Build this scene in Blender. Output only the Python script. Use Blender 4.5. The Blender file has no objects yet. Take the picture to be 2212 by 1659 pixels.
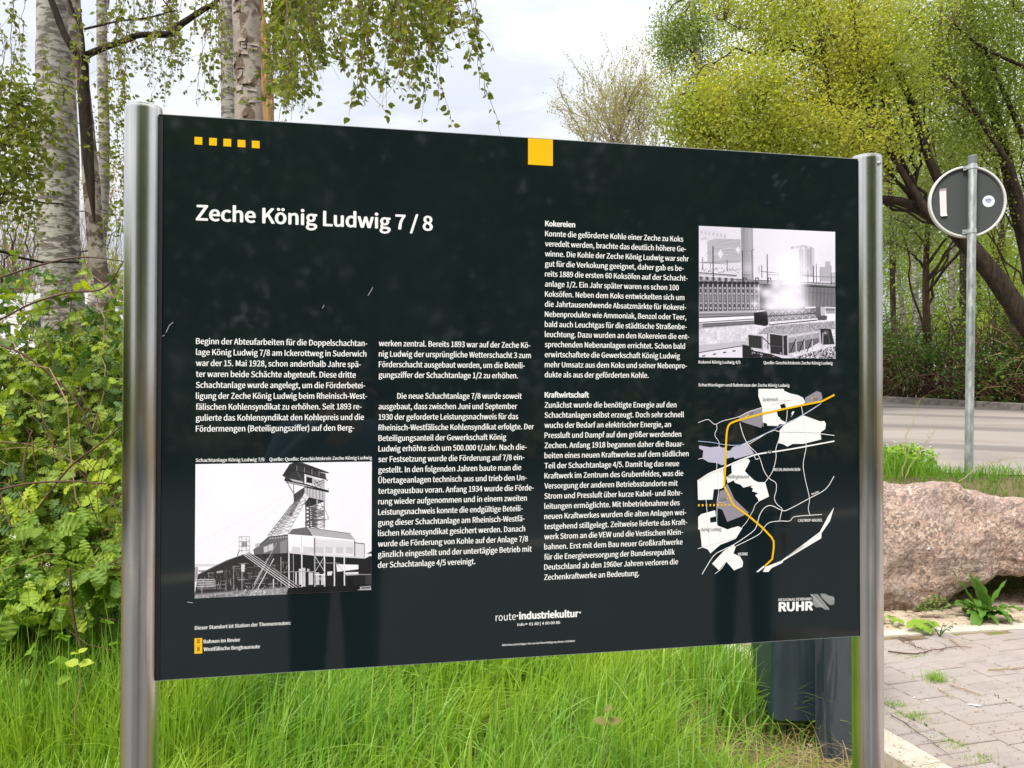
import bpy, bmesh, math, random
import numpy as np
from mathutils import Vector, Matrix
S = bpy.context.scene
COL = S.collection
rad = math.radians
random.seed(7)
RNG = np.random.default_rng(11)

# ---------------------------------------------------------------- camera
EYE = np.array([0.0, 0.0, 1.5])
FPX = 3028.0 / 4032 * 2212            # focal length in units of a 2212 px wide frame
PIT, ROLL = rad(0.62), rad(0.09)
cF = np.array([0, math.cos(PIT), math.sin(PIT)])
_u = np.array([0, -math.sin(PIT), math.cos(PIT)])
_x = np.array([1.0, 0, 0])
cX = math.cos(ROLL) * _x + math.sin(ROLL) * _u
cU = -math.sin(ROLL) * _x + math.cos(ROLL) * _u
cam = bpy.data.cameras.new('camera')
cam.sensor_width = 36.0
cam.lens = 36.0 * 3028.0 / 4032
cam.clip_start = 0.02
cam.clip_end = 900.0
camo = bpy.data.objects.new('camera', cam)
COL.objects.link(camo)
camo.matrix_world = Matrix(((cX[0], cU[0], -cF[0], EYE[0]), (cX[1], cU[1], -cF[1], EYE[1]),
                            (cX[2], cU[2], -cF[2], EYE[2]), (0, 0, 0, 1)))
S.camera = camo

# ---------------------------------------------------------------- sky, sun, exposure
SUN_EL, SUN_AZ = rad(52), rad(215)     # behind the camera, to the left, veiled by thin cloud
w = bpy.data.worlds.new('World')
S.world = w
w.use_nodes = True
nt = w.node_tree
bg = nt.nodes['Background']
sky = nt.nodes.new('ShaderNodeTexSky')
sky.sky_type = 'NISHITA'
sky.sun_disc = False
sky.sun_elevation = SUN_EL
sky.sun_rotation = SUN_AZ
tc = nt.nodes.new('ShaderNodeTexCoord')
sx = nt.nodes.new('ShaderNodeSeparateXYZ')
nt.links.new(tc.outputs['Generated'], sx.inputs[0])
# overcast luminance: dimmer near the horizon, about three times brighter at the zenith
mr = nt.nodes.new('ShaderNodeMapRange')
mr.inputs['From Min'].default_value = 0.0
mr.inputs['From Max'].default_value = 1.0
mr.inputs['To Min'].default_value = 3.3
mr.inputs['To Max'].default_value = 13.0
nt.links.new(sx.outputs['Z'], mr.inputs['Value'])
mp = nt.nodes.new('ShaderNodeMapping')
mp.inputs['Scale'].default_value = (1.6, 1.6, 6.5)
nt.links.new(tc.outputs['Generated'], mp.inputs['Vector'])
nz = nt.nodes.new('ShaderNodeTexNoise')
nz.inputs['Scale'].default_value = 1.5
nz.inputs['Detail'].default_value = 6
nz.inputs['Roughness'].default_value = 0.55
nz.inputs['Distortion'].default_value = 0.4
nt.links.new(mp.outputs[0], nz.inputs['Vector'])
cr = nt.nodes.new('ShaderNodeValToRGB')
cr.color_ramp.elements[0].position = 0.36
cr.color_ramp.elements[0].color = (0.68, 0.71, 0.79, 1)
cr.color_ramp.elements[1].position = 0.60
cr.color_ramp.elements[1].color = (1.0, 1.0, 1.02, 1)
nt.links.new(nz.outputs['Fac'], cr.inputs['Fac'])
vm = nt.nodes.new('ShaderNodeVectorMath')
vm.operation = 'SCALE'
nt.links.new(cr.outputs['Color'], vm.inputs[0])
nt.links.new(mr.outputs[0], vm.inputs['Scale'])
mx = nt.nodes.new('ShaderNodeMix')
mx.data_type = 'RGBA'
mx.inputs[0].default_value = 0.90      # cloud cover over the clear sky
nt.links.new(sky.outputs[0], mx.inputs[6])
nt.links.new(vm.outputs[0], mx.inputs[7])
nt.links.new(mx.outputs[2], bg.inputs['Color'])
bg.inputs['Strength'].default_value = 0.10
sun = bpy.data.lights.new('sun', 'SUN')
sun.energy = 2.3
sun.angle = rad(18)
sun.color = (1.0, 0.95, 0.86)
suno = bpy.data.objects.new('sun', sun)
COL.objects.link(suno)
# sky sun_rotation 0 is +Y and grows clockwise seen from above
sd = Vector((math.sin(SUN_AZ) * math.cos(SUN_EL), math.cos(SUN_AZ) * math.cos(SUN_EL), math.sin(SUN_EL)))
suno.rotation_euler = (-sd).to_track_quat('-Z', 'Y').to_euler()
S.view_settings.view_transform = 'Standard'
S.view_settings.look = 'None'
S.view_settings.gamma = 1
S.view_settings.use_curve_mapping = False
S.view_settings.exposure = 0.95
S.cycles.max_bounces = 8
S.cycles.transparent_max_bounces = 8
S.cycles.caustics_reflective = False
S.cycles.caustics_refractive = False

# ---------------------------------------------------------------- measuring helpers
def P(px, py, Y):
    """world point seen at (px, py) of a 2212x1659 view of the place, at depth Y metres"""
    d = cF + (px - 1106) / FPX * cX - (py - 829.5) / FPX * cU
    return EYE + d * (Y / d[1])

# ---------------------------------------------------------------- scene helpers
def tag(o, label=None, cat=None, group=None, kind=None):
    if label: o['label'] = label
    if cat: o['category'] = cat
    if group: o['group'] = group
    if kind: o['kind'] = kind
    return o

def empty(name, loc=(0, 0, 0), rz=0.0):
    o = bpy.data.objects.new(name, None)
    o.empty_display_size = 0.1
    o.location = loc
    o.rotation_euler = (0, 0, rz)
    COL.objects.link(o)
    return o

def link(name, me, parent=None, mats=()):
    for m in mats: me.materials.append(m)
    o = bpy.data.objects.new(name, me)
    COL.objects.link(o)
    if parent is not None: o.parent = parent
    return o

def npmesh(name, V, F, smooth=False):
    """V (n,3); F (m,k) array or list of such arrays"""
    me = bpy.data.meshes.new(name)
    Fs = F if isinstance(F, list) else [F]
    Fs = [np.asarray(f, dtype=np.int64) for f in Fs if len(f)]
    V = np.asarray(V, dtype=np.float32)
    loops = np.concatenate([f.ravel() for f in Fs])
    tot = np.concatenate([np.full(len(f), f.shape[1]) for f in Fs])
    start = np.concatenate([[0], np.cumsum(tot)[:-1]])
    me.vertices.add(len(V)); me.vertices.foreach_set('co', V.ravel())
    me.loops.add(len(loops)); me.loops.foreach_set('vertex_index', loops.astype(np.int32))
    me.polygons.add(len(tot)); me.polygons.foreach_set('loop_start', start.astype(np.int32))
    try: me.polygons.foreach_set('loop_total', tot.astype(np.int32))
    except Exception: pass
    me.polygons.foreach_set('use_smooth', np.full(len(tot), bool(smooth)))
    me.update(calc_edges=True)
    me.validate()
    return me

class MB:
    """collects pieces into one mesh"""
    def __init__(s): s.V = []; s.F = {}; s.n = 0
    def add(s, V, F):
        V = np.asarray(V, float).reshape(-1, 3); F = np.asarray(F)
        s.V.append(V); s.F.setdefault(F.shape[1], []).append(F + s.n); s.n += len(V)
        return s
    def build(s, name, mat, parent=None, smooth=False, kind=None):
        me = npmesh(name, np.concatenate(s.V), [np.concatenate(f) for f in s.F.values()], smooth)
        o = link(name, me, parent, [mat] if not isinstance(mat, (list, tuple)) else mat)
        if kind: o['kind'] = kind
        return o

BOXF = np.array([[0, 3, 2, 1], [4, 5, 6, 7], [0, 1, 5, 4], [1, 2, 6, 5], [2, 3, 7, 6], [3, 0, 4, 7]])
def box(mb, x0, x1, y0, y1, z0, z1):
    mb.add([(x0, y0, z0), (x1, y0, z0), (x1, y1, z0), (x0, y1, z0), (x0, y0, z1), (x1, y0, z1), (x1, y1, z1), (x0, y1, z1)], BOXF)
    return mb

def bevel_block(L, W, H, b=0.006, jit=0.0):
    """bevelled block mesh data, top at z=0, centred in x,y"""
    a, c = L / 2, W / 2
    r = lambda: random.uniform(-jit, jit)
    lo = [(-a, -c, -H), (a, -c, -H), (a, c, -H), (-a, c, -H)]
    mi = [(-a + r(), -c + r(), -b), (a + r(), -c + r(), -b), (a + r(), c + r(), -b), (-a + r(), c + r(), -b)]
    hi = [(-a + b, -c + b, 0), (a - b, -c + b, 0), (a - b, c - b, 0), (-a + b, c - b, 0)]
    V = lo + mi + hi
    F = [[i, (i + 1) % 4, (i + 1) % 4 + 4, i + 4] for i in range(4)] + [[i + 4, (i + 1) % 4 + 4, (i + 1) % 4 + 8, i + 8] for i in range(4)] + [[8, 9, 10, 11]]
    return np.array(V, float), np.array(F)

def frames(pts):
    pts = np.asarray(pts, float)
    T = np.gradient(pts, axis=0)
    T /= np.linalg.norm(T, axis=1)[:, None] + 1e-12
    ref = np.array([0, 0, 1.0]) if abs(T[0][2]) < 0.9 else np.array([1.0, 0, 0])
    A = []; a = ref - T[0] * (ref @ T[0])
    for t in T:
        a = a - t * (a @ t); a = a / (np.linalg.norm(a) + 1e-12); A.append(a.copy())
    A = np.array(A)
    return T, A, np.cross(T, A)

def tube(mb, pts, radii, n=8, cap=True, wob=0.0):
    pts = np.asarray(pts, float); m = len(pts)
    radii = np.broadcast_to(np.asarray(radii, float), (m,))
    T, A, B = frames(pts)
    th = np.arange(n) * 2 * math.pi / n
    rr = radii[:, None] * (1 + wob * RNG.normal(size=(m, n)))
    V = pts[:, None, :] + rr[:, :, None] * (np.cos(th)[None, :, None] * A[:, None, :] + np.sin(th)[None, :, None] * B[:, None, :])
    i = np.arange(m - 1)[:, None] * n; j = np.arange(n)[None, :]; k = (j + 1) % n
    F = np.stack([i + j, i + k, i + n + k, i + n + j], -1).reshape(-1, 4)
    mb.add(V.reshape(-1, 3), F)
    if cap:
        for e, rev in ((0, True), (m - 1, False)):
            c = mb.n; ring = V[e]
            idx = np.arange(n)
            f = np.stack([np.full(n, n), idx, (idx + 1) % n], -1)
            if rev: f = f[:, ::-1]
            mb.add(np.vstack([ring, pts[e]]), f)
    return mb

def smooth_path(pts, n=24):
    """Catmull-Rom through the points"""
    p = np.asarray(pts, float)
    p = np.vstack([2 * p[0] - p[1], p, 2 * p[-1] - p[-2]])
    out = []
    seg = len(p) - 3
    for t in np.linspace(0, seg - 1e-6, n):
        i = int(t); f = t - i
        a, b, c, d = p[i], p[i + 1], p[i + 2], p[i + 3]
        out.append(0.5 * ((2 * b) + (-a + c) * f + (2 * a - 5 * b + 4 * c - d) * f * f + (-a + 3 * b - 3 * c + d) * f ** 3))
    return np.array(out)

def lathe(mb, prof, n=32, c=(0, 0, 0)):
    prof = np.asarray(prof, float); m = len(prof)
    th = np.arange(n) * 2 * math.pi / n
    V = np.stack([prof[:, 0][:, None] * np.cos(th), prof[:, 0][:, None] * np.sin(th), np.repeat(prof[:, 1][:, None], n, 1)], -1) + np.asarray(c)
    i = np.arange(m - 1)[:, None] * n; j = np.arange(n)[None, :]; k = (j + 1) % n
    mb.add(V.reshape(-1, 3), np.stack([i + j, i + k, i + n + k, i + n + j], -1).reshape(-1, 4))
    return mb

def norm(v): return v / (np.linalg.norm(v, axis=-1, keepdims=True) + 1e-12)

def basis(axis, nrm):
    """rotation matrices (n,3,3), columns = x along axis, y, z ~ nrm"""
    x = norm(axis); z = norm(nrm - x * np.sum(nrm * x, -1, keepdims=True)); y = np.cross(z, x)
    return np.stack([x, y, z], -1)

def scatter(mb, V, F, R, s, t):
    """copies of shape V,F with rotations R, scales s, places t, joined"""
    V = np.asarray(V, float); F = np.asarray(F); n = len(t); k = len(V)
    s = np.broadcast_to(np.asarray(s, float), (n,))
    W = np.einsum('nij,kj->nki', R, V) * s[:, None, None] + np.asarray(t)[:, None, :]
    G = F[None] + (np.arange(n) * k)[:, None, None]
    mb.add(W.reshape(-1, 3), G.reshape(-1, F.shape[1]))
    return mb

def rand_dirs(n, up=0.0):
    d = RNG.normal(size=(n, 3)); d[:, 2] += up
    return norm(d)

# leaf shapes: base at the origin, growing along +x, about 1 long
DIAMOND = (np.array([(0, 0, 0), (.42, -.30, .05), (1, 0, -.08), (.42, .30, .05)]), np.array([[0, 1, 2, 3]]))
OVATE = (np.array([(0, 0, 0), (.25, -.34, .06), (.6, -.30, .05), (1, 0, -.10), (.6, .30, .05), (.25, .34, .06), (.5, 0, -.02)]),
         np.array([[0, 1, 6], [1, 2, 6], [2, 3, 6], [3, 4, 6], [4, 5, 6], [5, 0, 6]]))

# ---------------------------------------------------------------- materials
def mat(name, col, rough=0.7, spec=0.3, metal=0.0):
    m = bpy.data.materials.new(name); m.use_nodes = True
    b = m.node_tree.nodes['Principled BSDF']
    b.inputs['Base Color'].default_value = (*col, 1)
    b.inputs['Roughness'].default_value = rough
    b.inputs['Specular IOR Level'].default_value = spec
    b.inputs['Metallic'].default_value = metal
    return m
def N(m, t): return m.node_tree.nodes.new(t)
def L(m, a, b): m.node_tree.links.new(a, b)
def bsdf(m): return m.node_tree.nodes['Principled BSDF']
def coords(m, scale=(1, 1, 1), kind='Object'):
    t = N(m, 'ShaderNodeTexCoord'); p = N(m, 'ShaderNodeMapping'); p.inputs['Scale'].default_value = scale
    L(m, t.outputs[kind], p.inputs['Vector']); return p.outputs[0]
def noise(m, vec, scale, detail=4, rough=0.5, dist=0.0):
    n = N(m, 'ShaderNodeTexNoise'); n.inputs['Scale'].default_value = scale; n.inputs['Detail'].default_value = detail
    n.inputs['Roughness'].default_value = rough; n.inputs['Distortion'].default_value = dist
    L(m, vec, n.inputs['Vector']); return n.outputs['Fac']
def ramp(m, fac, stops, interp='LINEAR'):
    r = N(m, 'ShaderNodeValToRGB'); e = r.color_ramp; e.interpolation = interp
    while len(e.elements) < len(stops): e.elements.new(0.5)
    for el, (p, c) in zip(e.elements, stops):
        el.position = p; el.color = (*c, 1) if len(c) == 3 else c
    L(m, fac, r.inputs[0]); return r.outputs[0]
def mixc(m, fac, a, b, mode='MIX'):
    x = N(m, 'ShaderNodeMix'); x.data_type = 'RGBA'; x.blend_type = mode
    for inp, v in ((x.inputs[0], fac), (x.inputs[6], a), (x.inputs[7], b)):
        if isinstance(v, (int, float)): inp.default_value = v
        elif isinstance(v, tuple): inp.default_value = (*v, 1)
        else: L(m, v, inp)
    return x.outputs[2]
def bump(m, h, strength=0.4, dist=0.01):
    b = N(m, 'ShaderNodeBump'); b.inputs['Strength'].default_value = strength; b.inputs['Distance'].default_value = dist
    L(m, h, b.inputs['Height']); L(m, b.outputs[0], bsdf(m).inputs['Normal']); return b

def leaf_mat(name, cols, trans=0.45, rough=0.5, spec=0.3, patch=None, patch_scale=1.2):
    """leaf with its own colour per leaf, letting light through"""
    m = mat(name, cols[0], rough, spec)
    g = N(m, 'ShaderNodeNewGeometry')
    st = [(i / max(1, len(cols) - 1), c) for i, c in enumerate(cols)]
    c = ramp(m, g.outputs['Random Per Island'], st)
    if patch is not None:
        nf = noise(m, coords(m), patch_scale, 2)
        r = ramp(m, nf, [(0.42, (0, 0, 0)), (0.6, (1, 1, 1))])
        c = mixc(m, r, c, mixc(m, 0.75, c, patch))
    L(m, c, bsdf(m).inputs['Base Color'])
    tr = N(m, 'ShaderNodeBsdfTranslucent'); L(m, mixc(m, 1.0, c, (1.25, 1.2, 0.55), 'MULTIPLY'), tr.inputs['Color'])
    ms = N(m, 'ShaderNodeMixShader'); ms.inputs[0].default_value = trans
    out = m.node_tree.nodes['Material Output']
    L(m, bsdf(m).outputs[0], ms.inputs[1]); L(m, tr.outputs[0], ms.inputs[2]); L(m, ms.outputs[0], out.inputs['Surface'])
    return m

M = {}
M['birch_leaf'] = leaf_mat('birch_leaf', [(.15, .20, .028), (.21, .255, .035), (.11, .155, .028), (.27, .29, .055)], .5)
M['catkin'] = mat('catkin', (.22, .12, .055), .8)
M['birch_leaf_far'] = leaf_mat('birch_leaf_far', [(.21, .29, .07), (.27, .35, .08), (.16, .24, .055)], .55)
M['yellow_leaf'] = leaf_mat('yellow_leaf', [(.50, .49, .08), (.42, .46, .08), (.56, .53, .10), (.33, .40, .07)], .62, patch=(.30, .39, .07), patch_scale=.45)
M['green_leaf'] = leaf_mat('green_leaf', [(.23, .30, .045), (.28, .34, .05), (.17, .24, .04), (.33, .37, .06)], .5, patch=(.15, .22, .04), patch_scale=.5)
M['wood_leaf'] = leaf_mat('wood_leaf', [(.22, .33, .04), (.28, .38, .05), (.16, .26, .035)], .5, patch=(.33, .40, .06), patch_scale=.4)
M['grey_leaf'] = leaf_mat('grey_leaf', [(.20, .27, .09), (.25, .31, .11), (.16, .22, .07)], .4)
M['pale_bud'] = leaf_mat('pale_bud', [(.40, .40, .16), (.46, .45, .24), (.32, .36, .12), (.42, .37, .19)], .4)
M['tan_leaf'] = leaf_mat('tan_leaf', [(.36, .26, .10), (.30, .24, .08), (.24, .24, .06), (.40, .30, .14)], .4)
M['bramble_leaf'] = leaf_mat('bramble_leaf', [(.20, .29, .045), (.27, .37, .05), (.14, .22, .05), (.35, .44, .05), (.17, .26, .04)], .4, .45, .35)
M['bramble_young'] = leaf_mat('bramble_young', [(.40, .52, .045), (.48, .56, .055), (.33, .48, .045)], .45)
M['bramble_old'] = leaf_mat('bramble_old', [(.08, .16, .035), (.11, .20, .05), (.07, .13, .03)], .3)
M['under_leaf'] = leaf_mat('under_leaf', [(.07, .14, .02), (.11, .20, .03), (.05, .10, .02), (.14, .25, .03)], .35)
M['weed_leaf'] = leaf_mat('weed_leaf', [(.09, .22, .035), (.12, .26, .04)], .35, .4, .4)
M['weed_light'] = leaf_mat('weed_light', [(.22, .38, .04), (.28, .44, .05)], .4)
M['cane'] = mat('cane', (.095, .05, .032), .75)
M['dry_cane'] = mat('dry_cane', (.32, .22, .12), .8)
M['twig'] = mat('twig', (.13, .085, .055), .85)
M['thin_twig'] = mat('thin_twig', (.30, .24, .17), .85)
M['white_petal'] = mat('white_petal', (.8, .8, .76), .6)
M['grass'] = leaf_mat('grass', [(.20, .41, .035), (.28, .49, .05), (.12, .28, .04), (.42, .58, .13), (.15, .34, .07), (.23, .43, .04), (.10, .25, .035)], .43, .42, .35, patch=(.34, .48, .04), patch_scale=1.4)
M['bank_grass'] = leaf_mat('bank_grass', [(.13, .30, .035), (.19, .38, .045), (.10, .24, .03), (.24, .42, .05)], .45, patch=(.22, .38, .04), patch_scale=1.6)
M['dead_grass'] = leaf_mat('dead_grass', [(.40, .30, .15), (.48, .39, .20), (.30, .24, .11)], .3, .8, .1)

def bark_birch(name, light, dark, mark, zs=30.0, cover=(0.50, 0.58)):
    m = mat(name, light, .8, .2)
    v = coords(m, (5, 5, zs)); n1 = noise(m, v, 1.6, 5, .62, .3)
    v2 = coords(m, (1, 1, 1)); n2 = noise(m, v2, 2.2, 4, .6)
    base = ramp(m, n2, [(0.35, dark), (0.62, light)])
    k = ramp(m, n1, [(cover[0], (0, 0, 0)), (cover[1], (1, 1, 1))])
    v3 = coords(m, (14, 14, 90)); n3 = noise(m, v3, 1.0, 3, .7)
    k2 = ramp(m, n3, [(0.6, (0, 0, 0)), (0.66, (.8, .8, .8))])
    c = mixc(m, k, base, mark); c = mixc(m, k2, c, tuple(x * .6 for x in mark))
    L(m, c, bsdf(m).inputs['Base Color']); bump(m, n1, .5, .012)
    return m
M['birch_bark'] = bark_birch('birch_bark', (.50, .475, .425), (.27, .255, .22), (.155, .135, .115), 15.0, (0.47, 0.55))
M['birch_peel'] = bark_birch('birch_peel', (.44, .385, .345), (.27, .22, .19), (.15, .105, .08), 4.0, (0.52, 0.58))
M['birch_young'] = bark_birch('birch_young', (.40, .35, .29), (.22, .18, .145), (.10, .075, .055), 5.0, (0.47, 0.55))
def bark_dark(name, a, b, sc=(9, 9, 2.2)):
    m = mat(name, a, .9, .15)
    n1 = noise(m, coords(m, sc), 2.0, 6, .65, .5)
    L(m, ramp(m, n1, [(0.35, a), (0.65, b)]), bsdf(m).inputs['Base Color']); bump(m, n1, .8, .02)
    return m
M['dark_bark'] = bark_dark('dark_bark', (.016, .012, .009), (.055, .04, .028))
M['brown_bark'] = bark_dark('brown_bark', (.03, .021, .014), (.095, .068, .045))
M['torn_wood'] = bark_dark('torn_wood', (.30, .17, .07), (.52, .34, .17), (25, 25, 1.5))

m = mat('steel', (.62, .60, .57), .2, .5, 1.0)
v = coords(m, (1, 1, 1)); g1 = noise(m, coords(m, (2, 2, 260)), 1.0, 3, .6); g2 = noise(m, v, 9, 4, .6)
g3 = noise(m, coords(m, (1, 1, .004)), 95, 3, .7); cst = ramp(m, g3, [(.36, (.30, .275, .25)), (.5, (.62, .60, .57)), (.66, (.80, .78, .75))])
L(m, mixc(m, .5, ramp(m, g2, [(0.3, (.62, .60, .57)), (0.7, (.78, .76, .73))]), cst), bsdf(m).inputs['Base Color'])
L(m, ramp(m, g1, [(0.3, (.17, .17, .17)), (0.7, (.25, .25, .25))]), bsdf(m).inputs['Roughness'])
tg = N(m, 'ShaderNodeTangent'); tg.direction_type = 'RADIAL'; tg.axis = 'Z'
L(m, tg.outputs[0], bsdf(m).inputs['Tangent']); bsdf(m).inputs['Anisotropic'].default_value = .9
M['steel'] = m
M['screw'] = mat('screw', (.6, .6, .6), .25, .5, 1.0)

def gloss_print(name, col, spec=.5):
    m = mat(name, col, .09, spec)
    return m
m = gloss_print('panel_face', (.0065, .0125, .014))
sp = noise(m, coords(m), 3.0, 5, .6)
sm = noise(m, coords(m, (1, 1, .5)), 120, 2, .5)
L(m, mixc(m, ramp(m, sp, [(.5, (0, 0, 0)), (.75, (.55, .55, .55))]), (.0065, .0125, .014), (.011, .018, .020)), bsdf(m).inputs['Base Color'])
L(m, ramp(m, sp, [(.35, (.03, .03, .03)), (.7, (.075, .075, .075))]), bsdf(m).inputs['Roughness'])
M['panel_face'] = m
M['panel_edge'] = mat('panel_edge', (.35, .37, .37), .5)
M['gasket'] = mat('gasket', (.012, .012, .014), .6)
M['print_white'] = gloss_print('print_white', (.88, .88, .88))
M['print_yellow'] = gloss_print('print_yellow', (.86, .50, .012))
M['print_grey'] = gloss_print('print_grey', (.28, .26, .31))
M['print_lilac'] = gloss_print('print_lilac', (.48, .47, .60))
M['print_ink'] = gloss_print('print_ink', (.12, .12, .14))
M['print_dark'] = gloss_print('print_dark', (.01, .018, .02))
M['print_orange_ink'] = gloss_print('print_orange_ink', (.30, .14, .0))
M['print_blue'] = gloss_print('print_blue', (.30, .48, .72))
M['road_line'] = gloss_print('road_line', (.66, .66, .70))
# ================================================================ information board
YAW = rad(10.67)
BX, BY, TOPZ, BW = -0.6237, 1.3593, 1.5 + 0.4922, 1.3806
board = empty('information_board', (BX, BY, -0.08), YAW)
tag(board, 'dark mining history information board between two brushed steel posts, standing in the grass', 'information board')
ZT = TOPZ + 0.08                       # panel top above the board's own origin

def hom(src, dst):
    A = []
    for (x, y), (u, v) in zip(src, dst):
        A.append([x, y, 1, 0, 0, 0, -u * x, -u * y, -u]); A.append([0, 0, 0, x, y, 1, -v * x, -v * y, -v])
    H = np.linalg.svd(np.array(A, float))[2][-1].reshape(3, 3)
    def f(p):
        p = np.atleast_2d(np.asarray(p, float)); q = np.c_[p, np.ones(len(p))] @ H.T
        return q[:, :2] / q[:, 2:]
    return f
# panel layout, measured on the panel face in metres from its top left corner
UV = hom([(639.8, 454), (3391, 622.9), (3390.5, 2498.7), (613, 2682)], [(0, 0), (BW, 0), (BW, 1), (0, 1)])

TH = 0.004
mb = MB(); box(mb, -0.02, BW + 0.02, 0, TH, ZT - 1.0, ZT)
panel = mb.build('panel', M['panel_face'], board)
mb = MB(); box(mb, 0.001, BW - 0.001, 0.0005, TH + .001, ZT, ZT + 0.0012); mb.build('edge_trim', M['panel_edge'], board)
mb = MB(); box(mb, 0.001, BW - 0.001, 0.0005, TH + .001, ZT - 1.0 - 0.0012, ZT - 1.0)
mb.build('edge_trim', M['panel_edge'], board)
R_ = 0.0312
for side, uc in ((0, -0.0315), (1, BW + 0.0225)):
    prof = []
    for k in range(64):
        a = k / 64 * 2 * math.pi
        prof.append((uc + R_ * math.cos(a), 0.013 + R_ * math.sin(a)))
    mb = MB(); n = 64
    p = np.array(prof)
    z0, z1 = 0.0, ZT + (0.012 if side == 0 else 0.006)
    V = np.vstack([np.c_[p, np.full(n, z0)], np.c_[p, np.full(n, z1 - .006)], np.c_[p, np.full(n, z1 - .002)], np.c_[(p - [uc, .013]) * .985 + [uc, .013], np.full(n, z1)]])
    i = np.arange(n); k = (i + 1) % n
    mb.add(V, np.vstack([np.stack([i, k, k + n, i + n], -1), np.stack([i + n, k + n, k + 2 * n, i + 2 * n], -1), np.stack([i + 2 * n, k + 2 * n, k + 3 * n, i + 3 * n], -1)]))
    post = mb.build('post', M['steel'], board, smooth=True)
    mb = MB()
    lathe(mb, [(0.0, .0035), (R_ * .93, .0035), (R_ * .985, .002), (R_ * .99, 0)], 48, (uc, .013, z1))
    cp = mb.build('post_cap', M['steel'], post)
    # dark sealing strip in the post's slot
    mb = MB()
    if side == 0: box(mb, -0.0035, 0.004, -0.0015, .012, ZT - 1.0, ZT - .004)
    else: box(mb, BW - 0.006, BW + 0.004, -0.0015, .010, ZT - 1.0, ZT - .004)
    mb.build('sealing_strip', M['gasket'], board)
    if side:
        a = rad(-72); c = (uc + (R_) * math.cos(a), .013 + R_ * math.sin(a), z1 - .018)
        mb = MB(); q = np.array([math.cos(a), math.sin(a), 0])
        tube(mb, [np.array(c) - q * .001, np.array(c) + q * .0022, np.array(c) + q * .0034], [.0048, .0046, .003], 16)
        sc = mb.build('screw', M['screw'], post)
        mb = MB()
        t_ = np.cross(q, [0, 0, 1])
        c2 = np.array(c) + q * .0036
        for d1, d2 in ((t_, np.array([0, 0, 1.])), (np.array([0, 0, 1.]), t_)):
            mb.add([c2 - d1 * .002 - d2 * .0005, c2 + d1 * .002 - d2 * .0005, c2 + d1 * .002 + d2 * .0005, c2 - d1 * .002 + d2 * .0005], [[0, 1, 2, 3]])
        mb.build('screw_slot', M['gasket'], post)

# ---------------- flat print on the panel
ZP = [0.0006]
def face(mb, uvs, off=0.0):
    """flat polygon on the panel, fan or ngon via bmesh tessellation"""
    pts = [Vector((u, 0, -v)) for u, v in uvs]
    from mathutils.geometry import tessellate_polygon
    tris = tessellate_polygon([pts])
    V = np.array([(u, -(ZP[0] + off), ZT - v) for u, v in uvs])
    T = np.array([list(t) for t in tris])
    if len(T) == 0: return mb
    a, b, c = V[T[:, 0]], V[T[:, 1]], V[T[:, 2]]
    flip = np.cross(b - a, c - a)[:, 1] > 0
    T[flip] = T[flip][:, ::-1]
    mb.add(V, T); return mb
def stroke(mb, pts, wid, off=0.0, closed=False):
    p = np.asarray(pts, float); n = len(p)
    T = np.gradient(p, axis=0); T /= np.linalg.norm(T, axis=1)[:, None] + 1e-9
    Nn = np.stack([-T[:, 1], T[:, 0]], -1) * wid / 2
    a, b = p + Nn, p - Nn
    V = np.vstack([a, b]); V = np.c_[V[:, 0], np.full(2 * n, -(ZP[0] + off)), ZT - V[:, 1]]
    i = np.arange(n - 1)
    mb.add(V, np.stack([i, i + n, i + n + 1, i + 1], -1)); return mb

FONT = None
try:
    import os
    for ver in (bpy.utils.resource_path('LOCAL'),):
        fp = os.path.join(ver, 'datafiles', 'fonts', 'Noto Sans CJK Regular.woff2')
        if os.path.exists(fp): FONT = bpy.data.fonts.load(fp)
except Exception:
    FONT = None
def glyphs(text, spacing=1.0):
    cu = bpy.data.curves.new('t', 'FONT'); cu.body = text
    if FONT: cu.font = FONT
    cu.size = 1.0; cu.resolution_u = 3; cu.space_character = spacing
    o = bpy.data.objects.new('t', cu); COL.objects.link(o)
    dg = bpy.context.evaluated_depsgraph_get()
    me = o.evaluated_get(dg).to_mesh()
    nv = len(me.vertices); V = np.zeros(nv * 3, np.float32); me.vertices.foreach_get('co', V); V = V.reshape(-1, 3)
    me.calc_loop_triangles()
    T = np.zeros(len(me.loop_triangles) * 3, np.int32); me.loop_triangles.foreach_get('vertices', T); T = T.reshape(-1, 3)
    o.evaluated_get(dg).to_mesh_clear(); bpy.data.objects.remove(o); bpy.data.curves.remove(cu)
    return V[:, :2].astype(float), T
_capV, _ = glyphs('H'); CAP = _capV[:, 1].max()

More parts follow.
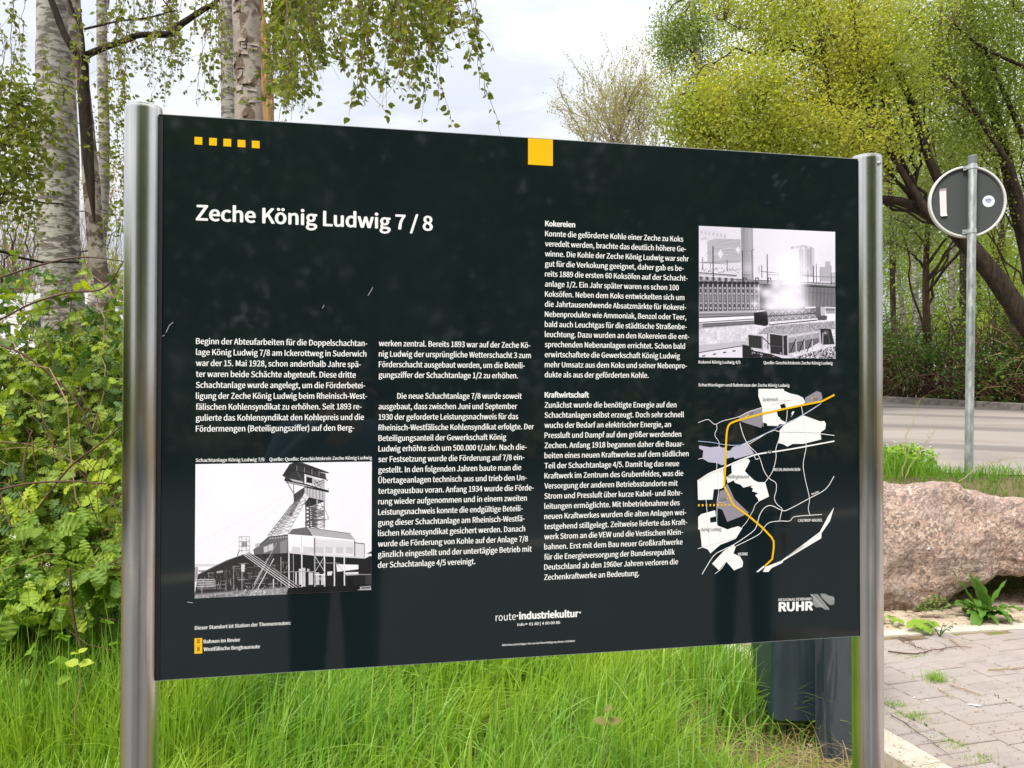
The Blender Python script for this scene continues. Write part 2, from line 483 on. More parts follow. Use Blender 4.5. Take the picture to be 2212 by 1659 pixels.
def text_uv(mb, text, u0, v0, u1, v1, cap, weight=0.02, slant=0.0, off=0.0, spacing=1.0):
    """text from (u0,v0) to (u1,v1) baseline, cap height in metres, weight = extra stroke as a share of cap height"""
    V, T = glyphs(text, spacing)
    if len(V) == 0: return
    x0, x1 = V[:, 0].min(), V[:, 0].max()
    s = cap / CAP
    wc = weight * cap; cap0 = cap; s = (cap - wc * .7) / CAP
    ln = math.hypot(u1 - u0, v1 - v0); kx = (ln - wc) / (x1 - x0)
    du, dv = (u1 - u0) / ln, (v1 - v0) / ln
    shifts = [(0, 0)] if weight <= 0 else [(-.5, -.25), (.5, .25), (0, 0)]
    if weight > .06: shifts = [(.5 * math.cos(a), .5 * math.sin(a)) for a in np.arange(8) * math.pi / 4] + [(0, 0)]
    if weight > .14: shifts = [(.5 * math.cos(a), .5 * math.sin(a)) for a in np.arange(14) * math.pi / 7] + [(.25 * math.cos(a), .25 * math.sin(a)) for a in np.arange(6) * math.pi / 3] + [(0, 0)]
    for k, (ax, ay) in enumerate(shifts):
        X = (V[:, 0] - x0) * kx + (ax + .5) * wc + slant * V[:, 1] * s
        Yy = V[:, 1] * s + wc * .35 + ay * wc * .7
        u = u0 + X * du + Yy * dv; v = v0 + X * dv - Yy * du
        W = np.c_[u, np.full(len(u), -(ZP[0] + off + k * 0.00001)), ZT - v]
        F = T.copy()
        a, b, c = W[F[:, 0]], W[F[:, 1]], W[F[:, 2]]
        fl = np.cross(b - a, c - a)[:, 1] > 0
        F[fl] = F[fl][:, ::-1]
        mb.add(W, F)
def text_px(mb, text, x0, y0, x1, y1, cap, **k):
    (u0, v0), (u1, v1) = UV([(x0, y0), (x1, y1)])
    text_uv(mb, text, u0, v0, u1, v1, cap, **k)

K = 1.8228
def block(name, lines, x0, ya, xb, yb, nlast, cap, weight=.055):
    """lines = [(index, text, right end in view px, optional left end)] ; (x0,ya) first and (xb,yb) last baseline start"""
    (ua, va), (ub, vb) = UV([(x0, ya), (xb, yb)])
    mb = MB()
    for ln in lines:
        i, t, rx = ln[:3]
        u0 = ua + (ub - ua) * i / nlast; v = va + (vb - va) * i / nlast
        if len(ln) > 3 and ln[3]: u0 = UV([(ln[3] * K, ya + (yb - ya) * i / nlast)])[0][0]
        # right end: find u where the line crosses that view column at height v
        f = lambda yy: UV([(rx * K, yy)])[0]
        yy = ya + (yb - ya) * i / nlast
        for _ in range(4):
            u1, v1 = f(yy); yy += (v - v1) * 2000
        wgt = .11 if (len(ln) > 4 and ln[4]) else weight
        text_uv(mb, t, u0, v, u1, v, cap, weight=wgt)
    return mb.build(name, M['print_white'], board)

capb = 24.0 / 3028 * 1.37
block('paragraph', [(i, t, r) for i, (t, r) in enumerate([
    ('Beginn der Abteufarbeiten für die Doppelschachtan-', 794), ('lage König Ludwig 7/8 am Ickerottweg in Suderwich', 792),
    ('war der 15. Mai 1928, schon anderthalb Jahre spä-', 780), ('ter waren beide Schächte abgeteuft. Diese dritte', 769),
    ('Schachtanlage wurde angelegt, um die Förderbetei-', 789), ('ligung der Zeche König Ludwig beim Rheinisch-West-', 793),
    ('fälischen Kohlensyndikat zu erhöhen. Seit 1893 re-', 781), ('gulierte das Kohlensyndikat den Kohlepreis und die', 786),
    ('Fördermengen (Beteiligungsziffer) auf den Berg-', 765)])], 773, 1357.4, 770.5, 1702.5, 8, capb)
block('paragraph', [(i, t, r) for i, (t, r) in enumerate([
    ('werken zentral. Bereits 1893 war auf der Zeche Kö-', 1146), ('nig Ludwig der ursprüngliche Wetterschacht 3 zum', 1147),
    ('Förderschacht ausgebaut worden, um die Beteili-', 1134), ('gungsziffer der Schachtanlage 1/2 zu erhöhen.', 1119)])],
    1492.5, 1363.5, 1484.5, 2237, 21, capb)
block('paragraph', [(5 + i, t, r, 858 if i == 0 else None) for i, (t, r) in enumerate([
    ('Die neue Schachtanlage 7/8 wurde soweit', 1127), ('ausgebaut, dass zwischen Juni und September', 1117),
    ('1930 der geforderte Leistungsnachweis für das', 1119), ('Rheinisch-Westfälische Kohlensyndikat erfolgte. Der', 1153),
    ('Beteiligungsanteil der Gewerkschaft König', 1093), ('Ludwig erhöhte sich um 500.000 t/Jahr. Nach die-', 1137),
    ('ser Festsetzung wurde die Förderung auf 7/8 ein-', 1132), ('gestellt. In den folgenden Jahren baute man die', 1125),
    ('Übertageanlagen technisch aus und trieb den Un-', 1137), ('tertageausbau voran. Anfang 1934 wurde die Förde-', 1152),
    ('rung wieder aufgenommen und in einem zweiten', 1137), ('Leistungsnachweis konnte die endgültige Beteili-', 1128),
    ('gung dieser Schachtanlage am Rheinisch-Westfä-', 1132), ('lischen Kohlensyndikat gesichert werden. Danach', 1133),
    ('wurde die Förderung von Kohle auf der Anlage 7/8', 1139), ('gänzlich eingestellt und der untertägige Betrieb mit', 1147),
    ('der Schachtanlage 4/5 vereinigt.', 1025)])], 1492.5, 1363.5, 1484.5, 2237, 21, capb)
block('paragraph', [(i, t, r, None, i == 0) for i, (t, r) in enumerate([
    ('Kokereien', 1244), ('Konnte die geförderte Kohle einer Zeche zu Koks', 1477), ('veredelt werden, brachte das deutlich höhere Ge-', 1483),
    ('winne. Die Kohle der Zeche König Ludwig war sehr', 1489), ('gut für die Verkokung geeignet, daher gab es be-', 1478),
    ('reits 1889 die ersten 60 Koksöfen auf der Schacht-', 1486), ('anlage 1/2. Ein Jahr später waren es schon 100', 1467),
    ('Koksöfen. Neben dem Koks entwickelten sich um', 1479), ('die Jahrtausendwende Absatzmärkte für Kokerei-', 1483),
    ('Nebenprodukte wie Ammoniak, Benzol oder Teer,', 1483), ('bald auch Leuchtgas für die städtische Straßenbe-', 1484),
    ('leuchtung. Dazu wurden an den Kokereien die ent-', 1489), ('sprechenden Nebenanlagen errichtet. Schon bald', 1480),
    ('erwirtschaftete die Gewerkschaft König Ludwig', 1469), ('mehr Umsatz aus dem Koks und seiner Nebenpro-', 1484),
    ('dukte als aus der geförderten Kohle.', 1401)])], 2149, 890, 2139, 2283, 35, capb)
block('paragraph', [(17 + i, t, r, None, i == 0) for i, (t, r) in enumerate([
    ('Kraftwirtschaft', 1272), ('Zunächst wurde die benötigte Energie auf den', 1461), ('Schachtanlagen selbst erzeugt. Doch sehr schnell', 1477),
    ('wuchs der Bedarf an elektrischer Energie, an', 1449), ('Pressluft und Dampf auf den größer werdenden', 1471),
    ('Zechen. Anfang 1918 begannen daher die Bauar-', 1477), ('beiten eines neuen Kraftwerkes auf dem südlichen', 1487),
    ('Teil der Schachtanlage 4/5. Damit lag das neue', 1466), ('Kraftwerk im Zentrum des Grubenfeldes, was die', 1475),
    ('Versorgung der anderen Betriebsstandorte mit', 1463), ('Strom und Pressluft über kurze Kabel- und Rohr-', 1473),
    ('leitungen ermöglichte. Mit Inbetriebnahme des', 1467), ('neuen Kraftwerkes wurden die alten Anlagen wei-', 1481),
    ('testgehend stillgelegt. Zeitweise lieferte das Kraft-', 1483), ('werk Strom an die VEW und die Vestischen Klein-', 1474),
    ('bahnen. Erst mit dem Bau neuer Großkraftwerke', 1473), ('für die Energieversorgung der Bundesrepublik', 1456),
    ('Deutschland ab den 1960er Jahren verloren die', 1463), ('Zechenkraftwerke an Bedeutung.', 1379)])], 2149, 890, 2139, 2283, 35, capb)

mb = MB(); text_px(mb, 'Zeche König Ludwig 7 / 8', 774.7, 870.7, 1707.4, 910, 62.0 / 3028 * 1.38, weight=.085)
mb.build('heading', M['print_white'], board)

def quad_px(mb, pts, off=0.0): face(mb, UV(pts), off)
for x0, x1, y0, y1 in ((771.7, 802, 542, 573.6), (829.4, 859.2, 545.5, 577), (885.3, 915.7, 549, 580.5), (941.2, 971.6, 553, 583.5), (997.1, 1027.5, 556.6, 587)):
    (ua, va), (ub, vb) = UV([(x0, y0), (x1, y1)])
    mb = MB(); face(mb, [(ua, va), (ub, va), (ub, vb), (ua, vb)]); mb.build('yellow_square', M['print_yellow'], board)
(ua, va), (ub, vb) = UV([(2083.5, 550.5), (2180.7, 653)])
mb = MB(); face(mb, [(ua, 0.0005), (ub, 0.0005), (ub, vb), (ua, vb)]); mb.build('large_yellow_square', M['print_yellow'], board)

cs = 13.5 / 3028 * 1.40
def one(name, items, cap=cs, weight=.06, mt='print_white'):
    for it in items:
        mb = MB(); text_px(mb, *it, cap, weight=weight); o = mb.build(name, M[mt], board)
    return o
one('caption', [('Schachtanlage König Ludwig 7/8', 769.5, 1821.5, 1040, 1817.5), ('Quelle: Quelle: Geschichtskreis Zeche König Ludwig', 1059.5, 1817, 1463.5, 1809)])
one('caption', [('Kokerei König Ludwig 4/5', 2750.6, 1428.5, 2915.8, 1429.5), ('Quelle: Geschichtskreis Zeche König Ludwig', 3006.4, 1430.5, 3279.2, 1431.5)])
one('caption', [('Schachtanlagen und Bahntrasse der Zeche König Ludwig', 2749.4, 1518.4, 3108.5, 1519.5)])
one('footer_line', [('Dieser Standort ist Station der Themenrouten:', 762.6, 2482.6, 1139.9, 2461)], 14.5 / 3028 * 1.38)
for num, yy, nm, xe in (('15', (823, 870), 'Bahnen im Revier', 1549), ('16', (874, 920), 'Westfälische Bergbauroute', 1676)):
    (ua, va), (ub, vb) = UV([(1252 / 1.6458, 2016 + yy[0] / 1.6458), (1302 / 1.6458, 2016 + yy[1] / 1.6458)])
    mb = MB(); face(mb, [(ua, va), (ub, va), (ub, vb), (ua, vb)]); sq = mb.build('route_number', M['print_yellow'], board)
    mb = MB(); text_uv(mb, num, ua + .004, vb - .0050, ub - .004, vb - .0050, (vb - va) * .52, weight=.10, off=.0003); mb.build('digits', M['print_orange_ink'], sq)
    yb = 2016 + (yy[1] - 14) / 1.6458
    one('route_name', [(nm, 1311 / 1.6458, yb, xe / 1.6458, yb - (xe - 1311) / 1.6458 * .055)], 14.5 / 3028 * 1.38)
e = lambda x, y: (1344 + x / 1.6458, 2016 + y / 1.6458)
mb = MB()
text_px(mb, 'route', *e(993, 706), *e(1124, 697), 29 / 3028 * 1.45, weight=0.0)
text_px(mb, 'industriekultur', *e(1144, 696), *e(1531, 678), 29 / 3028 * 1.45, weight=.13)
for cx, cy in ((1134, 671), (1541, 649)):
    a = 5
    quad_px(mb, [e(cx - a, cy - a), e(cx + a, cy - a), e(cx + a, cy + a), e(cx - a, cy + a)])
mb.build('logo', M['print_white'], board)
mb = MB()
text_px(mb, 'Info', *e(1134, 738), *e(1180, 736), 11.5 / 3028 * 1.45, weight=.06)
quad_px(mb, [e(1187, 718), e(1203, 724), e(1187, 730)])
text_px(mb, '01 80 | 4 00 00 86', *e(1210, 734), *e(1411, 723), 11.5 / 3028 * 1.45, weight=.06)
mb.build('phone_line', M['print_white'], board)
mb = MB(); text_px(mb, 'Bitte benachrichtigen Sie uns bei Beschädigung dieses Schildes!', *e(1035, 868), *e(1506, 839), 7.6 / 3028 * 1.45, weight=.05)
mb.build('small_print', M['print_white'], board)
# regional association logo
g = lambda x, y: (3040 + x / 8.193, 2320 + y / 8.193)
mb = MB()
text_px(mb, 'REGIONALVERBAND', *g(178, 363), *g(1245, 322), 88 / 8.193 / 3028 * 1.6, weight=.03)
text_px(mb, 'RUHR', *g(178, 700), *g(1290, 655), 300 / 8.193 / 3028 * 1.6, weight=.17)
for x0, y0, x1, y1 in ((1215, 130, 1600, 545), (1275, 130, 1690, 630), (1345, 125, 1750, 628), (1410, 125, 1812, 625), (1535, 118, 1925, 462), (1600, 116, 1980, 445),
                       (1670, 110, 1980, 375), (1815, 195, 1980, 310), (1880, 190, 1975, 270), (1285, 275, 1545, 550), (1287, 345, 1480, 552), (1287, 420, 1415, 558), (1550, 205, 1865, 470)):
    stroke(mb, UV([g(x0, y0), g(x1, y1)]), .00095)
mb.build('association_logo', M['print_white'], board)

# ---------------- map print
q = lambda x, y: (2730 + x / 2.1, 1500 + y / 2.1)
mp_root_mb = MB()
def qp(pts): return UV([q(*p) for p in pts])
AREAS_W = [[(537, 58), (745, 58), (752, 75), (800, 95), (860, 108), (905, 130), (925, 165), (905, 188), (768, 216), (752, 178), (715, 190), (725, 222), (690, 248), (697, 285), (715, 295), (717, 310), (765, 335), (760, 350), (705, 350), (700, 365), (610, 362), (607, 345), (572, 335), (568, 210), (537, 120)],
           [(905, 275), (1045, 325), (1080, 322), (1095, 345), (1088, 390), (1050, 415), (1055, 475), (905, 512), (820, 512), (775, 535), (740, 515), (695, 505), (710, 450), (712, 400), (735, 370), (760, 345)],
           [(30, 815), (120, 765), (245, 710), (250, 870), (225, 885), (165, 890), (155, 975), (35, 978)],
           [(310, 680), (390, 645), (450, 635), (465, 655), (450, 685), (422, 738), (450, 768), (500, 815), (535, 830), (590, 830), (622, 948), (535, 990), (530, 965), (508, 940), (530, 920), (482, 905), (490, 885), (470, 870), (488, 855), (410, 875), (385, 850), (340, 835), (330, 815), (280, 838), (268, 790), (315, 755)],
           [(60, 1095), (175, 1063), (182, 1112), (132, 1125), (135, 1165), (190, 1160), (195, 1190), (280, 1222), (300, 1212), (365, 1195), (400, 1210), (345, 1298), (215, 1350), (135, 1420), (112, 1385), (65, 1370), (50, 1225), (35, 1220), (35, 1120)],
           [(325, 1345), (345, 1365), (325, 1420), (380, 1445), (405, 1490), (400, 1530), (330, 1560), (265, 1485), (205, 1560), (148, 1505), (245, 1400)],
           [(1160, 1035), (1125, 1150), (1055, 1250), (1053, 1292), (735, 1482), (733, 1495), (640, 1540), (615, 1572), (568, 1572), (590, 1530), (720, 1480), (1040, 1240), (1110, 1110)],
           [(512, 1573), (575, 1520), (590, 1528), (530, 1573)],
           [(800, 288), (815, 282), (835, 245), (820, 243), (808, 262), (818, 275)]]
for a in AREAS_W:
    mb = MB(); face(mb, qp(a)); mb.build('town_area', M['print_white'], board)
mb = MB()
for a in ([(45, 527), (140, 542), (210, 535), (240, 545), (270, 540), (275, 570), (300, 570), (325, 540), (400, 518), (445, 510), (500, 595), (340, 640), (330, 622), (270, 635), (268, 680), (235, 690), (190, 672), (122, 665), (72, 635), (80, 570), (45, 552)],):
    face(mb, qp(a))
mb.build('pale_area', M['print_lilac'], board)
mb = MB()
for a in ([(370, 290), (450, 250), (568, 212), (572, 330), (560, 382), (410, 335), (385, 325)],
          [(922, 130), (1020, 75), (1055, 88), (1068, 140), (1035, 160), (925, 178)],
          [(275, 838), (335, 970), (455, 1085), (400, 1110), (275, 1158), (235, 1058), (195, 1045), (198, 965), (215, 905), (250, 893)]):
    mb = MB(); face(mb, qp(a), .0002); mb.build('mine_area', M['print_grey'], board)
ROADS = [([(37, 340), (80, 322), (125, 314), (175, 352), (240, 325), (370, 290), (450, 250), (565, 212)], 5),
         ([(190, 352), (192, 390), (175, 440), (208, 498), (208, 550)], 5),
         ([(37, 492), (150, 502), (250, 520), (370, 525), (445, 503), (650, 405), (710, 410), (905, 412), (1050, 428), (1163, 442)], 6),
         ([(450, 520), (640, 405), (860, 295), (960, 240), (1055, 178)], 5),
         ([(382, 340), (400, 410), (420, 465), (455, 525), (520, 590), (548, 635), (580, 735), (625, 800), (678, 835), (680, 900), (665, 960), (685, 1010), (728, 1048), (720, 1090), (708, 1145)], 6),
         ([(775, 235), (770, 300), (760, 345)], 6), ([(890, 195), (903, 270), (915, 420), (930, 530), (905, 680), (920, 800), (955, 960), (945, 1045), (958, 1100)], 6),
         ([(715, 455), (680, 550), (680, 630), (650, 740), (590, 830)], 6),
         ([(190, 670), (190, 800), (205, 900), (192, 1000), (188, 1200)], 5), ([(97, 920), (108, 1080)], 5), ([(37, 640), (75, 632)], 5),
         ([(535, 990), (505, 1020), (490, 1060), (440, 1150), (395, 1205)], 5),
         ([(1160, 778), (1090, 885), (958, 960), (800, 1045), (735, 1065), (640, 1022), (580, 1045), (540, 1110), (515, 1200), (470, 1250), (330, 1345), (240, 1390), (160, 1440), (65, 1592)], 7),
         ([(1058, 1095), (960, 1102), (830, 1115), (790, 1150), (710, 1150), (620, 1165), (570, 1215), (530, 1265), (345, 1360)], 6),
         ([(265, 1485), (225, 1545), (172, 1588)], 5), ([(30, 1382), (65, 1370)], 5),
         ([(500, 612), (515, 640), (540, 632)], 6), ([(575, 372), (572, 335)], 3)]
mb = MB()
for pts, wd in ROADS: stroke(mb, smooth_path(qp(pts), 40), wd * .00021, .0003)
mb.build('road_lines', M['print_white'], board)
mb = MB()
for pts in ([(650, 150), (810, 150)], [(730, 60), (765, 215)], [(840, 105), (893, 195)], [(720, 415), (1045, 418)], [(905, 280), (925, 510)], [(640, 190), (845, 140)],
            [(100, 1095), (135, 1380)], [(190, 1200), (230, 1340)], [(65, 1368), (350, 1290)], [(270, 1370), (325, 1500)], [(200, 740), (200, 890)]):
    stroke(mb, qp(pts), .0006, .0004)
mb.build('side_street_lines', M['road_line'], board)
mb = MB()
stroke(mb, smooth_path(qp([(35, 820), (130, 758), (245, 710), (380, 650), (520, 600), (700, 572), (860, 545), (1163, 488)]), 50), .0028, .0005)
mb.build('motorway_line', M['print_white'], board)
mb = MB()
stroke(mb, smooth_path(qp([(37, 492), (150, 502), (250, 520), (370, 525), (445, 495), (760, 345), (905, 268), (1055, 175)]), 60), .0008, .0005)
mb.build('railway_line', M['print_blue'], board)
mb = MB()
stroke(mb, qp([(1165, 106), (1060, 160), (895, 192), (570, 262), (345, 325)]), .0040, .0006)
stroke(mb, smooth_path(qp([(345, 325), (300, 348), (280, 385), (270, 460), (262, 640), (250, 870)]), 24), .0040, .0006)
stroke(mb, qp([(250, 862), (325, 1018), (350, 1038), (460, 1115), (570, 1210), (640, 1285), (658, 1320), (658, 1370), (645, 1465), (585, 1522)]), .0040, .0006)
mb.build('freight_route_line', M['print_yellow'], board)
mb = MB()
for k in range(9):
    cx, cy = 40 + k * 31.5, 1022 - k * .5
    quad = [(cx - 7, cy - 9), (cx + 7, cy - 9), (cx + 7, cy + 9), (cx - 7, cy + 9)]; face(mb, qp(quad), .0006)
for cx, cy in ((430, 288), (448, 280), (977, 135), (1007, 122), (275, 965), (215, 1000), (240, 1000)):
    face(mb, qp([(cx - 8, cy), (cx, cy - 8), (cx + 8, cy), (cx, cy + 8)]), .0006)
mb.build('shaft_marks', M['print_yellow'], board)
mb = MB(); face(mb, qp([(603, 568), (645, 564), (647, 592), (605, 597)]), .0007); sg = mb.build('motorway_badge', M['print_dark'], board)
mb = MB(); text_px(mb, 'A2', *q(610, 592), *q(640, 589), .0052, weight=.03, off=.0009); mb.build('digits', M['print_white'], sg)
mb = MB()
for t, x0, y0, x1, y1, c in (('RECKLINGHAUSEN', 660, 737, 877, 735, .0058), ('CASTROP-RAUXEL', 858, 1157, 1062, 1153, .0058), ('HERNE', 362, 1437, 443, 1434, .0058), ('Emscher', 975, 937, 1035, 912, .0045)):
    text_px(mb, t, *q(x0, y0), *q(x1, y1), c, weight=.05, off=.0009)
mb.build('place_names', M['print_white'], board)
mb = MB()
for t, x0, y0, x1, y1, c in (('Suderwich', 568, 158, 694, 155, .0068), ('Röllinghausen', 278, 797, 452, 795, .0068), ('König Ludwig', 58, 1235, 223, 1230, .0068), ('7/8', 990, 153, 1022, 150, .005),
                             ('4/5', 463, 272, 494, 269, .005), ('1/2/6', 210, 984, 265, 981, .0055), ('Rhein-Herne-Kanal', 780, 1442, 905, 1358, .0036)):
    text_px(mb, t, *q(x0, y0), *q(x1, y1), c, weight=.01, slant=.18, off=.0009)
mb.build('district_names', M['print_ink'], board)
# small scratches on the face
mat_scratch = mat('scratch_white', (.45, .45, .45), .6)
for a, b, c, d in ((640, 1327, 650, 1322), (655, 1312, 668, 1284), (668, 1284, 684, 1271), (1450, 1165, 1470, 1132), (733, 2373, 755, 2376), (1270, 1215, 1278, 1202)):
    mb = MB(); stroke(mb, UV([(a, b), ((a + c) / 2 + 1, (b + d) / 2), (c, d)]), .0009); mb.build('scratch', mat_scratch, board)

# ================================================================ the two archive photographs printed on the board (drawn here, pixel by pixel)
class Pic:
    def __init__(s, w, h, f, bgv=.93, seed=3):
        s.w, s.h = w, h; s.a = np.full((h, w), bgv, float); s.f = f; s.r = np.random.default_rng(seed)
        s.yy, s.xx = np.mgrid[0:h, 0:w] + .5
    def poly(s, pts, v, al=1.0, raw=False):
        p = np.asarray(pts, float) if raw else s.f(pts)
        x0, y0 = np.floor(p.min(0)).astype(int) - 1; x1, y1 = np.ceil(p.max(0)).astype(int) + 1
        x0 = max(x0, 0); y0 = max(y0, 0); x1 = min(x1, s.w); y1 = min(y1, s.h)
        if x1 <= x0 or y1 <= y0: return
        acc = np.zeros((y1 - y0, x1 - x0))
        for dx, dy in ((.25, .25), (.75, .25), (.25, .75), (.75, .75)):
            X = np.arange(x0, x1)[None, :] + dx; Y = np.arange(y0, y1)[:, None] + dy
            ins = np.zeros(acc.shape, bool)
            for i in range(len(p)):
                ax, ay = p[i]; bx, by = p[(i + 1) % len(p)]
                if ay == by: continue
                c = ((ay > Y) != (by > Y)) & (X < (bx - ax) * (Y - ay) / (by - ay) + ax)
                ins ^= c
            acc += ins * .25
        acc *= al
        s.a[y0:y1, x0:x1] = s.a[y0:y1, x0:x1] * (1 - acc) + v * acc
    def line(s, pts, v, wd=2.0, al=1.0):
        p = s.f(pts)
        for a, b in zip(p[:-1], p[1:]):
            d = b - a; n = np.array([-d[1], d[0]]) / (np.linalg.norm(d) + 1e-9) * wd / 2; e = d / (np.linalg.norm(d) + 1e-9) * wd * .2
            s.poly([a + n - e, b + n + e, b - n + e, a - n - e], v, al, raw=True)
    def puff(s, x, y, r, v, al=.6, sx=1.0):
        c = s.f([(x, y)])[0]; rr = r
        d = np.exp(-(((s.xx - c[0]) / (rr * sx)) ** 2 + ((s.yy - c[1]) / rr) ** 2))
        k = al * d
        s.a = s.a * (1 - k) + v * k
    def fnoise(s, cell):
        gh, gw = int(s.h / cell) + 3, int(s.w / cell) + 3
        g = s.r.random((gh, gw)); Y = s.yy / cell; X = s.xx / cell
        i = Y.astype(int); j = X.astype(int); fy = Y - i; fx = X - j; fy = fy * fy * (3 - 2 * fy); fx = fx * fx * (3 - 2 * fx)
        return (g[i, j] * (1 - fx) + g[i, j + 1] * fx) * (1 - fy) + (g[i + 1, j] * (1 - fx) + g[i + 1, j + 1] * fx) * fy
    def image(s, name, tint=(1, .985, 1.02)):
        a = np.clip(s.a, 0, 1)[::-1]
        px = np.ones((s.h, s.w, 4), np.float32)
        for k in range(3): px[..., k] = np.clip(a * tint[k], 0, 1)
        im = bpy.data.images.new(name, s.w, s.h); im.pixels.foreach_set(px.ravel()); im.update(); im.pack()
        return im

def photo_object(name, im, corners):
    c = UV(corners)
    u0, u1 = (c[0][0] + c[3][0]) / 2, (c[1][0] + c[2][0]) / 2; v0, v1 = (c[0][1] + c[1][1]) / 2, (c[2][1] + c[3][1]) / 2
    me = bpy.data.meshes.new(name)
    me.from_pydata([(u0, -ZP[0], ZT - v1), (u1, -ZP[0], ZT - v1), (u1, -ZP[0], ZT - v0), (u0, -ZP[0], ZT - v0)], [], [(0, 1, 2, 3)])
    uv = me.uv_layers.new(name='UVMap')
    for i, t in enumerate(((0, 0), (1, 0), (1, 1), (0, 1))): uv.data[i].uv = t
    m = gloss_print(name + '_print', (.8, .8, .8))
    tx = N(m, 'ShaderNodeTexImage'); tx.image = im; tx.interpolation = 'Cubic'
    L(m, mixc(m, 1.0, tx.outputs['Color'], (.99, .99, .99), 'MULTIPLY'), bsdf(m).inputs['Base Color'])
    return link(name, me, board, [m])

W1, H1 = 900, 676
f1 = hom([(80, 88), (2068, 48), (2053, 1496), (65, 1605)], [(0, 0), (W1, 0), (W1, H1), (0, H1)])
p = Pic(W1, H1, f1, .94)
p.a -= .03 * p.fnoise(160)
r = p.r
D, G_, LG = .10, .45, .72
p.line([(90, 985), (700, 660), (1150, 410)], .78, 1.2); p.line([(110, 1270), (650, 860), (1180, 440)], .80, 1.0)
# far left sheds
p.poly([(70, 1215), (330, 1215), (330, 1245), (70, 1245)], .8); p.poly([(70, 1250), (105, 1250), (105, 1420), (70, 1420)], .6); p.poly([(110, 1290), (320, 1280), (320, 1300), (110, 1305)], .45)
# headframe roof and cabin
p.poly([(1060, 213), (1145, 82), (1190, 65), (1290, 66), (1590, 175), (1545, 182), (1480, 165), (1230, 125), (1225, 155), (1100, 235)], .17)
p.poly([(1225, 100), (1550, 190), (1560, 265), (1310, 210), (1230, 170)], .22)
p.poly([(1100, 215), (1230, 150), (1310, 200), (1310, 310), (1110, 262), (1080, 268)], .2)
p.poly([(1140, 245), (1300, 280), (1300, 300), (1180, 275)], .75)
p.line([(1230, 125), (1580, 180)], .15, 4); p.line([(1230, 160), (1570, 262)], .12, 5)
for x in (1225, 1310, 1395, 1475, 1545): p.line([(x, 100 + (x - 1225) * .22), (x, 155 + (x - 1225) * .25)], .6, 2.5)
p.line([(1310, 200), (1555, 262)], .85, 5); p.poly([(1330, 222), (1405, 238), (1405, 300), (1330, 290)], .12); p.poly([(1405, 240), (1540, 270), (1540, 360), (1405, 320)], .70)
p.line([(1318, 200), (1318, 330)], .9, 6); p.line([(1540, 265), (1540, 370)], .85, 5); p.line([(1400, 240), (1400, 330)], .8, 3)
p.line([(1420, 300), (1530, 260)], .3, 4); p.line([(1430, 340), (1540, 280)], .35, 3); p.line([(1420, 260), (1500, 350)], .35, 3)
for k in range(8): p.line([(1330 + k * 15, 300), (1345 + k * 15, 335)], .9 if k % 2 else .3, 2)
p.line([(1090, 265), (1310, 310), (1580, 385)], .1, 7); p.line([(1100, 285), (1310, 330)], .2, 4)
p.line([(1110, 280), (1190, 420)], .3, 4); p.line([(1230, 170), (1310, 310)], .35, 4); p.line([(1188, 310), (1188, 420)], .4, 4); p.line([(1130, 360), (1250, 345)], .8, 2)
p.poly([(1185, 425), (1310, 340), (1312, 415), (1245, 540), (1190, 505)], .22)
for k in range(6): p.line([(1200 + k * 20, 425 - k * 13), (1200 + k * 20, 500 - k * 12)], .35, 2)
p.poly([(1312, 335), (1548, 385), (1545, 492), (1360, 455), (1312, 410)], .74)
for x in (1340, 1370, 1405, 1440, 1480, 1515): p.line([(x, 340 + (x - 1312) * .2), (x, 440 + (x - 1312) * .22)], .35, 3)
p.line([(1312, 335), (1580, 392)], .1, 7); p.line([(1560, 350), (1580, 352), (1578, 385)], .6, 2)
p.poly([(1310, 405), (1360, 455), (1325, 490), (1285, 450)], .85); p.line([(1290, 450), (1325, 490)], .3, 2)
p.poly([(1360, 455), (1545, 495), (1430, 540), (1330, 560), (1305, 530)], .16)
p.poly([(1190, 505), (1250, 480), (1225, 550), (1170, 545)], .25)
# tower shaft
for x in (1325, 1365, 1450, 1530): p.line([(x, 500), (x, 800)], .25 if x < 1500 else .5, 7 if x != 1450 else 8)
p.line([(1450, 480), (1450, 800)], .75, 5)
for y in range(560, 800, 42):
    p.line([(1325, y), (1450, y - 15)], .3, 4); p.line([(1450, y - 15), (1535, y + 5)], .55, 4)
    p.line([(1325, y), (1450, y + 30)], .28, 4); p.line([(1325, y + 40), (1450, y - 10)], .28, 4); p.line([(1450, y), (1535, y + 42)], .75, 3); p.line([(1535, y), (1450, y + 42)], .3, 3)
p.poly([(1380, 560), (1440, 560), (1440, 790), (1390, 790)], .22, .7); p.poly([(1460, 600), (1525, 600), (1520, 660), (1460, 680)], .3, .6)
p.poly([(1300, 745), (1400, 700), (1580, 700), (1540, 715), (1400, 715), (1330, 755)], .3); p.line([(1420, 690), (1580, 705), (1570, 670)], .7, 3)
p.line([(1460, 490), (1535, 580), (1580, 690)], .5, 3)
